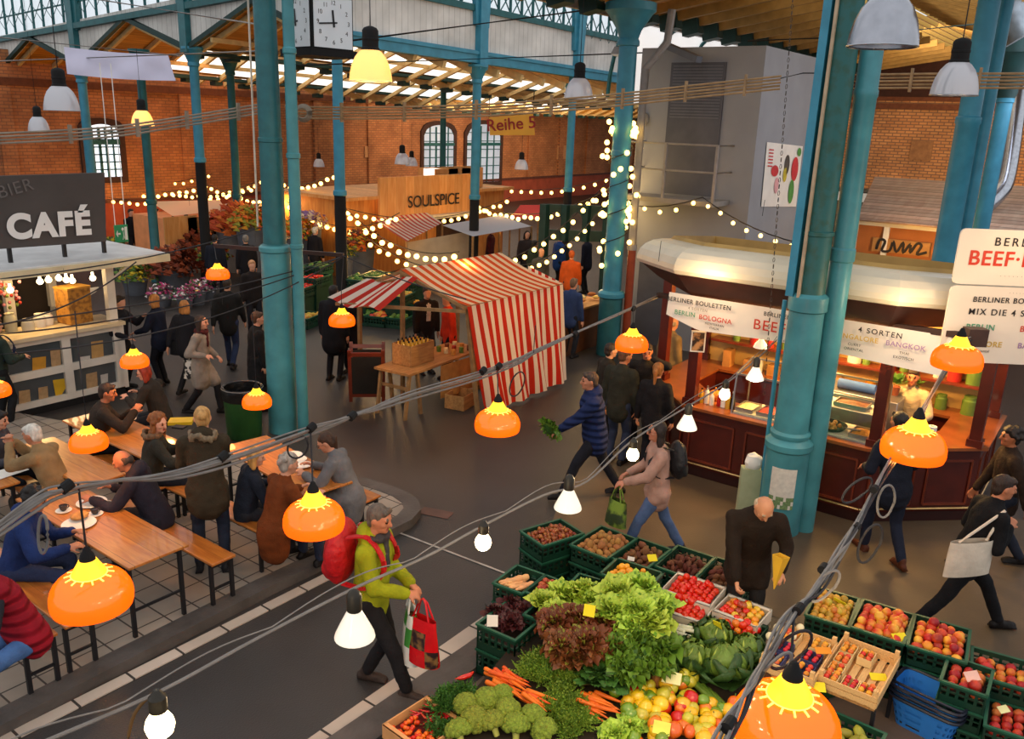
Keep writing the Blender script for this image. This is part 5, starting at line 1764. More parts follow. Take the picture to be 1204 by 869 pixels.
# long chain in front of the kiosk
ch = MB()
c0, c1 = at(932, 0, 10.2), at(898, 470, 10.2)
n = 60
for k in range(n):
 p = c0.lerp(c1, k / n)
 ch.tube([p + (RTH if k % 2 else FWH) * .012 * math.cos(R_(a)) + V((0, 0, .03 * math.sin(R_(a)))) for a in range(0, 360, 60)], .004, 4, closed=True)
tag(ch.build('chain', mat('chain_steel', '#4a4036', .5, .1)), 'long thin chain hanging in front of the kiosk sign', 'chain')
# ------------------------------------------------------------------ factory bell lamps
M_bell = thin_mat('ribbed_bell_glass', '#d9d7dc', .45, .15, emit=.05, ecol='#d8dcea', refl=.16)
M_bell_lit = thin_mat('lit_bell_glass', '#ffe2a8', .5, .2, emit=.4, ecol='#ffd07a', refl=.08)
M_alu = mat('brushed_bell', '#a4a6ae', .24, .1, 5, metal=.9)
def make_bell(m):
 t = thing('bell_lamp', 'x', 'lamp')
 MB().lathe([(.5, 0), (.5, .02), (.485, .16), (.44, .36), (.36, .54), (.26, .66), (.2, .7), (.195, .69), (.25, .64), (.35, .52), (.43, .35), (.475, .16), (.488, .02)], 36).build('reflector', m, t, smooth=50)
 MB().tube([(.5 * math.cos(2 * PI * k / 36), .5 * math.sin(2 * PI * k / 36), 0) for k in range(36)], .012, 6, closed=True).build('rim', M_steel, t)
 MB().lathe([(.001, .68), (.21, .68), (.21, .74), (.19, .76), (.19, .9), (.2, .91), (.2, .95), (.19, .96), (.19, 1.12), (.15, 1.18), (.05, 1.22), (.001, 1.22)], 20).build('gear_housing', M_blackmat, t)
 return t
b1, b2, b3 = make_bell(M_bell), make_bell(M_bell_lit), make_bell(M_alu)
used = set()
def bell(kind, px, py, wpx, dia, label, up=1.0):
 src = (b1, b2, b3)[kind]
 z = 1000 * dia / wpx
 p = at(px, py, z)
 t = src if kind not in used else dup(src)
 used.add(kind)
 place_first(t, p, 0, label, 'factory bell lamps', scale=dia)
 o = MB().tube([p + V((0, 0, 1.2 * dia)), p + V((0, 0, 1.2 * dia + up))], .007, 5).build('suspension_cable', M_cable_dk)
 o.parent = t
 o.matrix_parent_inverse = wmat(t).inverted()
 if kind == 1: lamp('bell_light', p + V((0, 0, .1)), 60, '#ffc873', .12)
for a in ((0, 73, 130, 39, .45, 'larger grey bell lamp below the left end of the white banner', 3), (0, 46, 154, 23, .45, 'grey bell lamp left of the larger one over the café sign', 3), (1, 168, 148, 25, .45, 'yellow-lit bell lamp below the white banner', 1),
          (0, 132, 189, 14, .45, 'small bell lamp in front of the left arched window'), (0, 222, 190, 13, .45, 'small bell lamp beside the slim column left of the clock column'), (1, 284, 194, 11, .45, 'tiny lit bell lamp left of the clock column', 1), (0, 375, 196, 13, .45, 'small bell lamp right of the clock column'),
          (1, 436, 96, 50, .5, 'big warm-lit bell lamp right of the clock', .7), (0, 473, 193, 18, .45, 'bell lamp left of the twin arched windows'), (0, 484, 195, 14, .45, 'smaller bell lamp just behind the one left of the twin windows'), (0, 613, 199, 16, .45, 'bell lamp under the row sign'),
          (0, 680, 117, 34, .5, 'grey bell lamp between the slim column and the fairy-light column', 1.2), (2, 1037, 55, 79, .55, 'large silvery bell lamp at the top right', 1.0), (0, 1121, 112, 52, .5, 'flat-looking grey bell lamp behind the tan cable bundle at the right', 1.0)):
 bell(*a)
# ------------------------------------------------------------------ snack kiosk
M_mahog = mat('mahogany_paint', '#4a1710', .35, .25, 3, coat=.2)
M_mahog_d = mat('mahogany_dark', '#2c0d0a', .4, .25, 3)
M_mahog_l = mat('mahogany_light', '#6b2a18', .35, .25, 3, coat=.3)
M_cream = mat('cream_enamel', '#d8cdb6', .35, .1, 2, bump=.05)
M_soffit = mat('brown_soffit', '#3b1d17', .5, .2)
M_banner = mat('white_banner_cloth', '#efe3d6', .8, .05, 3)
M_board = mat('cream_menu_board', '#f3e3cf', .6, .05, 2)
M_glass = glass_mat('case_glass', '#f2f6f2', .10)
M_txt = mat('dark_lettering', '#2a2320', .7, 0)
M_txtred = mat('red_lettering', '#d23a22', .6, .15, 40)
M_txtgreen = mat('green_lettering', '#5aa07a', .6, 0)
M_txtyel = mat('yellow_lettering', '#d9b24a', .6, 0)
M_txtpur = mat('mauve_lettering', '#a883b0', .6, 0)
M_txtgrey = mat('grey_lettering', '#8a7a6e', .7, 0)
KX = 10.8
base = [V((KX, 4.75, 0)), V((KX, 2.26, 0)), V((11.85, 1.12, 0)), V((13.4, 1.12, 0)), V((13.4, 5.7, 0)), V((11.75, 5.7, 0))]
def inset(poly, d):
 out = []
 n = len(poly)
 for i in range(n):
  a, b, c = poly[i - 1], poly[i], poly[(i + 1) % n]
  e0, e1 = (b - a).normalized(), (c - b).normalized()
  n0, n1 = V((-e0.y, e0.x, 0)), V((-e1.y, e1.x, 0))
  m = (n0 + n1)
  m = m / max(m.dot(n0), .2)
  out.append(b + m * d)
 return out
K = thing('snack_kiosk', 'dark red snack kiosk with a cream rounded roof and a white banner', 'kiosk', (12.5, 3.4, 0))
# polygon is counter-clockwise when seen from above? make sure
ar = sum(base[i].x * base[(i + 1) % 6].y - base[(i + 1) % 6].x * base[i].y for i in range(6))
if ar < 0: base.reverse()
n6 = len(base)
def ringwall(mb, lo, hi, mi=0, sides=None):
 for i in range(n6):
  if sides is not None and i not in sides: continue
  j = (i + 1) % n6
  mb.add([lo[i], lo[j], hi[j], hi[i]], [(0, 1, 2, 3)], mi)
up = lambda poly, z: [V((p.x, p.y, z)) for p in poly]
b = MB()
ringwall(b, up(base, 0), up(base, 1.0))
ringwall(b, up(inset(base, .5), 1.0), up(inset(base, .5), 0))
b.build('counter_base', M_mahog, K, world=True)
pl_ = MB()
ins = inset(base, -.02)
ringwall(pl_, up(ins, .0), up(ins, .14))
pl_.build('plinth', M_mahog_d, K, world=True)
fr_ = MB()
for i in range(n6):                       # framed panels on the counter front
 a, c = base[i], base[(i + 1) % n6]
 L = (c - a).length
 e = (c - a).normalized()
 o = V((e.y, -e.x, 0)) * .012
 k = max(1, round(L / .85))
 for q in range(k):
  p0, p1 = a + e * (L * q / k + .09), a + e * (L * (q + 1) / k - .09)
  for (z0, z1) in ((.24, .24), (.84, .84)):
   fr_.bar(p0 + o + V((0, 0, z0)), p1 + o + V((0, 0, z1)), .024, .03)
  for pp in (p0, p1):
   fr_.bar(pp + o + V((0, 0, .24)), pp + o + V((0, 0, .84)), .024, .03)
fr_.build('panel_mouldings', M_mahog_l, K, world=True)
ct = MB()
o1 = inset(base, -.08)
o3 = inset(base, .55)
ringwall(ct, up(o1, 1.04), up(o3, 1.04))
ringwall(ct, up(o1, 1.0), up(o1, 1.04))
ringwall(ct, up(o3, 1.04), up(o3, 1.0))
ringwall(ct, up(o3, 1.0), up(o1, 1.0))
ct.build('worktop', mat('counter_wood', '#8a4a24', .35, .25, 4, coat=.3), K, world=True)
rl = MB()
o2 = inset(base, -.06)
for i in range(n6):
 rl.cyl(o2[i] + V((0, 0, .2)), o2[(i + 1) % n6] + V((0, 0, .2)), .016, n=8)
rl.build('foot_rail', mat('brass_rail', '#c9a26a', .25, .1, metal=.9), K, world=True)
# posts
for i, (x, y) in enumerate(((KX + .08, 4.72), (11.7, 5.6), (KX + .1, 2.2), (11.8, 1.2), (13.3, 1.2), (13.3, 5.6))):
 MB().box((x, y, 1.9), (.14, .14, 1.74)).box((x, y, 1.08), (.19, .19, .1)).box((x, y, 2.7), (.19, .19, .1)).build('post', M_mahog, K, world=True)
MB().box((13.36, 3.4, 1.9), (.08, 4.5, 1.75)).build('back_wall', mat('kiosk_back', '#c09a58', .6, .2, 2), K, world=True)
# roof
upr = lambda poly, z: [V((p.x, p.y, z - .09 * (p.x - 10.4))) for p in poly]
so = MB()
outer, inner = inset(base, -.42), inset(base, -.1)
ringwall(so, up(inner, 2.62), upr(inset(base, -.36), 2.93))
so.add(up(inner, 2.64), [tuple(range(n6 - 1, -1, -1))])
so.build('soffit', M_soffit, K, world=True)
co = MB()
prof = [(.36, 2.93), (.40, 2.94), (.43, 2.99), (.425, 3.06), (.39, 3.15), (.32, 3.23), (.22, 3.29), (.1, 3.32), (.0, 3.33), (-.05, 3.33)]
rings = [upr(inset(base, -d), z) for d, z in prof]
for r0, r1 in zip(rings[:-1], rings[1:]):
 ringwall(co, r0, r1)
co.build('rounded_roof', M_cream, K, smooth=60, world=True)
pr = MB()
pin = inset(base, .06)
ringwall(pr, upr(inset(base, .0), 3.3), upr(pin, 3.38))
ringwall(pr, upr(pin, 3.38), upr(inset(base, .12), 3.1))
pr.add(upr(inset(base, .1), 3.12), [tuple(range(n6))])
pr.build('parapet', mat('ochre_parapet', '#b08d4e', .6, .2, 2), K, world=True)
# cloth banner with its lettering
BX = KX - .14
bn = MB()
def bp(u, v):
 y = 5.1 + (1.52 - 5.1) * u
 zt = 2.63
 zb_ = 2.16 + .16 * max(0, 1 - u * 7) + .05 * math.sin(u * PI)
 return V((BX - .03 * math.sin(u * 9) * v - .04 * v, y, zt + (zb_ - zt) * v))
bn.grid(bp, 40, 6)
ban = bn.build('banner', M_banner, K, smooth=60, world=True)
def btxt(s, y, z, size, m, bold=0.0, sp=1.1, sh=0):
 text('lettering', s, m, size, (BX - .09, y, z), (0, -1, 0), (0, 0, 1), ban, .001, bold, spacing=sp)
btxt('BERLINER BOULETTEN', 4.62, 2.555, .085, M_txt, .001)
btxt('4 SORTEN', 4.62, 2.47, .05, M_txtgrey, 0, 1.3)
btxt('BERLIN', 4.80, 2.385, .09, M_txtgreen, .001)
btxt('BOLOGNA', 4.36, 2.375, .09, M_txtred, .001)
btxt('MEDITERRAN', 4.36, 2.30, .042, M_txt)
btxt('ITALIA', 4.36, 2.25, .042, M_txt)
btxt('BERLINER BOULETTEN', 3.3, 2.56, .075, M_txt, .001)
btxt('BEEF·BALLS', 3.3, 2.40, .19, M_txtred, .001, 1.15)
btxt('· RESTAURANT ·'.replace('RESTAURANT', '4 SORTEN'), 3.3, 2.25, .05, M_txtgrey)
btxt('4 SORTEN', 2.28, 2.555, .09, M_txt, .001, 1.3)
btxt('BANGALORE', 2.55, 2.45, .085, M_txtyel, .001)
btxt('BANGKOK', 1.98, 2.45, .085, M_txtpur, .001)
btxt('CURRY', 2.55, 2.36, .045, M_txt)
btxt('ORIENTAL', 2.55, 2.30, .045, M_txt)
btxt('THAI', 1.98, 2.36, .045, M_txt)
btxt('EXOTISCH', 1.98, 2.30, .045, M_txt)
# menu boards at the right end
e = (V((11.85, 1.12, 0)) - V((KX, 2.26, 0))).normalized()
nrm = V((e.y, -e.x, 0))
if nrm.x > 0: nrm = -nrm
b0 = V((KX - .18, 1.62, 0))
e = (e * .9 + V((0, -.25, 0))).normalized()
nrm = V((e.y, -e.x, 0))
if nrm.x > 0: nrm = -nrm
for (z0, z1, lb) in ((3.24, 3.86, 'upper cream menu board with big red lettering at the right end of the kiosk'), (2.33, 3.22, 'lower cream menu board listing the four kinds at the right end of the kiosk')):
 t = thing('menu_board', lb, 'sign', b0 + V((0, 0, z0)))
 W_ = 1.5
 poly = []
 rr_ = .06
 for cx, cz, a0 in ((rr_, rr_, 180), (W_ - rr_, rr_, 270), (W_ - rr_, (z1 - z0) - rr_, 0), (rr_, (z1 - z0) - rr_, 90)):
  for k in range(4):
   a = R_(a0 + 30 * k)
   poly.append(e * (cx + rr_ * math.cos(a)) + V((0, 0, cz + rr_ * math.sin(a))))
 MB().prism(poly, -nrm * .03).build('panel', M_board, t)
 def mt(s, u, v, size, m, bold=0.0, sp=1.1):
  o = text('lettering', s, m, size, e * (u * W_) + V((0, 0, v * (z1 - z0))) + nrm * .006, e, (0, 0, 1), t, .001, bold, spacing=sp, world=False)
 if z0 > 3:
  mt('BERLINER', .5, .78, .13, M_txt, .001, 1.4)
  mt('BEEF·BALLS', .5, .47, .23, M_txtred, .004, 1.1)
  mt('· · · · · · · · · · ·', .5, .17, .055, M_txtgrey, 0, 1.3)
 else:
  mt('· · · · · ·', .5, .93, .05, M_txtgrey, 0, 1.2)
  mt('BERLINER BOULETTEN', .5, .83, .085, M_txt, .001, 1.15)
  mt('MIX DIE 4 SORTEN', .5, .67, .1, M_txt, .001, 1.25)
  mt('BERLIN', .27, .47, .095, M_txtgreen, .001)
  mt('BOLOGNA', .73, .47, .095, M_txtred, .001)
  mt('Klassisch', .27, .38, .045, M_txtgrey)
  mt('Mediterran', .73, .38, .045, M_txtgrey)
  mt('BANGALORE', .27, .25, .09, M_txtyel, .001)
  mt('BANGKOK', .73, .25, .09, M_txtpur, .001)
  mt('Curry Oriental', .27, .16, .045, M_txtgrey)
  mt('Thai Exotisch', .73, .16, .045, M_txtgrey)
# lights inside the kiosk
for (x, y, z, en) in ((11.3, 4.0, 2.45, 140), (11.4, 2.9, 2.45, 175), (12.0, 1.9, 2.45, 115), (12.6, 3.4, 2.5, 230)):
 lamp('kiosk_light', (x, y, z), en, '#ffc878', .12)
for i, (x, y) in enumerate(((KX - .12, 4.4), (KX - .1, 1.9))):
 lamp('banner_fill', (KX - .75, y, 2.95), 20, '#ffd9a4', .1)  # unseen fill lamps added to brighten the banner
lamp('board_fill', b0 + e * .7 + nrm * .9 + V((0, 0, 3.7)), 26, '#ffd09a', .1)  # unseen fill lamp added to warm up the menu boards
# display case and the goods on the counter
D_ = thing('display_case', 'glass display case on the kiosk counter behind the flyer column', 'display case', (11.2, 3.15, 1.04))
y0, y1, x0, x1, z0, z1 = 4.1, 2.22, 10.86, 11.45, 1.04, 1.72
f = MB()
for y in (y0, (y0 + y1) / 2, y1):
 f.bar((x0, y, z0), (x0 + .06, y, z1 - .12), .02, .02).bar((x1, y, z0), (x1, y, z1), .02, .02).bar((x0 + .06, y, z1 - .12), (x1, y, z1), .02, .02)
for (x, z) in ((x0, z0), (x0 + .06, z1 - .12), (x1, z1), (x1, z0)):
 f.bar((x, y0, z), (x, y1, z), .022, .022)
f.build('frame', M_steel, D_, world=True)
g = MB()
g.quad((x0, y0, z0), (x0, y1, z0), (x0 + .06, y1, z1 - .12), (x0 + .06, y0, z1 - .12))
g.quad((x0 + .06, y0, z1 - .12), (x0 + .06, y1, z1 - .12), (x1, y1, z1), (x1, y0, z1))
for y in (y0, y1):
 g.add([(x0, y, z0), (x1, y, z0), (x1, y, z1), (x0 + .06, y, z1 - .12)], [(0, 1, 2, 3)])
g.build('glass_panes', M_glass, D_, world=True, smooth=0)
MB().mm((x0 + .02, y1 + .02, z0), (x1, y0 - .02, z0 + .03)).mm((x0 + .1, y1 + .03, z0 + .36), (x1 - .05, (y0 + y1) / 2, z0 + .37)).build('shelf', mat('white_shelf', '#d8cfc0', .4, .1), D_, world=True)
M_food = [mat('food_gold', '#c88a3a', .6, .3, 20, bump=.4), mat('food_cream', '#e3cf9c', .6, .3, 20, bump=.4), mat('food_green', '#5c7a2e', .7, .4, 20, bump=.5), mat('food_red', '#a8321e', .6, .3, 20, bump=.4), mat('food_brown', '#6e3d1e', .6, .3, 22, bump=.4)]
rk = random.Random(11)
def tray_food(label, x, y, z, sx, sy, k, rim=True):
 t = thing('serving_tray', label, 'tray', (x, y, z))
 MB().box((0, 0, .005), (sx, sy, .01)).box((-sx / 2, 0, .025), (.01, sy, .05)).box((sx / 2, 0, .025), (.01, sy, .05)).box((0, -sy / 2, .025), (sx, .01, .05)).box((0, sy / 2, .025), (sx, .01, .05)).build('tray', M_steel, t)
 m_ = MB()
 m_.grid(lambda u, v: V(((u - .5) * sx * .95, (v - .5) * sy * .95, .03 + .03 * math.sin(PI * u) * math.sin(PI * v) + .015 * noise.noise(V((u * 7, v * 7, x * 3))))), 10, 10)
 m_.build('food', M_food[k], t, smooth=80)
for i, (y, k, lb) in enumerate(((3.95, 1, 'steel tray of pale salad at the left end of the display case'), (3.65, 3, 'steel tray of red relish second from the left in the display case'), (3.35, 2, 'steel tray of green leaves in the display case behind the column'), (2.42, 0, 'steel tray of golden patties at the right end of the display case'))):
 tray_food(lb, 11.1, y, 1.075, .36, .24, k)
tray_food('steel tray of meatballs on the upper shelf of the display case', 11.15, 2.6, 1.42, .28, .4, 4)
t = thing('frying_pan', 'wide dark frying pan of meatballs in the display case', 'pan', (11.1, 2.85, 1.075))
MB().lathe([(.001, 0), (.2, 0), (.24, .05), (.232, .05), (.195, .01), (.001, .01)], 28).build('pan', M_blackmat, t)
MB().bar((0, -.22, .04), (-.05, -.42, .07), .03, .015).build('handle', M_steel, t)
for k in range(14):
 a, r_ = k * 2.4, .03 + .0115 * k
 MB().ell((r_ * math.cos(a), r_ * math.sin(a), .03), .032, 8, 6).build('meatball', M_food[0], t)
def bottle(label, p, r, h, m, capm=None, grp=None, name='bottle'):
 t = thing(name, label, 'bottle', p, 0, grp)
 MB().lathe([(.001, 0), (r, 0), (r, h * .58), (r * .9, h * .66), (r * .35, h * .8), (r * .32, h * .93), (.001, h * .93)], 14).build('body', m, t)
 MB().lathe([(r * .36, h * .9), (r * .4, h * .91), (r * .4, h), (.001, h)], 12).build('cap', capm or M_white, t)
 return t
mb_s = [(mat('ketchup', '#a81c14', .35, .05), M_white, 'red sauce bottle'), (mat('mustard', '#d0961c', .35, .05), M_mahog_d, 'yellow sauce bottle'), (mat('soap_white', '#e6e0d2', .35, .05), M_steel, 'white pump bottle'), (mat('dark_bottle', '#2a1a10', .2, .1), M_white, 'dark brown bottle'), (mat('clear_oil', '#c79a3a', .2, .1), M_white, 'golden oil bottle')]
for i, (y, k, h_, lb) in enumerate(((4.62, 1, .22, 'nearest the left corner post'), (4.55, 2, .26, 'beside the left corner post'), (4.46, 2, .2, 'second from the left corner post'), (4.36, 0, .22, 'left of the paper towel on the kiosk ledge'), (4.22, 4, .24, 'right of the paper towel on the kiosk ledge'), (4.16, 3, .26, 'against the left side of the display case'))):
 m_, c_, nm = mb_s[k]
 bottle(nm + ' ' + lb, (11.0 + .03 * (i % 2), y, 1.04), .035, h_, m_, c_)
o = MB().lathe([(.02, 0), (.055, 0), (.055, .26), (.02, .26)], 18).build('paper_towel_roll', M_paper); o.location = (11.05, 4.29, 1.04); tag(o, 'white paper towel roll on the left kiosk ledge', 'paper towel')
for x, y, lb in ((11.28, 1.86, 'white paper towel roll at the right end of the kiosk counter'), (11.36, 1.66, 'shorter white paper towel roll beside the right kiosk post')):
 o = MB().lathe([(.02, 0), (.06, 0), (.06, .27), (.02, .27)], 18).build('paper_towel_roll', M_paper); o.location = (x, y, 1.04); tag(o, lb, 'paper towel')
o = MB().ell((0, 0, .07), (.1, .1, .08), 18, 10, disp=lambda q: 1 + .06 * math.cos(8 * math.atan2(q.y, q.x))).cyl((0, 0, .13), (.01, 0, .19), .014, n=6).build('pumpkin', mat('pumpkin_skin', '#c8781e', .5, .15)); o.location = (11.25, 4.52, 1.04); tag(o, 'small orange pumpkin on the left kiosk ledge', 'pumpkin')
# shelves with goods at the back
t = thing('back_shelf', 'wooden back shelf inside the kiosk', 'shelf', (13.15, 3.2, 0))
for z in (.95, 1.45, 1.9):
 MB().mm((13.0, 1.3, z), (13.3, 5.4, z + .04)).build('shelf_board', M_mahog_l, t, world=True)
gm_ = [mat('box_kraft', '#b07a40', .8, .2), mat('tin_red', '#b0281c', .4, .1), mat('tin_white', '#d9d2c4', .4, .1), mat('jar_green', '#5f7a34', .35, .2), mat('jar_amber', '#c9851e', .3, .2)]
kn_ = ['kraft carton', 'red tin', 'white tin', 'green jar', 'amber jar']
for z, zn in ((.99, 'lower'), (1.49, 'middle'), (1.94, 'upper')):
 y = 1.5
 idx = 0
 while y < 5.2:
  k = rk.randrange(5)
  w_, h_ = rk.uniform(.1, .22), rk.uniform(.16, .34)
  lb = '%s on the %s back shelf of the kiosk' % (kn_[k], zn)
  if k == 0:
   o = MB().box((0, 0, h_ / 2), (.22, w_, h_)).box((0, 0, h_ + .001), (.223, .04, .003)).build('carton', gm_[k], bevel=.006)
  else:
   o = MB().lathe([(.001, 0), (w_ / 2, 0), (w_ / 2, h_ * .8), (w_ / 2.4, h_ * .86), (w_ / 2.4, h_), (.001, h_)], 14).build('jar' if k > 2 else 'tin', gm_[k])
  o.location = (13.15, y, z)
  tag(o, lb, 'box' if k == 0 else ('jar' if k > 2 else 'tin'), 'goods on the kiosk shelves')
  y += w_ + rk.uniform(.02, .2)
# grill unit and blue roll behind the case
t = thing('hot_cabinet', 'stainless hot cabinet with a blue roll on top behind the display case', 'cabinet', (12.1, 2.6, 0))
MB().mm((11.9, 2.2, .0), (12.5, 3.3, 1.35)).build('housing', M_steel, t, world=True, bevel=.01)
MB().cyl((12.1, 2.55, 1.42), (12.1, 3.05, 1.42), .07, n=16).build('blue_roll', mat('blue_roll', '#3a62b0', .7, .1), t, world=True)
for i, (x, y, z, r_, lb) in enumerate(((12.3, 2.35, 1.4, .16, 'potted green herb on the hot cabinet by the vendor'), (12.5, 2.15, 1.4, .13, 'smaller potted herb beside the vendor'))):
 t = thing('potted_herb', lb, 'plant', (x, y, 1.35))
 MB().lathe([(.001, 0), (.06, 0), (.075, .12), (.001, .12)], 14).build('pot', mat('terracotta', '#9a5230', .8, .1), t)
 lf = MB()
 for k in range(60):
  a, e_ = rk.uniform(0, 2 * PI), rk.uniform(.1, 1.3)
  d = V((math.cos(a) * math.cos(e_), math.sin(a) * math.cos(e_), math.sin(e_)))
  c_ = V((0, 0, .14)) + d * r_ * rk.uniform(.4, 1)
  s_ = frame_of(d)[0] * .03
  lf.add([c_ - d * .04, c_ + s_, c_ + d * .05, c_ - s_], [(0, 1, 2, 3)])
 lf.build('leaves', mat('herb_leaf', '#4f7a2a', .6, .3, 10), t, smooth=0)
# framed chef portrait becomes a plain little picture on the left post
t = thing('picture_frame', 'small white-framed picture on the left front post of the kiosk', 'picture', (KX - .02, 4.66, 1.98))
MB().box((0, 0, 0), (.03, .2, .3)).build('frame', M_white, t)
MB().box((-.017, 0, 0), (.006, .16, .26)).build('print', mat('portrait_print', '#2a1c14', .6, .3, 9, col2='#b98a5c'), t)
t.rotation_euler = (0, 0, .5)
# ledge lamp
t = thing('counter_lamp', 'small white reflector lamp under the banner behind the cable', 'lamp', (11.0, 3.85, 2.0))
MB().lathe([(.1, 0), (.08, .05), (.04, .1), (.03, .12), (.001, .12)], 18).build('shade', M_refl, t)
MB().cyl((0, 0, .12), (0, 0, .6), .008, n=6).build('rod', M_blackmat, t)
# flyer on the column + rag and notice
fx = at(913, 565, 1)
dirc = (V((CAM.x, CAM.y, 0)) - V((pD.x, pD.y, 0))).normalized()
sd = V((-dirc.y, dirc.x, 0))
zf0, zf1 = hat(pD, 913, 588), hat(pD, 913, 541)
fl_ = MB().grid(lambda u, v: V((pD.x, pD.y, 0)) + (dirc * math.cos((u - .5) * 1.15 - .03) + sd * math.sin((u - .5) * 1.15 - .03)) * .268 + V((0, 0, zf0 + (zf1 - zf0) * v)), 10, 10, lambda i, j: 1 if j < 3 and (i * 7 + j * 5) % 4 else 0)
tag(fl_.build('flyer', [mat('flyer_paper', '#d9d3c4', .7, .1, 20), mat('flyer_leaf_print', '#6f8a5a', .7, .4, 60)]), 'white flyer with a leafy print stuck on the foot of the big column', 'flyer')
q = G(874, 640)
t = thing('paper_sack', 'pale green paper sack with white tissue leaning at the foot of the flyer column', 'bag', (pD.x + .05, pD.y + .42, 0), .5)
MB().box((0, 0, .35), (.16, .3, .7), top=(.9, .95)).build('sack', mat('pale_green_paper', '#a9b08a', .8, .1), t)
MB().ell((0, 0, .78), (.08, .12, .12), 10, 8, disp=lambda q: 1 + .35 * noise.noise(q * 4)).build('tissue', M_paper, t)
# ------------------------------------------------------------------ grey service tower
M_grey1 = mat('grey_render', '#8f9197', .8, .06, 1.5, bump=.03)
tx, ty0, ty1, th = 17.2, 6.62, 9.35, 6.4
tw = MB().mm((tx, ty0, 0), (tx + 5, ty1, th))
struct(tw.build('wall_tower', M_grey1))
dk = MB().mm((tx - .04, 7.4, 3.42), (tx, 8.62, 6.1))
struct(dk.build('door_1', mat('dark_grey_door', '#55565f', .6, .12, 3)))
lp = MB()
for i in range(18):
 lp.mm((tx - .05, 7.46, 5.0 + i * .06), (tx - .035, 8.56, 5.02 + i * .06))
struct(lp.build('door_1_louvre', mat('louvre_grey', '#6d6e76', .5, .1)))
struct(MB().mm((tx - .06, 8.2, .0), (tx, 9.0, 2.1)).build('door_2', mat('dark_grey_door', '#55565f', .6, .12, 3)))
t = thing('balcony', 'small steel balcony with railings in front of the dark tower door', 'balcony', (tx - .5, 8.15, 3.3))
MB().mm((tx - .85, 7.05, 3.28), (tx, 9.15, 3.38)).build('deck', mat('concrete_deck', '#8a8580', .7, .1), t, world=True)
for y in (7.08, 8.2, 9.1):
 MB().bar((tx - .8, y, 3.38), (tx - .8, y, 4.5), .05, .05).build('railing_post', M_greypipe, t, world=True)
r = MB()
for z in (3.95, 4.48):
 r.tube([(tx, 7.08, z), (tx - .8, 7.08, z), (tx - .8, 9.1, z), (tx, 9.1, z)], .022, 6)
r.build('railing', M_greypipe, t, world=True)
gr_ = MB().bar((tx + 1.2, ty0 + .5, 6.15), (tx + 1.2, ty0 - .1, 6.15), .1, .14)
q0, q1 = onx(785, 54, tx - .02), onx(822, 70, tx - .6)
tag(MB().bar(q0, q1, .14, .12).build('roof_duct', mat('dark_grey_metal', '#5f6470', .4, .1)), 'short grey steel profile resting on the tower edge', 'profile', None, 'structure')
# vegetable poster on the side of the tower
def yside(px, py): return ony(px, py, ty0 - .02)
pa, pb, pc_, pd = yside(902, 167), yside(944, 172), yside(936, 243), yside(895, 243)
t = thing('poster', 'vegetable poster on the grey tower behind the flyer column', 'poster', pd)
poster = MB().add([pa, pb, pc_, pd], [(0, 3, 2, 1)]).build('sheet', mat('poster_white', '#e9e4dc', .6, .06, 3), t, world=True, smooth=0)
def onp(u, v, o=.012):
 return pd.lerp(pc_, u).lerp(pa.lerp(pb, u), v) - V((0, o, 0))
def pblob(name, pts, m):
 MB().add([onp(*q) for q in pts], [tuple(range(len(pts)))]).build(name, m, t, world=True, smooth=0)
def oval(cx, cy, rx, ry, n=14): return [(cx + rx * math.cos(2 * PI * k / n), cy + ry * math.sin(2 * PI * k / n)) for k in range(n)]
m_r, m_g, m_y = mat('poster_red', '#c8343a', .6, .15, 8), mat('poster_green', '#4f8f42', .6, .15, 8), mat('poster_yellow', '#c9b53a', .6, .15, 8)
pblob('print_pepper', oval(.26, .57, .1, .09), m_r); pblob('print_pepper', oval(.34, .34, .06, .13), mat('poster_pink', '#d9a0a4', .6, .1))
pblob('print_aubergine', oval(.58, .68, .07, .16), mat('poster_dark', '#4a4440', .6, .2)); pblob('print_lemon', oval(.55, .52, .055, .12), m_y)
pblob('print_radish', oval(.82, .62, .1, .2), m_r); pblob('print_cucumber', oval(.78, .25, .08, .2), m_g); pblob('print_leaf', oval(.9, .9, .06, .07), m_g)
for k in range(6):
 pblob('print_rule', [(.06, .88 - k * .05), (.18, .88 - k * .05), (.18, .9 - k * .05), (.06, .9 - k * .05)], m_r)
for (x, y, lb) in ((748, 140, 'round grey wall lamp on the tower left of its door'),):
 o = MB().ell(onx(758, 140, tx - .05), (.06, .09, .14), 12, 8).build('wall_lamp', M_greypipe); tag(o, lb, 'lamp')
# ------------------------------------------------------------------ striped market tent
M_sred = thin_mat('stripe_red', '#c02a18', .35, .6, refl=.02)
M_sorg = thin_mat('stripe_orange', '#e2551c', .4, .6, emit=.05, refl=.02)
M_swht = thin_mat('stripe_white', '#f2e2d4', .45, .6, refl=.02)
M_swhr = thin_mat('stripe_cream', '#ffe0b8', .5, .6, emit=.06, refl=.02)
M_pole = mat('raw_timber_pole', '#8a6a44', .8, .25, 8)
TN = thing('market_tent', 'red and white striped market tent with a hanging side curtain', 'tent', (11.8, 9.3, 0))
YF, YBk = 8.42, 10.9
xa, xb = 10.28, 13.05
zF, zR, zB = 1.98, 2.38, 1.95
yR = 9.85
def roofpt(u, v):
 x = xa + (xb - xa) * u
 sagv = .05 * math.sin(PI * u)
 if v < .5:
  k = v / .5
  return V((x, YF - .03 + (yR - YF) * k, zF + (zR - zF) * k - .07 * math.sin(PI * k) - sagv * .3))
 k = (v - .5) / .5
 return V((x, yR + (YBk - yR) * k, zR + (zB - zR) * k - .05 * math.sin(PI * k)))
ns = 26
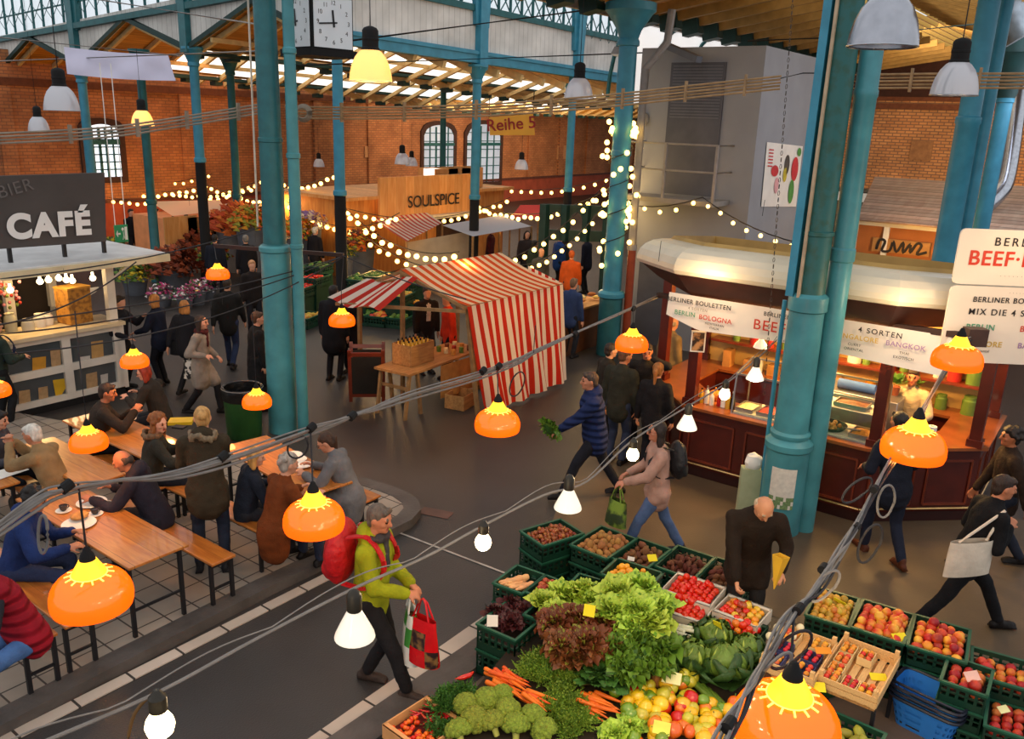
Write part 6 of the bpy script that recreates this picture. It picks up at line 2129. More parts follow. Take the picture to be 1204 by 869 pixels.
MB().grid(roofpt, ns * 2, 16, lambda i, j: (i // 2) % 2).build('canopy', [M_sorg, M_swhr], TN, smooth=70, world=True)
def drape(u, v):
 x0, x1 = xa + .0 + .5 * v, xb + .25 * v
 x = x0 + (x1 - x0) * u
 fold = .05 * math.sin(u * 26 + 1.2 * math.sin(v * 3)) * v + .02 * math.sin(u * 61) * v
 z = zF - .02 - (zF - .02 - (.015 + .06 * u)) * v
 return V((x, YF - .03 - .06 * v + fold, z))
MB().grid(drape, ns * 2, 24, lambda i, j: (i // 2) % 2).build('side_curtain', [M_sred, M_swht], TN, smooth=70, world=True)
def endp(u, v):
 y = YF + (yR - YF) * u * .55
 zt = zF + (zR - zF) * u * .55
 return V((xb + .02 + .1 * v, y, zt - (zt - 0.9) * v * (1 - .2 * u)))
MB().grid(endp, 10, 8, lambda i, j: (i // 1) % 2).build('end_curtain', [M_sred, M_swht], TN, smooth=70, world=True)
# a drooping flap on the left
def flap(u, v):
 return V((xa - .9 * v, yR - .4 + 1.2 * u, zR - .1 - .42 * v - .22 * u * (1 - v) + .05 * math.sin(u * 8)))
MB().grid(flap, 10, 8, lambda i, j: (i // 1) % 2).build('flap', [M_sred, M_swht], TN, smooth=70, world=True)
for (x, y, zt) in ((xa + .05, YF + .02, zF), (xb, YF + .05, zF), (xa + .05, YBk, zB), (xb, YBk, zB), (xa + .05, yR, zR), (xb, yR, zR)):
 lean_ = .35 if y < 8.6 and x < 11 else 0
 MB().bar((x + lean_, y, 0), (x, y, zt), .06, .06).build('pole', M_pole, TN, world=True)
for (p, q) in (((xa, YF, zF - .04), (xb, YF, zF - .04)), ((xa, yR, zR - .04), (xb, yR, zR - .04)), ((xa, YBk, zB - .04), (xb, YBk, zB - .04)), ((xa, YF, zF - .05), (xa, yR, zR - .05)), ((xa, yR, zR - .05), (xa, YBk, zB - .05)), ((xa - .9, yR + .6, zR - .55), (xa, YF, zF - .1))):
 MB().bar(p, q, .05, .05).build('crossbeam', M_pole, TN, world=True)
lamp('tent_light', (11.8, 9.7, 2.3), 25, '#ffb866', .1)
# tressel table, bottle crate, baskets under the tent
M_board2 = board_mat('raw_trestle_boards', '#9a6a38', '#c08c50', 'Y', .2, .7, .02, (3, 22, 22))
tt = thing('trestle_table', 'rough wooden trestle table under the left edge of the striped tent', 'table', (10.25, 9.55, 0), .08)
MB().box((.55, 0, .78), (2.2, .75, .04)).build('table_top', M_board2, tt)
for (x, y, dx) in ((-.45, -.3, -.12), (-.45, .3, -.12), (1.5, -.3, .12), (1.5, .3, .12), (-.25, -.3, .1), (-.25, .3, .1)):
 MB().bar((x + dx, y, 0), (x, y, .77), .045, .06).build('leg', M_pole, tt)
MB().bar((-.45, -.3, .5), (-.45, .3, .5), .04, .05).build('crossbar', M_pole, tt)
def wbox(name, label, loc, sz, rz, m, cat='box', open_=False):
 t = thing(name, label, cat, loc, rz)
 x, y, z = sz
 b_ = MB()
 if open_:
  th_ = .015
  b_.box((0, 0, th_ / 2), (x, y, th_)).box((-x / 2 + th_ / 2, 0, z / 2), (th_, y, z)).box((x / 2 - th_ / 2, 0, z / 2), (th_, y, z)).box((0, -y / 2 + th_ / 2, z / 2), (x - 2 * th_, th_, z)).box((0, y / 2 - th_ / 2, z / 2), (x - 2 * th_, th_, z))
 else:
  b_.box((0, 0, z / 2), (x, y, z))
 b_.build('box', m, t, bevel=.006)
 return t
cb = G(487, 400, .8)
wbox('wooden_crate', 'wooden crate of yellow bottles on the trestle table', (10.35, 9.62, .8), (.62, .42, .36), .05, M_board2, 'crate', True)
M_yb = mat('yellow_cordial', '#d8a41c', .15, .1, spec=.7)
for i in range(6):
 for j in range(3):
  bottle('yellow cordial bottle standing in the wooden crate under the striped tent', (10.35 - .24 + i * .095, 9.62 - .12 + j * .12, .87), .038, .36, M_yb, M_blackmat, 'yellow bottles in the crate')
wbox('wooden_crate', 'wooden crate on the floor below the trestle table', (10.9, 9.0, 0), (.5, .38, .26), .2, M_board2, 'crate', True)
o = MB().grid(lambda u, v: V((10.55 + 1.2 * u, 9.17 + .02 * math.sin(u * 30) * v, .77 - .6 * v)), 20, 6).build('tablecloth', mat('sacking_cloth', '#a8763a', .85, .2, 6)); tag(o, 'brown sacking cloth hanging from the trestle table', 'cloth')
for i in range(9):
 x, y = 11.15 + .22 * (i % 3), 9.4 + .17 * (i // 3)
 o = MB().lathe([(.001, 0), (.04, 0), (.042, .07), (.04, .1), (.001, .1)], 12).build('jar', M_food[(i * 2) % 5]); o.location = (x, y, .8); tag(o, 'small preserve jar on the trestle table behind the bottle crate', 'jar', 'jars on the trestle table')
# chalkboard
q = G(432, 474)
t = thing('chalkboard', 'A-frame chalkboard in a wooden frame left of the striped tent', 'sign', (q.x, q.y, 0), rot_of(172) + PI)
cbm = mat('chalkboard_black', '#1b1714', .8, .25, 4)
for s in (1, -1):
 Mx = Matrix.Rotation(R_(14) * s, 3, 'X')
 MB().box(Mx @ V((0, -.0, 0)) + V((0, -.17 * s, .52)), (.5, .015, .78), M=Mx).build('board', cbm, t)
 f = MB()
 for (c_, sz) in (((-.28, 0, 0), (.06, .03, 1.02)), ((.28, 0, 0), (.06, .03, 1.02)), ((0, 0, .43), (.62, .03, .07)), ((0, 0, -.38), (.62, .03, .06))):
  f.box(Mx @ V(c_) + V((0, -.17 * s, .54)), sz, M=Mx)
 f.build('frame', M_mahog_l, t)
# ------------------------------------------------------------------ café kiosk on the left
M_wcab = mat('white_woodwork', '#d6cfc2', .55, .1, 3)
M_pane = mat('dark_shop_pane', '#4a5054', .15, .2, 2, spec=.7)
YC2 = 13.8
CX0, CX1 = 4.6, 7.48
CF = thing('cafe_kiosk', 'white wooden café kiosk with a flat roof and posters behind its panes', 'kiosk', (6.0, 14.6, 0))
MB().mm((CX0, YC2, .0), (CX1, YC2 + 2.2, .12)).build('plinth', M_blackmat, CF, world=True)
MB().mm((CX0, YC2 + .06, .12), (CX1 - .06, YC2 + .10, 1.2)).build('glazing', M_pane, CF, world=True)
f = MB()
xs_ = [CX0, 5.55, 6.55, CX1]
for i, x in enumerate(xs_):
 f.mm((x - .07, YC2, .1), (x + .07, YC2 + .12, 1.26))
for z in (.16, .66, 1.2):
 f.mm((CX0, YC2 + .006, z - .06), (CX1, YC2 + .114, z + .06))
f.build('window_frames', M_wcab, CF, world=True)
MB().mm((CX1 - .12, YC2, .1), (CX1, YC2 + 2.2, 1.26)).build('side_panel', M_wcab, CF, world=True)
MB().mm((CX0, YC2 - .1, 1.24), (CX1 + .06, YC2 + .7, 1.3)).build('counter_top', mat('pale_counter', '#cbb894', .5, .15, 4), CF, world=True)
for (x, y) in ((CX1 - .08, YC2 + .06), (CX1 - .08, YC2 + 2.1), (6.35, YC2 + 1.4), (5.3, YC2 + 1.0)):
 MB().box((x, y, 1.85), (.14, .12, 1.2)).build('post', M_wcab, CF, world=True)
for (x, y) in ((CX1, YC2),):
 MB().bar((x - .05, y + .05, 2.0), (x + .3, y - .2, 2.36), .05, .04).build('brace', M_wcab, CF, world=True)
rf_ = MB().box((6.05, YC2 + .95, 2.42), (4.2, 2.9, .1))
rf_.build('roof', mat('white_roof_sheet', '#c4c4c4', .5, .12, 3), CF, world=True, bevel=.01)
MB().mm((3.9, YC2 - .54, 2.32), (8.2, YC2 - .48, 2.44)).mm((8.12, YC2 - .5, 2.32), (8.2, YC2 + 2.4, 2.44)).build('fascia', mat('cream_fascia', '#d8c7a0', .5, .12, 4), CF, world=True)
MB().mm((CX0, YC2 + 2.15, .1), (CX1, YC2 + 2.2, 2.4)).build('back_wall', mat('dark_back', '#2a211c', .8, .3, 2), CF, world=True)
for px, py, s_ in ((50, 350, 0), (62, 345, 0), (78, 338, 0)): pass
pm = [mat('kraft_poster', '#b08a52', .8, .15, 10), mat('tan_poster', '#a88a62', .8, .2, 14), mat('amber_poster', '#c08a2a', .8, .15, 8), mat('yellow_pennant', '#c9a21e', .7, .1), mat('pale_notice', '#b9b6ae', .8, .1, 20)]
def poster_at(label, pts, m, name='poster'):
 P3 = [ony(x, y, YC2 + .05) for x, y in pts]
 c = sum(P3, V((0, 0, 0))) / len(P3)
 o = MB().add([p - c for p in P3], [tuple(range(len(P3)))]).build(name, m, smooth=0)
 o.location = c
 tag(o, label, 'poster')
poster_at('amber poster upper left behind the café panes', [(38, 421), (54, 419), (54, 440), (38, 442)], pm[2])
poster_at('narrow kraft poster upper left next to the amber one', [(59, 412), (71, 410), (72, 434), (61, 436)], pm[1])
poster_at('kraft poster in the upper right café pane', [(107, 402), (121, 400), (122, 422), (108, 425)], pm[0])
poster_at('pale notice in the upper right café pane', [(93, 420), (106, 418), (106, 430), (94, 432)], pm[4])
poster_at('kraft poster lower left behind the café panes', [(22, 460), (35, 458), (37, 482), (23, 485)], pm[1])
poster_at('small kraft poster left of the yellow pennant', [(45, 456), (56, 454), (57, 473), (46, 475)], pm[1])
poster_at('yellow pennant triangle behind the café panes', [(62, 447), (84, 444), (67, 474)], pm[3], 'pennant')
poster_at('dark-printed kraft poster in the lower right café pane', [(101, 440), (114, 437), (115, 457), (102, 460)], pm[1])
poster_at('small white notice in the lower right café pane', [(118, 441), (127, 439), (127, 449), (119, 451)], pm[4])
# roof sign
sg = thing('cafe_sign', 'big grey-brown roof sign reading CAFÉ in white letters', 'sign', (6.6, YC2 + .1, 2.5))
s0, s1, s2, s3 = ony(-30, 208, YC2), ony(123, 203, YC2), ony(125, 284, YC2), ony(-30, 295, YC2)
MB().prism([s0, s3, s2, s1], (0, .06, 0)).build('panel', mat('taupe_sign', '#4c4643', .7, .12, 2), sg, world=True)
xd = (s2 - s3).normalized()
c_ = ony(60, 264, YC2 - .02)
text('lettering', 'CAFÉ', mat('white_lettering', '#ece9e4', .6, .02), .50, c_ + V((-.02, -.01, -.02)), xd, (0, 0, 1), sg, .002, .026, spacing=1.14)
text('chalk_lettering', 'BIER', mat('chalk_grey', '#6a6461', .8, .1), .26, ony(18, 222, YC2 - .02), xd + V((0, 0, .25)), (0, 0, 1), sg, .001, 0, spacing=1.1)
for px in (12, 77, 124):
 p = ony(px, 290, YC2 + .03)
 MB().bar((p.x, p.y + .05, 2.45), (p.x, p.y + .05, p.z + .25), .06, .05).build('post', M_black, sg, world=True)
# counter goods
t = thing('carton', 'patterned kraft carton standing on the café counter', 'box', (6.95, YC2 + .42, 1.3), .15)
MB().box((0, 0, .3), (.42, .36, .6)).build('box', mat('printed_carton', '#a9782e', .7, .3, 12, col2='#7a5220'), t, bevel=.01)
MB().box((0, 0, .605), (.43, .37, .03)).build('lid', mat('carton_lid', '#b98636', .7, .2), t)
for i, (x, y, h_, m_, lb, nm) in enumerate(((6.15, .35, .2, mat('glass_jar', '#c9c2b0', .15, .1), 'glass jar of biscuits on the café counter', 'jar'), (5.95, .5, .3, mat('clear_bottle', '#b9b49a', .15, .1), 'clear bottle behind the biscuit jar', 'bottle'), (6.4, .5, .22, M_china, 'white jug on the café counter', 'jug'),
                                           (6.55, .55, .2, M_china, 'white pot beside the carton', 'jug'), (5.75, .6, .35, mat('basket_brown', '#5a3a22', .8, .3, 20), 'brown wicker basket behind the café counter', 'basket'))):
 o = MB().lathe([(.001, 0), (.09, 0), (.1, h_ * .5), (.085, h_ * .8), (.06, h_ * .9), (.07, h_), (.001, h_)], 16).build(nm, m_); o.location = (x, YC2 + y, 1.3); tag(o, lb, nm)
t = thing('espresso_machine', 'silver espresso machine at the left end of the café counter', 'machine', (5.2, YC2 + .4, 1.3))
MB().box((0, 0, .2), (.75, .45, .4)).build('housing', M_steel, t, bevel=.03)
MB().tube([(-.36, -.22, .1), (-.36, -.22, .42), (.36, -.22, .42), (.36, -.22, .1)], .02, 6).build('rail', M_steel, t)
for k in range(5):
 o = MB().lathe([(.001, 0), (.025, 0), (.036, .05), (.001, .05)], 12).build('cup', M_china); o.location = (5.0 + k * .1, YC2 + .35, 1.7); tag(o, 'white cup stacked on the espresso machine', 'cup', 'cups on the espresso machine')
t = thing('flower_bunch', 'bunch of red and pink flowers hanging inside the café kiosk', 'flowers', (6.0, YC2 + .9, 1.75))
fb = MB()
for k in range(70):
 c_ = V((rk.gauss(0, .16), rk.gauss(0, .12), rk.gauss(.1, .16)))
 fb.ell(c_, .03, 6, 5, mi=k % 3)
fb.build('blossoms', [mat('dried_red', '#9a2a1e', .8, .2), mat('dried_pink', '#b0707a', .8, .2), mat('dried_green', '#5a6a2e', .8, .2)], t)
for i, (px, py) in enumerate(((47, 331), (57, 329), (69, 327), (78, 329), (85, 330), (109, 327), (12, 341))):
 p = ony(px, py, YC2 + .25)
 o = MB().ell((0, 0, 0), .05, 12, 8).cyl((0, 0, .04), (0, 0, .1), .02, n=8).build('light_bulb', M_bulb); o.location = p; tag(o, 'round bulb hanging under the café roof', 'bulb', 'bulbs under the café roof')
lamp('cafe_light', (6.2, YC2 + .5, 2.25), 45, '#ffcf88', .15); lamp('cafe_light', (5.2, YC2 + .9, 2.2), 25, '#ffcf88', .15)
t = thing('hanging_sign', 'small white boat-shaped sign hanging under the café roof', 'sign', ony(97, 340, YC2 + .3))
MB().prism([(.28 * math.cos(R_(a)), 0, .13 * math.sin(R_(a))) for a in range(180, 361, 20)], (0, .02, 0)).build('panel', M_white, t)
# exit sign
e0, e1 = ony(134, 265, YC2 + 1.5), ony(151, 284, YC2 + 1.5)
t = thing('exit_sign', 'green and white emergency exit sign hanging right of the café sign', 'sign', (e0 + e1) / 2)
w_, h_ = abs(e1.x - e0.x), abs(e1.z - e0.z)
MB().box((0, 0, 0), (w_, .03, h_)).build('panel', mat('exit_green', '#1c7a4a', .5, .05, emit=.15), t)
gw = MB().box((-w_ * .22, -.017, 0), (w_ * .26, .004, h_ * .1)).prism([(-w_ * .44, -.019, 0), (-w_ * .3, -.019, h_ * .2), (-w_ * .3, -.019, -h_ * .2)], (0, .004, 0))
gw.build('arrow', M_white, t)
fg = MB().box((w_ * .34, -.017, 0), (w_ * .2, .004, h_ * .75)).ell((w_ * .1, -.017, h_ * .25), (.025, .004, .03), 8, 6).bar((w_ * .1, -.017, h_ * .15), (w_ * .14, -.017, -h_ * .1), .03, .004).bar((w_ * .14, -.017, -h_ * .1), (w_ * .05, -.017, -h_ * .35), .025, .004).bar((w_ * .14, -.017, -h_ * .1), (w_ * .2, -.017, -h_ * .3), .025, .004)
fg.build('running_figure', M_white, t)
for x in (-w_ * .4, w_ * .4): MB().cyl((x, 0, h_ / 2), (x, 0, 3), .008, n=5).build('wire', M_white, t)
# ------------------------------------------------------------------ the vegetable stand in front
rp = random.Random(21)
M_crate = mat('green_crate', '#0f3526', .45, .2, 5)
M_crate_e = mat('green_crate_rim', '#1f5640', .45, .15, 5)
M_liner = mat('crate_liner', '#2a1d14', .9, .2)
M_carton = mat('white_carton', '#cfc6b4', .8, .12, 6)
M_slat = mat('pale_poplar_slat', '#d8ad72', .7, .15, 9, stretch=(2, 12, 12))
M_card_y = mat('yellow_price_card', '#e6d51e', .7, .04, 3)
M_card_w = mat('white_price_card', '#e6e0d4', .7, .04, 3)
_meshes = {}
def crate_mesh(L, Wd, H):
 k = (round(L, 2), round(Wd, 2), H)
 if k in _meshes: return _meshes[k]
 b = MB()
 t = .014
 def wall(o, e, n, ln):
  # one perforated side: bottom band, top band, uprights, two rows of slots
  ez = V((0, 0, 1))
  def blk(u0, u1, z0, z1, th=t):
   c = o + e * ((u0 + u1) / 2) + ez * ((z0 + z1) / 2)
   ax = Matrix((e, n, ez)).transposed()
   b.box(c, (u1 - u0, th, z1 - z0), M=ax)
  blk(0, ln, 0, H * .34)
  blk(0, ln, H * .78, H, t * 1.2)
  nn = max(4, round(ln / .075))
  for i in range(nn + 1):
   u = ln * i / nn
   blk(max(0, u - .012), min(ln, u + .012), H * .3, H * .8)
  blk(0, ln, H * .54, H * .6)
 wall(V((0, t / 2, 0)), V((1, 0, 0)), V((0, 1, 0)), L)
 wall(V((0, Wd - t / 2, 0)), V((1, 0, 0)), V((0, 1, 0)), L)
 wall(V((t / 2, 0, 0)), V((0, 1, 0)), V((1, 0, 0)), Wd)
 wall(V((L - t / 2, 0, 0)), V((0, 1, 0)), V((1, 0, 0)), Wd)
 b.box((L / 2, Wd / 2, .008), (L, Wd, .016))
 body = b.mesh('crate', [M_crate], smooth=0)
 r = MB()
 for (x, y, sx, sy) in ((L / 2, 0, L + .02, .024), (L / 2, Wd, L + .02, .024), (0, Wd / 2, .024, Wd + .02), (L, Wd / 2, .024, Wd + .02)):
  r.box((x, y, H - .008), (sx, sy, .018))
 rim = r.mesh('rim', [M_crate_e], smooth=0)
 _meshes[k] = (body, rim)
 return _meshes[k]
def put(name, me, parent=None, loc=None):
 o = bpy.data.objects.new(name, me)
 COL.objects.link(o)
 if parent is not None: o.parent = parent
 if loc is not None: o.location = loc
 return o
def basis(Lp, Bp, Rp, h):
 a, b, c = G(*Lp, h), G(*Bp, h), G(*Rp, h)
 e = (b - a); e.z = 0
 L = e.length
 e.normalize()
 n = V((e.y, -e.x, 0))
 w_ = abs((c - b).dot(n))
 return a, e, n, L, w_
class Crate:
 """corner pixels: left, back, right of the rim; long edge left->back"""
 def __init__(s, label, Lp, Bp, Rp, top, H=.22, stack=1, floor=None, kind='crate'):
  a, e, n, L, w_ = basis(Lp, Bp, Rp, top)
  if stack > 1: stack = round(top / .21); H = (top - .012) / stack + .004
  s.e, s.n, s.L, s.w, s.top, s.H = e, n, L, w_, top, H
  s.o = V((a.x, a.y, 0)) + n * w_          # front-left corner, so local x = e, local y = -n
  s.rz = math.atan2(e.y, e.x)
  for k in range(stack):
   z = top - H - k * (H - .004)
   lb = label if k == 0 else label.replace('top of', 'under') if False else None
   nm = 'produce_crate'
   body, rim = crate_mesh(L, w_, H)
   t = put(nm, body)
   t.location = (s.o.x, s.o.y, z)
   t.rotation_euler = (0, 0, s.rz)
   put('rim', rim, t)
   tag(t, label if k == 0 else 'lower crate under the ' + label.split(' ', 1)[1].replace('green ', ''), 'crate', 'green produce crates')
   if k == 0: s.t = t
  if top - H * stack > .05 and floor:
   pass
  ln = MB().box((L / 2, w_ / 2, 0), (L - .05, w_ - .05, .01)).build('liner', M_liner, s.t)
  ln.location = (0, 0, H * .45)
 def P(s, u, v, dz=0.0):
  """u along the long edge, v from front to back edge, 0..1"""
  return s.o + s.e * (s.L * u) - s.n * (s.w * v) + V((0, 0, s.top + dz))
def fill(cr, me_list, label, cat, name, group, r, dz=-.03, mound=.03, jit=.3, n2=.35, sc=(.85, 1.15), marg=.035, m=None, upright=False):
 """one loose layer with a few lying on top"""
 pos = []
 st = r * 1.86
 nu, nv = max(1, int((cr.L - 2 * marg) / st)), max(1, int((cr.w - 2 * marg) / (st * .88)))
 for j in range(nv):
  for i in range(nu):
   u = (marg + (i + .5 + (.25 if j % 2 else -.25)) * (cr.L - 2 * marg) / nu) / cr.L
   v = (marg + (j + .5) * (cr.w - 2 * marg) / nv) / cr.w
   u = min(max(u + rp.uniform(-jit, jit) * r / cr.L, (marg + r * .6) / cr.L), 1 - (marg + r * .6) / cr.L)
   md = mound * math.sin(PI * u) * math.sin(PI * min(max(v, 0), 1))
   pos.append((u, v, dz + md + rp.uniform(-.15, .15) * r))
 for k in range(int(len(pos) * n2)):
  u, v = rp.uniform(.16, .84), rp.uniform(.16, .84)
  pos.append((u, v, dz + mound * math.sin(PI * u) * math.sin(PI * v) + r * 1.15))
 for (u, v, z) in pos:
  o = put(name, rp.choice(me_list))
  o.location = cr.P(u, v, z)
  o.rotation_euler = (rp.uniform(0, 6), rp.uniform(0, 6), rp.uniform(0, 6)) if not upright else (rp.uniform(-.4, .4), rp.uniform(-.4, .4), rp.uniform(0, 6))
  k = rp.uniform(*sc)
  o.scale = (k, k, k)
  tag(o, label, cat, group)
def blobm(name, m, r, n=10, mm=8, sq=(1, 1, 1), amp=.06, fr=2.0, seed=0, dent=0, stalk=None, lob=0):
 b = MB()
 off = V((seed * 3.7, seed * 1.3, 0))
 def dsp(q):
  k = 1 + amp * noise.noise(q * fr + off)
  if dent: k -= dent * max(0, abs(q.z) - .8) * 4 * (1 if q.z > 0 else .5)
  if lob: k += lob * math.cos(4 * math.atan2(q.y, q.x)) * (1 - abs(q.z))
  return k
 b.ell((0, 0, 0), (r * sq[0], r * sq[1], r * sq[2]), n, mm, disp=dsp)
 ms = [m]
 if stalk:
  b.cyl((0, 0, r * sq[2] * .7), (r * .08, 0, r * sq[2] * 1.02 + r * .18), r * .09, r * .07, n=5, mi=1)
  ms.append(stalk)
 return b.mesh(name, ms, smooth=80)
M_stalk = mat('green_stalk', '#4f6a24', .6, .1)
tom = [blobm('tomato', mat('tomato_red', '#d82c0c', .2, .1, 3, ov=.03, spec=.6), .036, seed=i, dent=.05, sq=(1, 1, .86), amp=.04, stalk=M_stalk if i == 0 else None) for i in range(2)]
tomo = [blobm('tomato', mat('tomato_orange', '#e88a1c', .2, .1, 3, ov=.15, spec=.6), .034, seed=4, dent=.05), blobm('tomato', mat('tomato_yellow', '#e6bf3a', .25, .1, 3, ov=.1, spec=.6), .034, seed=5, dent=.05), tom[0], blobm('tomato', mat('tomato_dusky', '#a84a24', .25, .2, 4, ov=.1, spec=.6), .034, seed=6, dent=.05)]
potato = [blobm('potato', mat('potato_skin', '#9a6b38', .8, .25, 12, bump=.2, ov=.12), .038, sq=(1.35, .95, .85), amp=.16, seed=i) for i in range(3)]
potd = [blobm('potato', mat('potato_dark', '#6d4428', .8, .25, 12, bump=.2, ov=.12), .036, sq=(1.35, .9, .85), amp=.18, seed=i) for i in range(3)]
potr = [blobm('sweet_potato', mat('red_potato_skin', '#5c2a1c', .75, .25, 12, ov=.12), .032, sq=(1.7, .8, .8), amp=.2, seed=i) for i in range(2)]
chest = [blobm('chestnut', mat('chestnut_brown', '#8a4a28', .35, .35, 18, ov=.2), .024, sq=(1, 1, .8), amp=.1, seed=i, n=8, mm=6) for i in range(2)]
orange_t = [blobm('yellow_tomato', mat('yellow_orange_tomato', '#eda320', .25, .1, 3, ov=.06, spec=.6), .032, dent=.04)]
def peachm(name, c1, c2, r, i): return blobm(name, mat('skin_%s_%s' % (name, i), c1, .45, .0, 3.5 / r * .05, col2=c2, c2lo=.4, c2hi=.62, ov=.06), r, seed=i, dent=.04)
peach = [peachm('peach', '#e8a32c', '#c8371c', .045, 1), peachm('peach', '#edb03a', '#d8571f', .045, 2), peachm('peach', '#c93a1e', '#8f1c1c', .045, 3)]
nect = [peachm('nectarine', '#c92f1e', '#e8a83a', .043, 1), peachm('nectarine', '#e6b23c', '#cf5a22', .043, 2), peachm('nectarine', '#a8201c', '#c8402a', .043, 3)]
apple = [peachm('apple', '#c9922a', '#9a7a24', .037, 1), peachm('apple', '#d8a83c', '#b8632a', .037, 2), peachm('apple', '#b7a83a', '#c98a2c', .037, 3)]
redap = [peachm('red_apple', '#b8241c', '#d87a3a', .042, 1), peachm('red_apple', '#9c1a18', '#c8442a', .042, 2)]
pear = [blobm('pear', mat('pear_green', '#8f8a2c', .5, .2, 6, ov=.1), .042, sq=(.9, .9, 1.35), seed=2, amp=.12)]
cherry = [blobm('cherry_plum', mat('mirabelle', '#e0942a', .35, .1, 8, ov=.15), .017, n=8, mm=6), blobm('cherry_plum', mat('mirabelle_red', '#d8552a', .35, .1, 8, ov=.15), .017, n=8, mm=6)]
rasp = [blobm('red_berry', mat('berry_red', '#c4202a', .4, .15, 30, ov=.1), .015, n=8, mm=6)]
# stand structure under the pile
def solid(name, label, cat, L, B, R, top, h, m):
 a, e, n, Ln, w_ = basis(L, B, R, top)
 c = a + e * Ln / 2 + n * w_ / 2
 o = MB().box((0, 0, top - h / 2), (Ln, w_, h)).build(name, m)
 o.location = (c.x, c.y, 0)
 o.rotation_euler = (0, 0, math.atan2(e.y, e.x))
 return tag(o, label, cat)
# back row of crates, left to right
c1 = Crate('green crate of chestnuts at the back left corner of the stand', (612, 624), (659, 610), (692, 625), .62, stack=2)
fill(c1, chest, 'brown chestnut in the crate at the back left corner', 'chestnut', 'chestnut', 'chestnuts', .024, -.045, .03)
c2 = Crate('green crate of pale potatoes second in the back row', (671, 640), (707, 618), (749, 633), .60, stack=2)
fill(c2, potato, 'pale potato in the second crate of the back row', 'potato', 'potato', 'pale potatoes', .042, -.05, .03)
c3 = Crate('green crate of brown potatoes, third in the back row', (718, 655), (750, 632), (791, 644), .58, stack=2)
fill(c3, potd, 'brown potato in the crate with a yellow card', 'potato', 'potato', 'brown potatoes', .042, -.07, .02)
c4 = Crate('green crate of dark red potatoes behind the tomato boxes', (770, 665), (797, 641), (842, 654), .56, stack=2)
fill(c4, potr, 'dark red potato in the crate behind the tomatoes', 'potato', 'potato', 'dark red potatoes', .036, -.09, .02)
c5 = Crate('green crate of dark tubers half hidden by the bending man', (819, 680), (843, 655), (886, 668), .54, stack=2)
fill(c5, potr + potd, 'dark tuber in the crate by the bending man', 'potato', 'potato', 'dark tubers', .038, -.08, .02)
# second row
c7 = Crate('green crate of parsnips at the left edge of the stand', (580, 685), (608, 664), (642, 675), .60, stack=2)
pars = MB().lathe([(.001, -.12), (.012, -.1), (.026, .02), (.034, .1), (.028, .12), (.001, .125)], 10).mesh('parsnip', [mat('parsnip_skin', '#d8a872', .7, .15, 10, ov=.1)], smooth=60)
for i in range(12):
 o = put('parsnip', pars); o.location = c7.P(rp.uniform(.3, .7), rp.uniform(.2, .8), -.07 + .022 * (i // 4)); o.rotation_euler = (PI / 2 + rp.uniform(-.2, .2), rp.uniform(-.3, .3), rp.uniform(.6, 1.6)); tag(o, 'pale parsnip in the crate at the left edge of the stand', 'parsnip', 'parsnips')
c8 = Crate('green crate of red onions beside the parsnips', (617, 695), (642, 676), (672, 685), .60, stack=2)
fill(c8, [blobm('red_onion', mat('onion_red', '#a8432e', .4, .2, 8, ov=.15), .03, seed=3)], 'red onion in the crate beside the parsnips', 'onion', 'red_onion', 'red onions', .03, -.05, .03)
c9 = Crate('empty green crate behind the pale green lettuce', (669, 687), (681, 674), (712, 685), .58, stack=2)
c6 = Crate('green crate of yellow-orange tomatoes behind the big lettuce', (706, 674), (726, 656), (780, 673), .72, stack=1)
for t_ in (c6.t,): t_.location.z += 0
fill(c6, orange_t, 'yellow-orange tomato in the crate behind the big lettuce', 'tomato', 'yellow_tomato', 'yellow-orange tomatoes', .033, -.06, .02)
solid('upturned_crate', 'green crate carrying the yellow-orange tomatoes', 'crate', (706, 674), (726, 656), (780, 673), .496, .48, M_crate)
c10 = Crate('green crate of dark red lettuce at the front left', (561, 733), (608, 698), (653, 714), .52, H=.25, stack=2)
c11 = Crate('green crate of pale lettuce beside the dark red lettuce', (616, 722), (645, 698), (706, 716), .56, H=.27, stack=2)
# leafy heads
def lettuce_mesh(name, mats, r, hgt, leaves, ruf, seed, droop=.5, wide=.9):
 rr = random.Random(seed)
 b = MB()
 for k in range(leaves):
  f = k / leaves
  az = k * 2.39996 + rr.uniform(-.3, .3)
  tilt = .15 + 1.25 * f                      # inner upright, outer spread
  ln = r * (.55 + .55 * f) * rr.uniform(.85, 1.15)
  wd = ln * wide * rr.uniform(.8, 1.2)
  d = V((math.cos(az), math.sin(az), 0))
  sd = V((-d.y, d.x, 0))
  ph = rr.uniform(0, 6)
  def fn(u, v):
   s_ = (v - .5)
   curve = tilt + droop * u * u
   p = d * (ln * (u * math.sin(tilt) + .25 * droop * u * u)) + V((0, 0, hgt * (.25 + .2 * (1 - f)) + ln * (u * math.cos(tilt) - .25 * droop * u * u * u)))
   w_ = wd * (.25 + 1.05 * math.sin(min(1, u * .62 + .12) * PI * .85))
   rz_ = ruf * ln * u * abs(s_) * 2 * math.sin(v * 17 + ph + u * 3) + ruf * .6 * ln * u * u * math.sin(v * 31 + ph)
   return p + sd * (s_ * w_) + (d * -.35 + V((0, 0, 1))) * rz_ + V((0, 0, 1)) * (abs(s_) ** 2 * w_ * .35)
  b.grid(fn, 5, 8, lambda i, j: min(len(mats) - 1, 0 if i < 3 else 1) if rr.random() < .8 else rr.randrange(len(mats)))
 return b.mesh(name, mats, smooth=80)
M_let1 = [mat('lettuce_pale', '#8fae3a', .5, .2, 9, ov=.1), mat('lettuce_bright', '#a9c544', .5, .2, 9, ov=.1), mat('lettuce_deep', '#5f8a22', .5, .2, 9)]
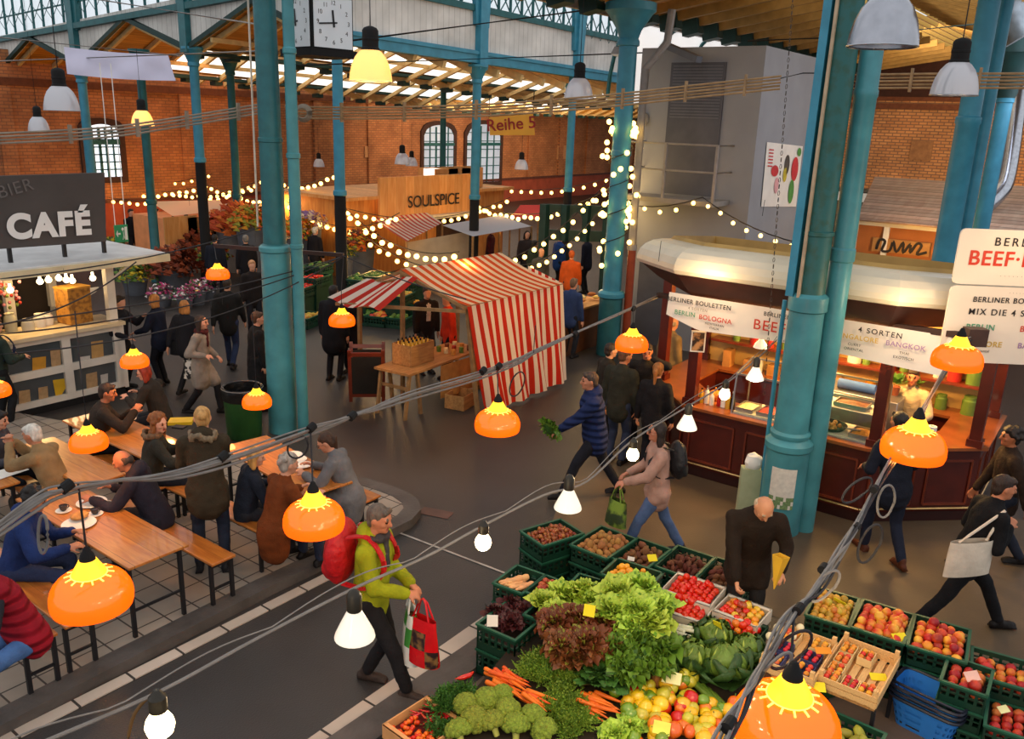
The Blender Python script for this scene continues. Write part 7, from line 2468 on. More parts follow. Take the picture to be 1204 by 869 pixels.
M_let2 = [mat('lollo_green', '#84862c', .5, .25, 9, ov=.1), mat('lollo_red', '#6b3a1c', .5, .35, 9, ov=.1), mat('lollo_brown', '#7a4a22', .5, .3, 9)]
M_let3 = [mat('dark_red_leaf', '#2c1214', .5, .3, 9), mat('dark_red_leaf2', '#45191c', .5, .3, 9)]
M_cel = [mat('celery_leaf', '#33591a', .5, .25, 9), mat('celery_leaf2', '#5c7f24', .5, .25, 9), mat('celery_leaf3', '#2f5218', .5, .25, 9)]
M_chard = [mat('chard_leaf', '#24421a', .45, .25, 8), mat('chard_leaf2', '#3c6426', .45, .25, 8)]
L1 = [lettuce_mesh('lettuce', M_let1, .17, .16, 34, .13, s, .5) for s in (1, 2)]
L2 = [lettuce_mesh('lollo_rosso', M_let2, .16, .14, 38, .2, s, .7) for s in (3, 4)]
L3 = [lettuce_mesh('red_lettuce', M_let3, .13, .1, 24, .15, 5, .6)]
CEL = [lettuce_mesh('celery', M_cel, .17, .13, 36, .22, s, .6, .75) for s in (6, 7)]
CHD = [lettuce_mesh('chard', M_chard, .16, .08, 16, .06, 8, .8, .6)]
def head(me, name, label, cat, px, py, h, sc=1.0, grp=None, tilt=.25):
 o = put(name, rp.choice(me), None, G(px, py, h))
 o.rotation_euler = (rp.uniform(-tilt, tilt), rp.uniform(-tilt, tilt), rp.uniform(0, 6))
 o.scale = (sc, sc, sc)
 return tag(o, label, cat, grp)
for px, py, sc in ((585, 726, 1.0), (604, 716, 1.0), (622, 706, .95), (600, 736, 1.0), (620, 724, 1.0), (640, 714, .95), (635, 706, .9)):
 head(L3, 'red_lettuce', 'dark red lettuce in the front left crate', 'lettuce', px, py, .43, sc, 'dark red lettuces')
for px, py, h, sc in ((640, 716, .56, .9), (662, 706, .56, .95), (685, 704, .58, .95), (700, 716, .57, .9), (655, 727, .58, .85)):
 head(L1, 'lettuce', 'pale green lettuce left of the yellow card', 'lettuce', px, py, h, sc, 'pale lettuces on the left')
for px, py, h, sc in ((728, 705, .68, 1.1), (752, 700, .70, 1.1), (720, 728, .66, 1.1), (748, 726, .68, 1.15), (772, 722, .66, 1.05), (766, 744, .62, 1.1), (740, 745, .62, 1.0)):
 head(L1, 'lettuce', 'big bright green lettuce right of the yellow card', 'lettuce', px, py, h, sc, 'bright lettuces on the right')
for px, py, h, sc in ((655, 738, .60, 1.0), (682, 735, .61, 1.0), (712, 742, .60, 1.0), (660, 765, .55, 1.0), (690, 762, .57, 1.1), (715, 768, .55, .95), (676, 782, .5, .9)):
 head(L2, 'lollo_rosso', 'frilly red-brown lettuce in the middle of the pile', 'lettuce', px, py, h, sc, 'frilly red-brown lettuces')
for px, py, h, sc in ((728, 770, .56, 1.0), (752, 760, .58, 1.05), (776, 770, .56, 1.0), (740, 792, .50, 1.0), (768, 792, .50, .95)):
 head(CEL, 'celery', 'leafy celery in front of the bright lettuce', 'celery', px, py, h, sc, 'leafy celery')
for px, py, h, sc in ((706, 797, .46, 1.0), (724, 806, .45, .95), (696, 808, .43, .9)):
 head(CHD, 'chard', 'dark glossy chard below the frilly lettuce', 'chard', px, py, h, sc, 'dark chard')
# bulk of the display under the heap
def shelf_z(px, py):
 A, B_, D2 = G(640, 712, .46), G(860, 735, .46), G(490, 890, .2)
 nn = (B_ - A).cross(D2 - A)
 r = ray(px, py)
 return CAM + r * ((A - CAM).dot(nn) / r.dot(nn))
bulk = MB()
def bulkpt(u, v):
 # sloping display shelf from the back row down to the front edge
 return shelf_z(*[(a + (b - a) * u) * (1 - v) + (c + (d - c) * u) * v for a, b, c, d in ((640, 860, 490, 900), (712, 735, 890, 890))]) - V((0, 0, .04))
bulk.grid(bulkpt, 6, 6)
bs_ = bulk.build('display_shelf', mat('dark_shelf', '#2c2418', .9, .3, 6))
tag(bs_, 'sloping dark display shelf under the heap of vegetables', 'shelf')
mod = bs_.modifiers.new('s', 'SOLIDIFY'); mod.thickness = .03
# tomato boxes
def carton(label, Lp, Bp, Rp, top, H=.12, m=None, wood=False):
 a, e, n, L, w_ = basis(Lp, Bp, Rp, top)
 m = m or M_carton
 b = MB()
 t = .012
 if not wood:
  b.box((L / 2, w_ / 2, .005), (L, w_, .01))
  for (x, y, sx, sy) in ((L / 2, 0, L, t), (L / 2, w_, L, t), (0, w_ / 2, t, w_), (L, w_ / 2, t, w_)):
   b.box((x, y, H / 2), (sx, sy, H))
  for x in (.018, L - .018):
   b.box((x, w_ / 2, H - .004), (.05, w_, .008))
 else:
  for i in range(6):
   b.box((L / 2, w_ * (i + .5) / 6, .008), (L, w_ / 6 * .72, .012))
  for z in (.25, .72):
   for (x, y, sx, sy) in ((L / 2, 0, L, t), (L / 2, w_, L, t), (0, w_ / 2, t, w_), (L, w_ / 2, t, w_)):
    b.box((x, y, H * z + .005), (sx, sy, H * .4))
  for x in (.02, L - .02):
   for y in (.02, w_ - .02):
    b.box((x, y, H / 2 + .02), (.035, .035, H + .05))
 o = b.build('wooden_tray' if wood else 'produce_box', m, smooth=0)
 c = V((a.x, a.y, 0)) + n * w_
 o.location = (c.x, c.y, top - H)
 o.rotation_euler = (0, 0, math.atan2(e.y, e.x))
 tag(o, label, 'tray' if wood else 'box')
 k = Crate.__new__(Crate)
 k.e, k.n, k.L, k.w, k.top, k.H, k.o, k.t = e, n, L, w_, top, H, c, o
 return k
t1 = carton('white box of red tomatoes, the upper of the pair behind the leeks', (777, 694), (798, 672), (852, 692), .62)
fill(t1, tom, 'ripe red tomato in the upper white box', 'tomato', 'tomato', 'tomatoes of the upper box', .036, -.035, .03)
t2 = carton('white box of red tomatoes, the lower of the pair behind the leeks', (766, 714), (782, 694), (838, 715), .58)
fill(t2, tom, 'ripe red tomato in the lower white box', 'tomato', 'tomato', 'tomatoes of the lower box', .036, -.03, .03)
t3 = carton('white box of mixed tomatoes under the hand of the bending man', (838, 718), (858, 698), (907, 717), .60)
fill(t3, tomo, 'mixed red and yellow tomato under the hand of the bending man', 'tomato', 'tomato', 'mixed tomatoes', .034, -.035, .02)
t4 = carton('dark green box of red tomatoes behind the savoy cabbages', (828, 738), (848, 716), (902, 738), .56, m=M_crate)
fill(t4, tom + [tomo[0]], 'red tomato in the box behind the savoy cabbages', 'tomato', 'tomato', 'tomatoes behind the cabbages', .036, -.03, .03)
for k, nm in ((t1, 'upper'), (t2, 'lower'), (t3, 'mixed'), (t4, 'rear')):
 o = MB().box((k.L / 2, k.w / 2, (k.top - k.H) / 2 - .0), (k.L * .94, k.w * .94, k.top - k.H - .004)).build('upturned_crate', M_crate)
 o.location = (k.o.x, k.o.y, 0); o.rotation_euler = k.t.rotation_euler
 tag(o, 'green crate holding up the %s tomato box' % {'upper': 'upper white', 'lower': 'lower white', 'mixed': 'mixed', 'rear': 'dark green'}[nm], 'crate')
# fruit crates on the right
f1 = Crate('green crate of small yellow-red apples nearest the bending man', (947, 722), (962, 690), (1010, 705), .60, stack=2)
fill(f1, apple, 'small yellow-red apple in the crate nearest the bending man', 'apple', 'apple', 'small apples', .037, -.04, .03)
f2 = Crate('green crate of red and yellow nectarines with a yellow card', (999, 736), (1015, 704), (1076, 721), .60, stack=2)
fill(f2, nect, 'red and yellow nectarine in the crate with a yellow card', 'nectarine', 'nectarine', 'nectarines', .043, -.035, .04)
f3 = Crate('green crate of blushing peaches right of the nectarines', (1067, 758), (1076, 722), (1141, 741), .60, stack=2)
fill(f3, peach, 'blushing peach in the crate right of the nectarines', 'peach', 'peach', 'peaches', .045, -.04, .035)
f4 = Crate('small green crate of red apples below the peaches', (1106, 799), (1116, 770), (1168, 789), .58, stack=2)
fill(f4, redap, 'red apple in the small crate with the white card', 'apple', 'red_apple', 'red apples', .045, -.06, .01, n2=.1)
f5 = Crate('green crate of apples with a wicker lining at the right edge', (1142, 792), (1143, 760), (1214, 779), .54, stack=2)
fill(f5, redap + nect, 'red or yellow apple in the crate at the right edge', 'apple', 'apple', 'apples at the right edge', .045, -.08, .01, n2=.1)
f6 = Crate('low green crate of dark red apples in the bottom right corner', (1158, 852), (1163, 812), (1240, 836), .40, stack=2)
fill(f6, redap, 'dark red apple in the low crate at the bottom right corner', 'apple', 'red_apple', 'dark red apples', .046, -.08, .01, n2=0)
f7 = Crate('green crate of pears at the bottom edge behind the biggest orange lamp', (950, 872), (975, 834), (1042, 862), .40, stack=2)
fill(f7, pear, 'green pear in the crate at the bottom edge', 'pear', 'pear', 'pears', .05, -.06, .01, n2=.1)
# wooden trays with punnets
def punnet(label, cr, u, v, sx, sy, rz, mes, dz=.0, m=None, group=None, r=.017, n=9, nm='cherry_plum', cat='plum'):
 p = cr.P(u, v, dz - cr.H + .02)
 t = thing('punnet', label, 'punnet', p, rz, 'punnets in the wooden trays')
 h_ = .07
 sx, sy, r = sx * 1.35, sy * 1.35, .024
 b = MB()
 b.box((0, 0, .004), (sx * .9, sy * .9, .008))
 for s in (-1, 1):
  b.box((s * sx / 2, 0, h_ / 2), (.006, sy, h_)).box((0, s * sy / 2, h_ / 2), (sx, .006, h_))
 b.build('basket', m or mat('veneer_punnet', '#e2c58c', .7, .1, 9), t)
 nx, ny = max(2, int(sx / (r * 2))), max(2, int(sy / (r * 2)))
 for i in range(nx):
  for j in range(ny):
   q = Matrix.Rotation(rz, 3, 'Z') @ V(((i + .5) / nx * sx - sx / 2 + rp.uniform(-.003, .003), (j + .5) / ny * sy - sy / 2 + rp.uniform(-.003, .003), h_ + rp.uniform(-.006, .008)))
   o = put(nm, rp.choice(mes)); o.location = p + q; o.rotation_euler = (rp.uniform(0, 6), 0, 0)
   o.scale = (1.4,) * 3; tag(o, group[0], cat, group[1])
w1 = carton('pale wooden tray with punnets and a yellow card, in front of the nectarines', (962, 793), (993, 747), (1060, 768), .62, .11, M_slat, True)
w2 = carton('pale wooden tray of white and red punnets behind the cable bundle', (894, 774), (925, 733), (986, 752), .64, .11, M_slat, True)
rzw = math.atan2(w1.e.y, w1.e.x)
g1 = ('yellow mirabelle plum in a punnet of the front wooden tray', 'mirabelles in the front tray')
i_ = 0
for (u, v, mm_, lb) in ((.80, .82, cherry, 'punnet of yellow plums at the top corner of the front tray'), (.55, .82, cherry, 'punnet of yellow plums second from the top corner of the front tray'), (.3, .82, cherry, 'punnet of yellow plums third along the front tray'), (.13, .82, cherry, 'punnet of yellow plums at the left corner of the front tray'), (.8, .5, cherry, 'lone punnet of orange plums near the middle of the front tray'), (.13, .5, rasp, 'punnet of red berries on the near side of the front tray'), (.13, .22, cherry, 'punnet of pale plums at the near right of the front tray')):
 punnet(lb, w1, u, v, .11, .085, rzw, mm_, group=g1 if mm_ is cherry else ('red berry in the punnet of the front wooden tray', 'berries in the front tray'), nm='cherry_plum' if mm_ is cherry else 'red_berry', cat='plum' if mm_ is cherry else 'berry')
g2 = ('plum in a punnet of the rear wooden tray', 'plums in the rear tray')
for (u, v, mm_, lb) in ((.82, .8, cherry, 'punnet of plums at the far corner of the rear tray'), (.82, .25, [cherry[0]], 'punnet of pale plums beside the white post of the rear tray'), (.5, .8, rasp, 'punnet of red berries on the left of the rear tray'), (.5, .25, rasp, 'punnet of red berries on the right of the rear tray'), (.18, .8, cherry, 'punnet of orange plums at the near left of the rear tray'), (.18, .25, cherry, 'punnet of orange plums at the near right of the rear tray')):
 punnet(lb, w2, u, v, .12, .1, rzw, mm_, m=mat('blue_card_punnet', '#3a3f6a', .7, .1) if u < .6 else None, group=g2 if mm_ is not rasp else ('red berry in a punnet of the rear tray', 'berries in the rear tray'), nm='cherry_plum' if mm_ is not rasp else 'red_berry', cat='plum' if mm_ is not rasp else 'berry')
t = thing('stand_table', 'folding table on dark legs under the wooden punnet trays', 'table', w1.P(.4, .8, -.62))
for k_ in (w1, w2):
 pz = k_.top - k_.H
 pts = [k_.P(u, v, -k_.H - .03) for u, v in ((0.02, .02), (.98, .02), (.98, .98), (.02, .98))]
 MB().prism([p for p in pts], (0, 0, .026)).build('table_top', M_board2, t, world=True)
 for p in pts:
  MB().bar((p.x, p.y, 0), (p.x, p.y, pz - .03), .03, .03).build('leg', M_black, t, world=True)
# cabbages, leeks, roots, peppers
M_sav = [mat('savoy_dark', '#2c4a1c', .5, .3, 12, bump=.6, bscale=35), mat('savoy_mid', '#5f7a2a', .5, .3, 12, bump=.6, bscale=35), mat('savoy_light', '#a8b84a', .5, .25, 12, bump=.5, bscale=35)]
sv = MB()
rr = random.Random(9)
sv.ell((0, 0, .07), (.07, .07, .075), 18, 12, mi=1, disp=lambda q: 1 + .08 * noise.noise(q * 5))
for k in range(16):
 az = k * 2.4
 f = k / 16
 d = V((math.cos(az), math.sin(az), 0)); sd = V((-d.y, d.x, 0))
 def fn(u, v, d=d, sd=sd, f=f, az=az):
  s_ = v - .5
  th_ = .3 + u * (2.5 - 1.6 * f)
  R = .085 + .06 * f * (1 + u * .5)
  w_ = (.12 + .11 * f) * math.sin(PI * min(1, .15 + u * .8))
  return d * (R * math.sin(th_) * (1 + .25 * f)) + V((0, 0, .07 - R * math.cos(th_) * .9)) + sd * (s_ * w_ * 1.6) - d * (abs(s_) ** 2 * .12) + V((0, 0, 1)) * (.012 * math.sin(v * 20 + az) * u) + d * (.02 * f * math.sin(v * 14 + az) * u)
 sv.grid(fn, 7, 8, mi=lambda i, j, f=f: (2 if f < .25 else 1) if j in (4,) else (1 if f < .4 else 0))
SAV = sv.mesh('savoy_cabbage', M_sav, smooth=80)
for px, py, h, sc, lb in ((838, 752, .55, 1.15, 'savoy cabbage with a yellow card, furthest back of the three'), (812, 776, .48, 1.2, 'savoy cabbage at the left front beside the leeks'), (853, 786, .46, 1.45, 'biggest savoy cabbage at the right front'), (878, 768, .5, 1.05, 'small dark savoy cabbage at the right by the onions')):
 o = put('savoy_cabbage', SAV, None, G(px, py, h)); o.rotation_euler = (-.2, .1, rp.uniform(0, 6)); o.scale = (sc,) * 3; tag(o, lb, 'cabbage')
lk = MB().lathe([(.001, -.16), (.017, -.155), (.016, .05)], 12, mi=0).lathe([(.016, .05), (.018, .12)], 12, mi=1)
for s in (-1, 0, 1):
 lk.bar((0, s * .006, .1), (s * .05, s * .03, .3), .03, .006, mi=2)
LK = lk.mesh('leek', [mat('leek_white', '#dcdcc0', .4, .08), mat('leek_pale', '#a9b868', .4, .1), mat('leek_green', '#5f7f54', .5, .2)], smooth=60)
for i, (px, py, rz_) in enumerate(((780, 742, 0), (788, 738, .15), (796, 735, .25), (785, 750, -.1), (795, 744, .1), (803, 740, .3), (778, 752, -.2))):
 o = put('leek', LK, None, G(px, py, .56 + .02 * (i % 3))); o.rotation_euler = (0, -PI / 2 - .25, PSI + .6 + rz_ + PI); tag(o, 'leek with its white end uppermost beside the tomatoes', 'leek', 'leeks beside the tomatoes')
o = put('leek_bunch', CEL[0], None, hb['hand'][0] + hb['Y'] * .1); o.rotation_euler = (1.1, .3, hb['rz'] + .4); o.scale = (.9,) * 3; tag(o, 'bunch of leafy greens in the hand of the person hurrying left', 'greens')
celr = blobm('celeriac', mat('celeriac_skin', '#b07a40', .8, .3, 14, bump=.5, ov=.08), .062, amp=.25, fr=3, seed=1)
for px, py, lb in ((795, 778, 'knobbly brown celeriac left of the savoy cabbage'), (816, 786, 'second knobbly celeriac in front of the left savoy cabbage'), (772, 808, 'celeriac beside the yellow pepper heap')):
 o = put('celeriac', celr, None, shelf_z(px, py) + V((0, 0, .07))); tag(o, lb, 'celeriac')
cou = MB().lathe([(.001, -.13), (.018, -.125), (.022, 0), (.02, .11), (.012, .135), (.001, .138)], 12).mesh('courgette', [mat('courgette_green', '#5f7f2a', .35, .25, 10, ov=.15)], smooth=60)
for i in range(10):
 o = put('courgette', cou, None, shelf_z(820 + 7 * (i % 5) + 3 * (i // 5), 812 + 5 * (i % 5) + 8 * (i // 5)) + V((0, 0, .05 + .02 * (i // 5)))); o.rotation_euler = (PI / 2, 0, PSI + 2.0 + rp.uniform(-.2, .2)); tag(o, 'long green courgette lying in front of the savoy cabbages', 'courgette', 'courgettes')
pep = [blobm('pepper', mat('pepper_' + n_, c_, .18, .1, 4, ov=.08, spec=.7), .046, sq=(1, 1, 1.15), lob=.07, dent=.1, seed=i, stalk=M_stalk, n=14) for i, (n_, c_) in enumerate((('yellow', '#e6b81e'), ('red', '#c4180f'), ('orange', '#e0701a'), ('green', '#6f8f22'), ('lime', '#c2b832')))]
pcol = ['yellow', 'red', 'orange', 'green', 'lime']
for i in range(150):
 px, py = rp.uniform(735, 885), rp.uniform(802, 884)
 if px > 815 and py < 836: continue
 if py < 812 and px < 775: continue
 k = rp.choice((0, 0, 1, 2, 2, 4, 4, 3))
 o = put('pepper', pep[k], None, shelf_z(px, py) + V((0, 0, rp.uniform(.05, .12)))); o.rotation_euler = (rp.uniform(0, 6), rp.uniform(0, 6), rp.uniform(0, 6)); sc = rp.uniform(1, 1.4); o.scale = (sc,) * 3
 tag(o, 'shiny %s pepper in the mixed heap at the bottom of the stand' % pcol[k], 'pepper', '%s peppers of the heap' % pcol[k])
for px, py, k in ((712, 818, 3), (722, 826, 3), (732, 818, 3), (790, 813, 4), (804, 812, 3), (752, 822, 0), (763, 818, 4)):
 o = put('pepper', pep[k], None, shelf_z(px, py) + V((0, 0, .1))); o.rotation_euler = (rp.uniform(0, 6), 1, 0)
 tag(o, '%s pepper between the carrots and the celery' % pcol[k], 'pepper', '%s peppers by the carrots' % pcol[k])
# carrots in bunches with their tops
car = MB().lathe([(.001, -.13), (.006, -.1), (.013, 0), (.0165, .06), (.012, .072), (.001, .074)], 9).mesh('carrot', [mat('carrot_orange', '#e2671c', .45, .15, 14, ov=.1)], smooth=60)
def greens(name, label, pts, m, n, ln, grp=None, up_=.6, cat='herbs'):
 b = MB()
 for k in range(n):
  p = V(rp.choice(pts)) + V((rp.gauss(0, .035), rp.gauss(0, .035), 0))
  d = V((rp.gauss(0, 1), rp.gauss(0, 1), abs(rp.gauss(up_, .5)))).normalized()
  L_ = ln * rp.uniform(.5, 1.1)
  e = p + d * L_
  for q in range(6):
   c_ = p.lerp(e, .3 + .7 * q / 6)
   s_ = frame_of(d)[q % 2] * (.014 + .006 * math.sin(q)) * (1 if q % 4 < 2 else -1)
   b.add([c_, c_ + s_ + d * .012, c_ + d * .026, c_ - s_ * .5 + d * .012], [(0, 1, 2, 3)], mi=(k + q) % 2)
 o = b.build(name, m, smooth=0)
 c0 = sum([V(p) for p in pts], V((0, 0, 0))) / len(pts)
 o.data.transform(Matrix.Translation(-c0)); o.location = c0
 return tag(o, label, cat, grp)
M_gr1 = [mat('feathery_green', '#52751f', .6, .25, 9), mat('feathery_green2', '#7f9a34', .6, .25, 9)]
M_gr2 = [mat('parsley_green', '#2f5a1e', .6, .25, 9), mat('parsley_green2', '#47752c', .6, .25, 9)]
def carrots(px, py, n, az, label, grp, spread=12):
 for i in range(n):
  p = shelf_z(px + rp.uniform(-spread, spread), py + rp.uniform(-spread * .7, spread * .7)) + V((0, 0, .05 + .012 * (i % 5)))
  p.z += .02; o = put('carrot', car, None, p); o.rotation_euler = (0, PI / 2 + rp.uniform(-.15, .15), az + rp.uniform(-.25, .25)); k = rp.uniform(1.1, 1.5); o.scale = (k,) * 3
  tag(o, label, 'carrot', grp)
carrots(590, 812, 22, PSI - 2.3 + PI + .0, 'orange carrot in the bunch left of the feathery greens', 'carrots of the left bunch', 14)
carrots(628, 833, 8, PSI - 2.3 + PI, 'orange carrot in the small bunch in the middle of the pile', 'carrots of the middle bunch', 8)
carrots(700, 838, 16, PSI - 2.0 + PI, 'orange carrot in the bunch left of the peppers', 'carrots of the right bunch', 13)
greens('dill_bunch', 'feathery green dill sprigs between the left carrots and the lettuce', [shelf_z(x, y) + V((0, 0, .07)) for x, y in ((630, 788), (650, 795), (668, 808), (640, 806), (660, 825), (676, 838), (655, 840), (622, 800))], M_gr1, 1100, .13)
greens('dill_bunch', 'feathery greens beside the carrots left of the peppers', [shelf_z(x, y) + V((0, 0, .05)) for x, y in ((660, 850), (676, 858), (668, 868), (684, 852))], M_gr1, 500, .12)
greens('parsley_bunch', 'dark green parsley at the left front beside the chillies', [shelf_z(x, y) + V((0, 0, .06)) for x, y in ((528, 826), (545, 822), (538, 838), (520, 838), (555, 832))], M_gr2, 600, .1, cat='parsley')
greens('parsley_bunch', 'small tuft of parsley at the bottom edge beside the chilli box', [shelf_z(x, y) + V((0, 0, .05)) for x, y in ((515, 862), (528, 866))], M_gr2, 140, .08, cat='parsley')
chl = MB().tube([(-.08, 0, .012), (-.04, .004, 0), (0, 0, 0), (.05, -.006, .006), (.09, 0, .02)], [.004, .016, .021, .02, .008], 10).mesh('long_pepper', [mat('pepper_red', '#c4180f')], smooth=80)
o = put('long_pepper', chl, None, shelf_z(545, 812) + V((0, 0, .13))); o.rotation_euler = (0, 0, -.4); tag(o, 'long red pointed pepper on top of the parsley', 'pepper')
# romanesco and broccoli heads
br = MB()
rr = random.Random(4)
br.cyl((0, 0, -.08), (0, 0, .02), .022, .03, n=10, mi=1)
for k in range(90):
 zz = 1 - k / 90 * .85
 a = k * 2.4
 q = V((math.cos(a) * math.sqrt(1 - zz * zz), math.sin(a) * math.sqrt(1 - zz * zz), zz))
 br.ell(q * .085 + V((0, 0, .0)), .026 * rr.uniform(.8, 1.2), 7, 6, mi=0, disp=lambda p: 1 + .25 * noise.noise(p * 6))
BR = br.mesh('broccoli', [mat('broccoli_green', '#7b8c2a', .7, .3, 40, bump=.8, bscale=90, ov=.12), mat('broccoli_stem', '#b5b85a', .6, .1)], smooth=80)
for px, py, sc in ((548, 842, 1.0), (572, 836, 1.05), (596, 850, 1.1), (558, 860, 1.1), (580, 864, 1.05), (606, 868, 1.1), (626, 856, 1.0), (640, 872, 1.0), (540, 874, 1.05), (590, 830, .9)):
 o = put('broccoli', BR, None, shelf_z(px, py) + V((0, 0, .09))); o.rotation_euler = (rp.uniform(-.5, .5), rp.uniform(-.5, .5), rp.uniform(0, 6)); o.scale = (sc,) * 3; tag(o, 'yellow-green broccoli head at the bottom front of the stand', 'broccoli', 'broccoli heads')
for px, py in ((725, 868), (740, 860)):
 head(L1, 'lettuce', 'pale lettuce head at the bottom edge beside the carrots', 'lettuce', px, py, .28, .7, 'lettuces at the bottom edge')
# chilli box
cb_ = carton('wooden box of red chillies and orange habaneros at the bottom left of the stand', (450, 852), (503, 818), (560, 838), .30, .12, mat('pale_box_wood', '#d39a62', .7, .12, 8))
hab = [blobm('habanero', mat('habanero_orange', '#e2541a', .25, .1, 6, ov=.15), .02, lob=.1, n=8, mm=6, stalk=M_stalk)]
chi = MB().tube([(-.045, 0, .0), (-.02, .004, 0), (.015, 0, 0), (.05, -.006, .004)], [.006, .009, .008, .002], 6).cyl((-.045, 0, 0), (-.07, .003, .006), .003, n=4, mi=1).mesh('chilli', [mat('pepper_red', '#c4180f'), M_stalk], smooth=80)
for i in range(80):
 u, v = rp.uniform(.08, .92), rp.uniform(.1, .9)
 if u < .55:
  o = put('habanero', hab[0], None, cb_.P(u, v, -.045 + rp.uniform(0, .02))); tag(o, 'orange habanero in the wooden box', 'chilli', 'habaneros')
 else:
  o = put('chilli', chi, None, cb_.P(u, v, -.04 + rp.uniform(0, .03))); tag(o, 'red chilli in the wooden box', 'chilli', 'red chillies')
 o.rotation_euler = (rp.uniform(-.4, .4), rp.uniform(-.4, .4), rp.uniform(0, 6))
o = MB().box((cb_.L / 2, cb_.w / 2, .03), (cb_.L - .03, cb_.w - .03, .03)).build('liner', mat('dark_red_liner', '#5a1410', .8, .2)); o.parent = cb_.t
# melons and dark roots under the cables
M_coco = mat('brown_root', '#5a3a26', .9, .35, 14, bump=.5)
for px, py, r_, lb in ((905, 790, .07, 'dark brown beetroot-like root left of the melon'), (925, 775, .075, 'big dark brown root under the wooden tray'), (950, 790, .08, 'biggest dark brown root beside the melon')):
 q = G(px, py, .5)
 o = put('celeriac_root', blobm('celeriac_root', M_coco, r_, seed=px, amp=.15), None, q); tag(o, lb, 'root vegetable')
o = put('watermelon', blobm('watermelon', mat('melon_green', '#1f4a24', .35, .3, 6, col2='#12301a'), .11, amp=.03), None, G(972, 805, .44)); tag(o, 'dark green melon with a yellow card at the foot of the punnet trays', 'melon')
for i in range(5):
 o = put('white_onion', blobm('white_onion', mat('onion_white', '#e2d6ac', .4, .1), .035), None, G(905 + 9 * i, 748 - 10 * (i % 3), .66)); tag(o, 'pale round onion in the rear wooden tray', 'onion', 'pale onions')
# price cards
def card(label, p, m, w_=.09, h_=.07, rz=None, tilt=-.5):
 o = MB().box((0, 0, 0), (w_, .004, h_)).build('price_card', m)
 o.location = p
 o.rotation_euler = (tilt, rp.uniform(-.15, .15), (rot_of(180) + PI + rp.uniform(-.4, .4)) if rz is None else rz)
 return tag(o, label, 'price card')
card('yellow price card on the brown potatoes', G(767, 656, .62), M_card_y, .1, .075, tilt=-.9)
card('yellow price card standing in the frilly red-brown lettuce', G(693, 718, .82), M_card_y, .1, .1)
card('white price card on the dark red lettuce crate', G(579, 730, .58), M_card_w, .1, .1)
card('white price card between the pale lettuce and the empty crate', G(704, 697, .66), M_card_w, .05, .1)
card('yellow price card on the rear savoy cabbage', G(844, 736, .72), M_card_y, .07, .13, PSI + .9)
card('cream price card lying on the celeriac', G(790, 797, .55), mat('cream_card', '#e6e0a0', .7), .15, .1, tilt=-1.0)
card('yellow-green price card at the bottom of the pepper heap', G(778, 856, .42), mat('lime_card', '#d8dc5a', .7), .13, .1, tilt=-1.0)
card('yellow price card lying on the nectarine crate', f2.P(.15, .1, .0), M_card_y, .14, .08, tilt=-1.1)
card('yellow price card standing in the small apples', G(988, 708, .64), M_card_y, .12, .06, PSI + .8)
card('yellow price card in the empty part of the front wooden tray', G(1033, 796, .54), M_card_y, .14, .07, tilt=-1.2)
card('orange price card between the two wooden trays', G(968, 765, .68), mat('orange_card', '#e08a1e', .7), .13, .06, tilt=-1.1)
card('white price card on the small crate of red apples', G(1143, 795, .62), mat('pink_card', '#e8b8a8', .7), .12, .08, tilt=-.9)
card('yellow price card on the dark green melon', G(963, 808, .56), M_card_y, .1, .08, tilt=-1.0)
card('pale price card in the crate of dark red apples', G(1180, 834, .42), mat('cream_card', '#e6e0a0', .7), .1, .06, tilt=-1.1)
card('white price card on the corner of the pale potato crate', G(742, 657, .62), M_card_w, .07, .04)
# blue shopping baskets, nested
M_blue = mat('blue_basket', '#2f7fd8', .4, .1, 4)
M_bdk = mat('dark_basket_rim', '#1b2030', .45, .1)
a, e, n, L, w_ = basis((1053, 802), (1106, 778), (1138, 842), .42)
cB = G(1097, 808, .42)
rzb = math.atan2(-n.y, -n.x) + .25
def basket_mesh():
 b = MB()
 def sup(a_, k=.35):
  c_, s_ = math.cos(a_), math.sin(a_)
  return V((math.copysign(abs(c_) ** k, c_), math.copysign(abs(s_) ** k, s_), 0))
 N_, Mv = 44, 8
 def pt(i, j):
  q = sup(2 * PI * i / N_)
  f = j / Mv
  return V((q.x * (.165 + .05 * f), q.y * (.1 + .04 * f), .22 * f))
 base_ = len(b.v)
 for j in range(Mv + 1):
  for i in range(N_):
   b.v.append(tuple(pt(i, j)))
 for j in range(Mv):
  for i in range(N_):
   if j % 2 == 1 and i % 2 == 0 and j < 7: continue       # openings of the lattice
   b.f.append((base_ + j * N_ + i, base_ + j * N_ + (i + 1) % N_, base_ + (j + 1) * N_ + (i + 1) % N_, base_ + (j + 1) * N_ + i)); b.m.append(0)
 b.f.append(tuple(base_ + i for i in range(N_ - 1, -1, -1))); b.m.append(0)
 body = b.mesh('basket', [M_blue], smooth=30)
 r = MB().tube([V((sup(2 * PI * i / 44).x * .222, sup(2 * PI * i / 44).y * .147, .22)) for i in range(44)], .012, 6, closed=True)
 h = MB()
 return body, r.mesh('rim', [M_bdk], smooth=40)
bm_, br_ = basket_mesh()
hm = MB().tube(spline([(-.215, .07, .225), (-.19, .13, .25), (0, .155, .262), (.19, .13, .25), (.215, .07, .225)], 5), .009, 6).mesh('handle', [M_bdk])
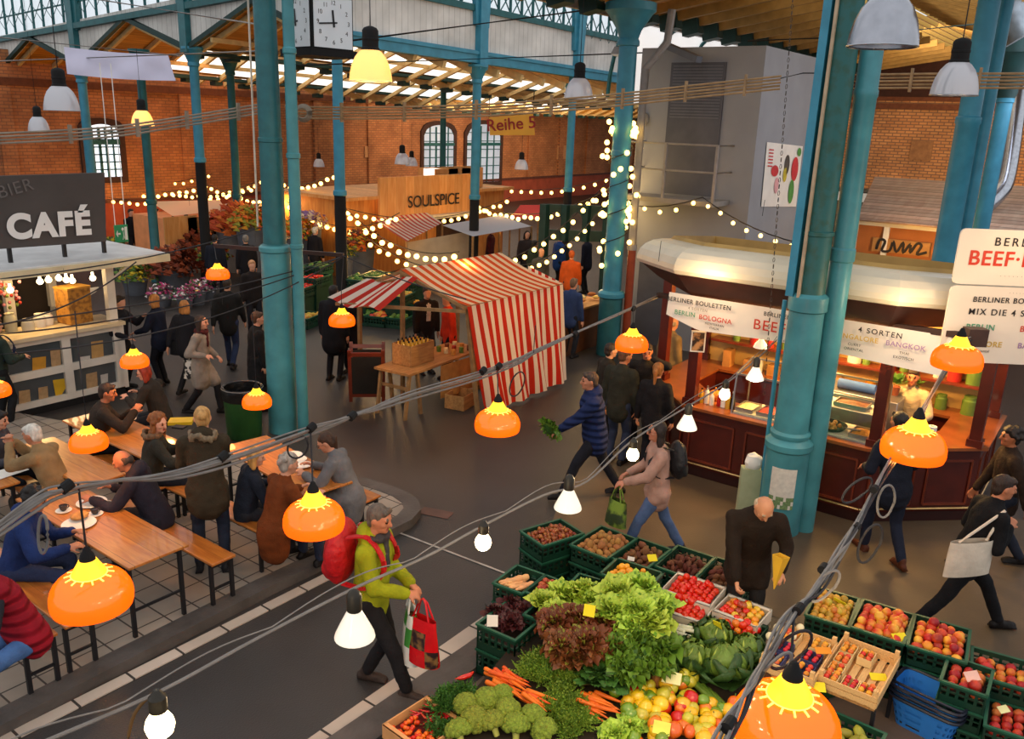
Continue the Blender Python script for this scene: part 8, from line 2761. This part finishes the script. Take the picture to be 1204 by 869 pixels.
for k in range(3):
 t = put('shopping_basket', bm_)
 t.location = (cB.x, cB.y, .10 - .045 * k)
 t.scale = (1.3,) * 3
 t.rotation_euler = (0, 0, rzb)
 put('rim', br_, t); put('handle', hm, t)
 tag(t, 'blue plastic shopping basket on top of the nested stack' if k == 0 else 'blue shopping basket nested in the stack below the top one', 'basket', None if k == 0 else 'nested shopping baskets')
# the leeks in the hand of the hurrying person
# lights over the stand
for px, py, h_, en in ((690, 740, 2.6, 45), (860, 760, 2.5, 55), (1040, 770, 2.6, 45), (600, 840, 2.3, 30)):
 q = G(px, py, h_)
 lamp('stand_light', q, en, '#ffdca6', .25, 'SPOT', target=G(px, py, .3) , spot=2.3, blend=.8)
# ------------------------------------------------------------------ things high up: clock, banner, row sign, ducts, festoons
M_face = mat('clock_face', '#c9ced2', .4, .05, 3, emit=.12)
ck_ = thing('station_clock', 'square two-faced clock in a dark frame hanging on the big column', 'clock', at(375, 66, 12.6), math.atan2(1, .35) - PI / 2 + .22)
S_ = .74
MB().box((0, 0, .03), (S_ + .06, S_ + .06, .1)).box((0, 0, S_ + .12), (S_ + .06, S_ + .06, .08)).box((0, 0, S_ / 2 + .06), (S_ - .02, S_ - .02, S_)).build('frame', M_blackmat, ck_)
cv = -(ck_.location - CAM); cv.z = 0
for k in range(4):
 Rk = Matrix.Rotation(k * PI / 2, 3, 'Z')
 X_, N_ = Rk @ V((1, 0, 0)), Rk @ V((0, -1, 0))
 c_ = N_ * (S_ / 2) + V((0, 0, S_ / 2 + .07))
 wn_ = Matrix.Rotation(ck_.rotation_euler.z, 3, 'Z') @ N_
 if wn_.dot(cv) < 0: continue
 fc = MB().prism([c_ + X_ * (sx * .33) + V((0, 0, sz * .34)) for sx, sz in ((-1, -1), (1, -1), (1, 1), (-1, 1))], N_ * .012).build('dial', M_face, ck_)
 for h in range(1, 13):
  a = PI / 2 - h * PI / 6
  text('numeral', str(h), M_txt, .085, c_ + N_ * .014 + X_ * .265 * math.cos(a) + V((0, 0, .265 * math.sin(a))), X_, (0, 0, 1), fc, .001, world=False)
 for a, L_, w_, nm in ((95, .17, .03, 'hour_hand'), (186, .25, .022, 'minute_hand')):
  d = X_ * math.cos(R_(a)) + V((0, 0, math.sin(R_(a))))
  MB().bar(c_ + N_ * .02 - d * .06, c_ + N_ * .02 + d * L_, w_, .008, up=N_).build(nm, M_black, fc)
def sheet(name, label, cat, pts, m, thick=0, div=1, wave=0):
 c = sum(pts, V((0, 0, 0))) / len(pts)
 p = [q - c for q in pts]
 b = MB()
 if div > 1:
  b.grid(lambda u, v: p[0].lerp(p[1], u).lerp(p[3].lerp(p[2], u), v) + FWH * (wave * math.sin(u * 13) * math.sin(v * 5 + 1)) - V((0, 0, wave * .8 * math.sin(PI * u))), div, 8, (lambda i, j: i % 2) if isinstance(m, list) else 0)
 else:
  b.add(p, [tuple(range(len(p)))])
 o = b.build(name, m, smooth=60)
 if thick:
  q = o.modifiers.new('s', 'SOLIDIFY'); q.thickness = thick
 o.location = c
 return tag(o, label, cat)
sheet('cloth_banner', 'blank white cloth banner stretched between the tie rods at the top left', 'banner', [at(75, 55, 21), at(197, 64, 21.5), at(207, 95, 21.5), at(79, 87, 21)], mat('lilac_white_cloth', '#cfcbe0', .8, .05, 2), 0, 20, .05)
r5 = thing('row_sign', 'yellow sign reading Reihe 5 in red hanging from the cable bundle', 'sign', at(601, 147, 14))
p = [q - r5.location for q in (at(575, 138, 14), at(627, 134, 14), at(629, 159, 14), at(576, 159, 14))]
MB().prism([p[0], p[3], p[2], p[1]], FWH * .03).build('panel', mat('ochre_sign', '#c98a1e', .6, .1, 3, emit=.05), r5)
text('lettering', 'Reihe 5', mat('red_sign_paint', '#8f1a12', .6), .27, -FWH * .02 + V((0, 0, .01)), p[1] - p[0], (0, 0, 1), r5, .002, .003, world=False, spacing=1.0)
for k in (0, 1): MB().cyl(p[k], p[k] + V((0, 0, .35)), .008, n=5).build('wire', M_blackmat, r5)
M_duct = mat('spiral_duct', '#b9bcc4', .22, .12, 14, metal=.95)
dz_ = 21.0
tag(MB().tube(spline([at(1199, 60, 20), at(1193, 130, 20), at(1183, 205, 20), at(1172, 228, 20), at(1150, 248, 20)], 4), .22, 14).build('air_duct', M_duct), 'shiny silver air duct bending at the right edge', 'duct', None, 'structure')
tag(MB().tube([at(1140, 215, 22), at(1146, 245, 22)], .16, 12).build('air_duct', M_duct), 'short silver duct end behind the teal column', 'duct', None, 'structure')
tag(MB().tube(spline([at(1165, -10, 15), at(1180, 10, 15), at(1200, 45, 15)], 4), .32, 14).build('air_duct', mat('dull_duct', '#6d7476', .45, .25, 6, metal=.6)), 'dull grey duct crossing the top right corner', 'duct', None, 'structure')
t = thing('floodlight', 'grey floodlight clamped to the fairy-light column', 'lamp', at(728, 60, 18.6), .4)
MB().box((0, 0, 0), (.5, .3, .16), top=(.6, .6)).build('housing', M_greypipe, t)
MB().box((0, 0, -.085), (.44, .26, .02)).build('lens', M_face, t)
t = thing('wc_lightbox', 'white glowing box sign behind the slim column below the row sign', 'sign', at(509, 216, 29))
MB().box((0, 0, -.1), (.45, .45, 1.2)).build('box', mat('lit_white_box', '#ffffff', .4, 0, emit=1.6, ecol='#fff3dc'), t)
MB().box((0, 0, .1), (.47, .47, .35)).build('band', M_cream, t)
text('lettering', 'WC', M_txt, .3, -FWH * .36 + V((0, 0, .1)), RTH, (0, 0, 1), t, .002, world=False)
# ------------------------------------------------------------------ far stalls
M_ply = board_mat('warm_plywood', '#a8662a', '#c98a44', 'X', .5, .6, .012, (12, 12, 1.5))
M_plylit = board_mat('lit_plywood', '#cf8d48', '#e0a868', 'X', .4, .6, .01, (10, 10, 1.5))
YS = G(500, 312).y
def stall_box(name, label, px0, px1, pyt, pyb, depth, m, y=YS):
 a, b = ony(px0, pyb, y), ony(px1, pyb, y)
 zt = ony((px0 + px1) / 2, pyt, y).z
 t = thing(name, label, 'stall', ((a.x + b.x) / 2, y, 0))
 MB().mm((a.x, y, 0), (b.x, y + depth, zt)).build('walls', m, t, world=True)
 return t, a.x, b.x, zt
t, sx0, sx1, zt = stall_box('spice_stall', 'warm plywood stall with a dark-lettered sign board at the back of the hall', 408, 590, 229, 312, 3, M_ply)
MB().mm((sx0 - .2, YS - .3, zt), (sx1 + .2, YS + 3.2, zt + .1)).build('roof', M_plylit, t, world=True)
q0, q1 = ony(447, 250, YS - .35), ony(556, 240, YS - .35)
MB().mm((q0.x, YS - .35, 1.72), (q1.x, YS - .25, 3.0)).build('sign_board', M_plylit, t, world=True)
MB().mm((q0.x, YS - .6, 1.62), (q1.x, YS - .2, 1.74)).build('ledge', M_cream, t, world=True)
MB().mm((q0.x + 3, YS - .03, .9), (q1.x, YS, 1.6)).build('hatch', mat('dark_hatch', '#3a2212', .8, .3), t, world=True)
pS = ony(511, 236, YS - .4)
text('lettering', 'SOULSPICE', M_txt, .52, pS, (1, 0, 0), (0, 0, 1), t, .002, .004, spacing=1.0)
for i, (px, py) in enumerate(((515, 212), (530, 212), (545, 212))):
 pp = ony(px, 222, YS + .6)
 wbox('pallet_crate', 'slatted wooden crate on the roof of the spice stall', (pp.x, YS + .6, zt + .1), (1.2, .8, .7), 0, M_plylit, 'crate', True)['group'] = 'crates on the spice stall roof'
def canopy(label, pts, z, m, posts=True, base_y=None, wave=.03, div=1):
 P3 = [at(x, y, zz) for (x, y), zz in zip(pts, z)]
 c = sum(P3, V((0, 0, 0))) / 4
 t = thing('stall_canopy', label, 'canopy', (c.x, c.y, 0))
 b = MB().grid(lambda u, v: P3[0].lerp(P3[1], u).lerp(P3[3].lerp(P3[2], u), v) - V((0, 0, wave * 2 * math.sin(PI * u) * math.sin(PI * v))), div if div > 1 else 8, 6, (lambda i, j: i % 2) if isinstance(m, list) else 0)
 b.build('cloth', m, t, smooth=70, world=True)
 for p in P3:
  MB().cyl((p.x, p.y, 0), p, .035, n=6).build('pole', M_pole, t, world=True)
 return t, P3
M_pk = thin_mat('pale_stripe_red', '#d0564a', .4, .6, refl=.02)
M_gc = thin_mat('grey_white_canvas', '#c9ccd6', .4, .6, refl=.02)
canopy('small red and white striped canopy in front of the spice stall', ((436, 257), (502, 250), (520, 262), (478, 284)), (26, 27.5, 25.5, 23.5), [M_pk, M_swht], div=24)
canopy('grey-white canvas canopy left of the green arcade', ((520, 265), (588, 253), (625, 266), (556, 278)), (25.5, 27, 25, 23.5), M_gc)
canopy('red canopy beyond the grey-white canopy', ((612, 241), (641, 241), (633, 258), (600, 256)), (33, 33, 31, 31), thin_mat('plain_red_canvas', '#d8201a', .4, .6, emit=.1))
canopy('white sloping canopy at the far left stall', ((176, 237), (258, 235), (266, 247), (203, 254)), (28, 27.5, 26, 26), M_swhr)
canopy('pink and white striped awning of the far left stall', ((243, 240), (306, 239), (308, 254), (240, 256)), (27.5, 27, 25.6, 25.8), [M_pk, M_swht], div=20)
YL = G(230, 318).y
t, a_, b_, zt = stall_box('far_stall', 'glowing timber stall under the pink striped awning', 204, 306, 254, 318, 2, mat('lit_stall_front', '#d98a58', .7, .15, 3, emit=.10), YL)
for px in (213, 240, 268):
 p = ony(px, 270, YL - .03)
 MB().box((p.x, YL - .02, p.z), (1.1, .05, .8)).build('panel', M_plylit, t, world=True)
MB().box((ony(289, 270, YL).x, YL - .05, ony(289, 270, YL).z), (.9, .06, 1.1)).build('window', mat('dark_hatch', '#3a2212'), t, world=True)
# white tent wall behind the small striped canopy
sheet('tent_wall', 'cream tent wall under the small striped canopy', 'tent wall', [at(478, 285, 24.5), at(552, 272, 25.5), at(552, 330, 25.5), at(478, 332, 24.5)], mat('cream_tent', '#b9a588', .8, .1, 3))
# green arcade
t = thing('green_arcade', 'dark green timber arcade with arched windows behind the bread counter', 'arcade', G(676, 352))
zA = 22.5
def ap(px, py): return at(px, py, zA)
A0, A1 = ap(641, 240), ap(716, 241)
ex = (A1 - A0); ex.z = 0
Wd_ = ex.length; ex.normalize()
zt_, zl_ = A0.z, ap(641, 284).z
def arc_pt(u, z): return V((A0.x, A0.y, z)) + ex * u
for (z0, z1) in ((zt_ - .12, zt_), (zl_, zl_ + .28)):
 MB().prism([arc_pt(0, z0), arc_pt(Wd_, z0), arc_pt(Wd_, z1), arc_pt(0, z1)], FWH * .14).build('beam', M_green_dk, t, world=True)
for i in range(4):
 u = Wd_ * i / 3
 MB().bar(arc_pt(u, 0 if i in (0, 3) else zl_), arc_pt(u, zt_), .2 if i in (0, 3) else .16, .2).build('post', M_green_dk, t, world=True)
 if i < 3:
  c_ = u + Wd_ / 6
  hw, hh_ = Wd_ / 6 - .1, (zt_ - zl_ - .4)
  pts = [arc_pt(u, zt_ - .1), arc_pt(u + Wd_ / 3, zt_ - .1)] + [arc_pt(c_ + hw * math.cos(R_(a)), zl_ + .28 + hh_ * .25 + hh_ * .62 * math.sin(R_(a))) for a in range(0, 181, 20)]
  b = MB()
  arcp = pts[2:]
  for k in range(len(arcp) - 1):
   b.add([arcp[k], arcp[k + 1], V((arcp[k + 1].x, arcp[k + 1].y, zt_ - .1)), V((arcp[k].x, arcp[k].y, zt_ - .1))], [(0, 1, 2, 3)])
  b.build('arch', M_green_dk, t, world=True)
# bread counter
t = thing('bread_counter', 'wooden counter heaped with loaves and pastries beside the fairy-light column', 'counter', G(690, 415))
b0_, b1_ = G(664, 420), G(712, 402)
e_ = (b1_ - b0_).normalized()
nb = V((-e_.y, e_.x, 0))
MB().prism([b0_, b1_, b1_ + nb * 2.6, b0_ + nb * 2.6], (0, 0, .95)).build('body', mat('counter_brown', '#5a3418', .6, .25, 4), t, world=True)
MB().prism([b0_ - nb * .05 + V((0, 0, .95)), b1_ - nb * .05 + V((0, 0, .95)), b1_ + nb * 2.6 + V((0, 0, .95)), b0_ + nb * 2.6 + V((0, 0, .95))], (0, 0, .04)).build('top', M_board2, t, world=True)
Lb = (b1_ - b0_).length
loaf = [blobm('loaf', mat('loaf_%d' % i, c, .8, .25, 12, bump=.3, ov=.15), .1, sq=(1.7, 1, .6), amp=.1, seed=i) for i, c in enumerate(('#c98a3a', '#e0b060', '#a8662a', '#d8c08a'))]
for i in range(64):
 o = put('loaf', rp.choice(loaf)); o.location = b0_ + e_ * rp.uniform(.1, Lb - .1) + nb * rp.uniform(.1, 2.5) + V((0, 0, 1.04 + rp.uniform(0, .12))); o.rotation_euler = (0, 0, rp.uniform(0, 6)); k = rp.uniform(.6, 1.2); o.scale = (k, k, k)
 tag(o, 'golden loaf on the bread counter', 'bread', 'loaves on the bread counter')
# vegetable crates beyond the clock column
def far_crate(px, py, z, me, lb, grp, r, cat, n=14, w_=.62, d_=.42, rz=.35):
 body, rim = crate_mesh(w_, d_, .26)
 p = G(px, py, z)
 t = put('produce_crate', body); t.location = p; t.rotation_euler = (0, 0, rz)
 put('rim', rim, t)
 if z: MB().mm((.02, .02, -z), (w_ - .02, d_ - .02, 0)).build('stand', M_crate, t)
 tag(t, lb, 'crate', 'crates of the far vegetable stall')
 for i in range(n):
  o = put(cat.replace(' ', '_'), rp.choice(me)); o.location = p + Matrix.Rotation(rz, 3, 'Z') @ V((rp.uniform(.08, w_ - .08), rp.uniform(.07, d_ - .07), .2 + rp.uniform(0, .05))); k = r / .04; o.scale = (k, k, k)
  tag(o, cat + ' in a crate of the far vegetable stall', cat, grp)
gl_ = [blobm('green_head', mat('far_green', '#5a7a2a', .6, .3, 9, ov=.2), .04, amp=.3)]
fc_ = ((362, 388, 0, apple, 'apple'), (356, 352, .45, tom, 'tomato'), (372, 340, .6, tom, 'tomato'), (352, 330, .75, gl_, 'cabbage'), (376, 326, .8, gl_, 'cabbage'), (432, 384, 0, gl_, 'cabbage'), (452, 386, 0, nect, 'nectarine'), (476, 388, 0, gl_, 'cabbage'), (430, 360, .4, nect, 'nectarine'), (452, 358, .45, orange_t, 'orange'), (474, 362, .45, apple, 'apple'),
       (425, 342, .7, gl_, 'cabbage'), (444, 338, .75, gl_, 'cabbage'), (466, 340, .75, orange_t, 'orange'), (488, 346, .6, gl_, 'cabbage'), (496, 372, .2, orange_t, 'orange'))
fn_ = ('apples by the big column', 'tomatoes by the big column', 'tomatoes higher up', 'cabbages on the top left', 'cabbages beside the dark column', 'greens left of the bright nectarines', 'nectarines in the lowest row', 'greens in the lowest row', 'nectarines in the middle row', 'oranges in the middle row', 'apples in the middle row', 'greens in the top row', 'greens second in the top row', 'oranges in the top row', 'greens last in the top row', 'oranges by the tent pole')
for (px, py, z, me, cat), nm in zip(fc_, fn_):
 far_crate(px, py, z, me, 'green crate of ' + nm + ' at the far vegetable stall', cat + 's far stall', .07, cat, 16, .75, .5)
# flowers and shrubs
def bush(name, label, px, py, r, ms, n, cat='flowers', pot=True, grp=None, hgt=.25):
 p = G(px, py)
 t = thing(name, label, cat, p, 0, grp)
 if pot: MB().lathe([(.001, 0), (r * .45, 0), (r * .6, hgt), (.001, hgt)], 14).build('pot', mat('grey_planter', '#5a5e66', .6, .15), t)
 b = MB()
 for k in range(n):
  a, e = rp.uniform(0, 6.3), rp.uniform(-.1, 1.5)
  d = V((math.cos(a) * math.cos(e), math.sin(a) * math.cos(e), math.sin(e) * .8))
  c = V((0, 0, hgt + .02)) + d * r * rp.uniform(.5, 1)
  s_ = frame_of(d)[0] * r * .11; u_ = frame_of(d)[1] * r * .05
  b.add([c - s_ - u_, c + s_ * .2 - u_, c + s_ + d * r * .12, c - s_ * .3 + u_ * 2], [(0, 1, 2, 3)], mi=k % len(ms))
 b.build('blooms', ms, t, smooth=0)
def fm(n, c): return mat('bloom_' + n, c, .7, .25, 8)
rust = [fm('rust', '#7a3218'), fm('rust2', '#94421e'), fm('rust3', '#5a2a18')]
gold = [fm('gold', '#c98a1e'), fm('gold2', '#8a8a2a'), fm('amber', '#d8621e')]
pink = [fm('pink', '#c05a80'), fm('magenta', '#a8326a'), fm('leaf', '#3f5a2a'), fm('white', '#d8cfd0')]
grn = [fm('leaf', '#3f5a2a'), fm('leaf2', '#5a7a2e'), fm('yellow', '#c9b02a')]
for (nm, lb, px, py, r, ms, n, h_) in (('shrub', 'big rust-red heather shrub left of the dark column foot', 205, 340, .85, rust, 420, .5), ('shrub', 'second rust-red shrub behind the big one', 232, 318, .9, rust, 360, .5), ('shrub', 'orange-red grass plume by the glowing stall', 280, 318, 1.0, [fm('plume', '#c24a1e'), fm('plume2', '#d8702a')], 380, 1.3), ('shrub', 'yellow-green bush left of the clock column', 300, 326, .8, gold, 320, 1.5),
                                     ('shrub', 'yellow bush below the exit sign', 160, 346, .55, grn, 220, .4), ('flower_pot', 'tub of pink cyclamen right of the rust shrub', 232, 358, .4, pink, 160, .3), ('flower_pot', 'tub of purple and pink flowers behind the beige-coated woman', 218, 362, .35, pink, 140, .25), ('flower_pot', 'pale flowering heather in a grey trough', 192, 360, .4, pink, 120, .25), ('flower_pot', 'pink asters beside the walking man', 246, 352, .35, pink, 150, .3),
                                     ('shrub', 'golden foliage behind the cross arm of the clock column', 350, 330, .7, gold, 260, 1.3), ('shrub', 'pale lilac blooms right of the clock column', 366, 325, .6, [fm('cream', '#d8c8b0'), fm('lilac', '#8a6aa0')], 240, 1.5), ('shrub', 'brown-gold branches right of the dark column', 425, 330, .7, rust + gold, 260, 1.0), ('shrub', 'round green potted bush by the far wooden barrel', 407, 338, .35, grn, 160, .9),
                                     ('shrub', 'green foliage below the far left canopy', 130, 318, .6, grn, 200, .5), ('shrub', 'red and green flower bench left of the dark column foot', 250, 330, .6, grn + rust, 240, .6)):
 bush(nm, lb, px, py, r, ms, n, 'shrub' if nm == 'shrub' else 'flowers', True, None, h_)
# back right hut
XH = 21.5
hA, hB = onx(1003, 300, XH), onx(1215, 300, XH)
t = thing('back_hut', 'ochre hut with a striped sheet roof behind the kiosk at the right', 'hut', (XH, (hA.y + hB.y) / 2, 0))
zt = onx(1060, 262, XH).z
MB().mm((XH, hB.y, 0), (XH + 4, hA.y, zt)).build('walls', mat('ochre_wall', '#a8642e', .7, .12, 2), t, world=True)
MB().add([(XH - .2, hB.y, zt), (XH - .2, hA.y, zt), (XH + 5, hA.y + 1, zt + .75), (XH + 5, hB.y, zt + .75)], [(0, 1, 2, 3)]).build('sheet_roof', board_mat('pinkish_sheet_roof', '#c8a088', '#d8b8a0', 'X', .35, .6, .12, (1, 6, 6)), t, world=True, solid=.05)
for px in (1005, 1042, 1150): MB().box((XH - .05, onx(px, 280, XH).y, zt / 2), (.08, .12, zt)).build('post', M_white, t, world=True)
MB().mm((XH - .1, hB.y, zt - .12), (XH - .02, hA.y, zt)).build('fascia', M_cream, t, world=True)
s0, s1 = onx(1027, 279, XH - .06), onx(1092, 302, XH - .06)
MB().mm((XH - .08, s1.y, s1.z), (XH - .04, s0.y, s0.z)).build('sign_board', mat('kraft_sign', '#b08048', .7), t, world=True)
p0 = onx(1060, 291, XH - .1)
MB().tube(spline([p0 + V((0, -u, w)) for u, w in ((-.55, -.1), (-.5, .12), (-.38, .1), (-.42, -.12), (-.25, -.1), (-.2, .12), (-.1, -.12), (.02, .12), (.05, -.12), (.18, .1), (.2, -.1), (.32, .12), (.42, .08), (.35, -.12), (.55, -.05))], 4), .03, 6).build('script_lettering', M_txt, t, world=True)
lamp('hut_light', (XH - 1.2, hA.y - 1.5, 2.3), 60, '#ffc060', .2)
# ------------------------------------------------------------------ festoon lights
M_fest = mat('festoon_bulb', '#ffe9b0', .3, 0, emit=6, ecol='#ffca68')
fb_ = MB().ell((0, 0, 0), 1, 8, 6).mesh('bulb', [M_fest])
def festoon(label, a, b, drop, n, r):
 pts = sag(at(*a), at(*b), drop, n)
 t = MB().tube(pts, .012, 4).build('string_light', M_cable_dk)
 tag(t, label, 'string light', 'festoon strings')
 for i in range(n):
  o = put('bulb', fb_, t)
  o.location = pts[i].lerp(pts[i + 1], .5) - V((0, 0, r * 1.2 + .02)) + V((0, 0, rp.uniform(-.04, .04)))
  o.scale = (r * .82,) * 3
FS = (((130, 222, 33), (240, 218, 33), .2, 13, .09, 'left of the slim dark-footed column, upper'), ((128, 232, 32), (300, 218, 31), .35, 18, .08, 'under the left window'), ((238, 214, 32), (404, 226, 28), .5, 22, .08, 'behind the clock column, upper'), ((200, 226, 33), (318, 206, 32), .3, 16, .08, 'dense one left of the clock column'),
      ((330, 214, 28), (404, 196, 26), .25, 10, .08, 'rising right of the clock column'), ((336, 236, 26), (470, 250, 25), .6, 15, .09, 'above the flowers'), ((404, 224, 28), (560, 226, 30), .5, 20, .08, 'over the spice stall roof'), ((404, 244, 25), (600, 232, 29), .5, 22, .08, 'across the spice sign'), ((560, 240, 29), (716, 222, 23), .5, 20, .085, 'from the slim column to the fairy-light column'),
      ((398, 236, 23), (540, 296, 20), .5, 14, .085, 'across the small striped canopy'), ((430, 278, 22), (716, 212, 21), 1.5, 26, .075, 'long one over the striped tent to the fairy-light column'), ((596, 222, 33), (720, 208, 30), .2, 10, .08, 'high one on the far wall'), ((716, 234, 19), (826, 232, 17), .18, 6, .055, 'left half along the grey tower'), ((826, 232, 17), (960, 290, 14.5), .15, 8, .05, 'right half along the grey tower'),
      ((130, 212, 34), (250, 204, 34), .25, 12, .07, 'highest one at the left'), ((612, 312, 19), (720, 228, 19.2), .35, 12, .06, 'slanting one before the green arcade'))
for a, b, d, n, r, lb in FS:
 festoon('festoon of warm bulbs, ' + lb, a, b, d, n, r)
# fairy lights wound up the column
t = MB().tube([V((pC.x, pC.y, 2.2 + k * .045)) + V((math.cos(k * .5), math.sin(k * .5), 0)) * .24 for k in range(56)], .01, 4).build('fairy_lights', M_cable_dk)
tag(t, 'tangle of fairy lights wound round the column beside the grey tower', 'string light')
for k in range(56):
 o = put('bulb', fb_, t); a = rp.uniform(0, 6.3)
 o.location = V((pC.x, pC.y, rp.uniform(1.9, 4.9))) + V((math.cos(a), math.sin(a), 0)) * rp.uniform(.24, .42); o.scale = (.055,) * 3
for (px, py, z, en, c) in ((190, 250, 31, 160, '#ffb860'), (330, 240, 27, 160, '#ffb860'), (470, 235, 27, 170, '#ffb860'), (440, 300, 22, 90, '#ffc070'), (600, 250, 27, 130, '#ffb860'), (690, 290, 20, 70, '#ffc878'), (720, 230, 18.4, 60, '#ffcf80'), (790, 250, 16.2, 12, '#ffb030'), (855, 238, 16, 8, '#ffb030'), (240, 330, 25, 70, '#ffb860')):
 lamp('festoon_light', at(px, py, z), en, c, .3)
# unseen fill lights added to brighten the back wall, tower side and right wall
for (p, q, e, sx, sy, c) in ((V((38, 25, 5.4)), V((40, 31.5, 3)), 1100, 16, 4, '#ffdcae'), (V((20, 27, 5.4)), V((16, 32, 2)), 110, 8, 4, '#ffb878'), (V((19, 2, 6.6)), V((18.5, 6.6, 4)), 130, 4, 3, '#e8eeff'), (V((30, 4, 6.4)), V((37, 4, 3.5)), 800, 6, 8, '#ffe2b8')):
 lamp('hall_fill', p, e, c, 1, 'AREA', target=q, sx=sx, sy=sy)
finish_texts()
# ------------------------------------------------------------------ render look
SC.view_settings.view_transform = 'Standard'
SC.view_settings.look = 'None'
SC.view_settings.exposure = 0.0
SC.cycles.max_bounces = 5
SC.cycles.diffuse_bounces = 3
SC.cycles.glossy_bounces = 2
SC.cycles.transmission_bounces = 3
SC.cycles.transparent_max_bounces = 6
SC.cycles.caustics_reflective = False
SC.cycles.caustics_refractive = False
SC.cycles.sample_clamp_indirect = 3
SC.cycles.use_denoising = True
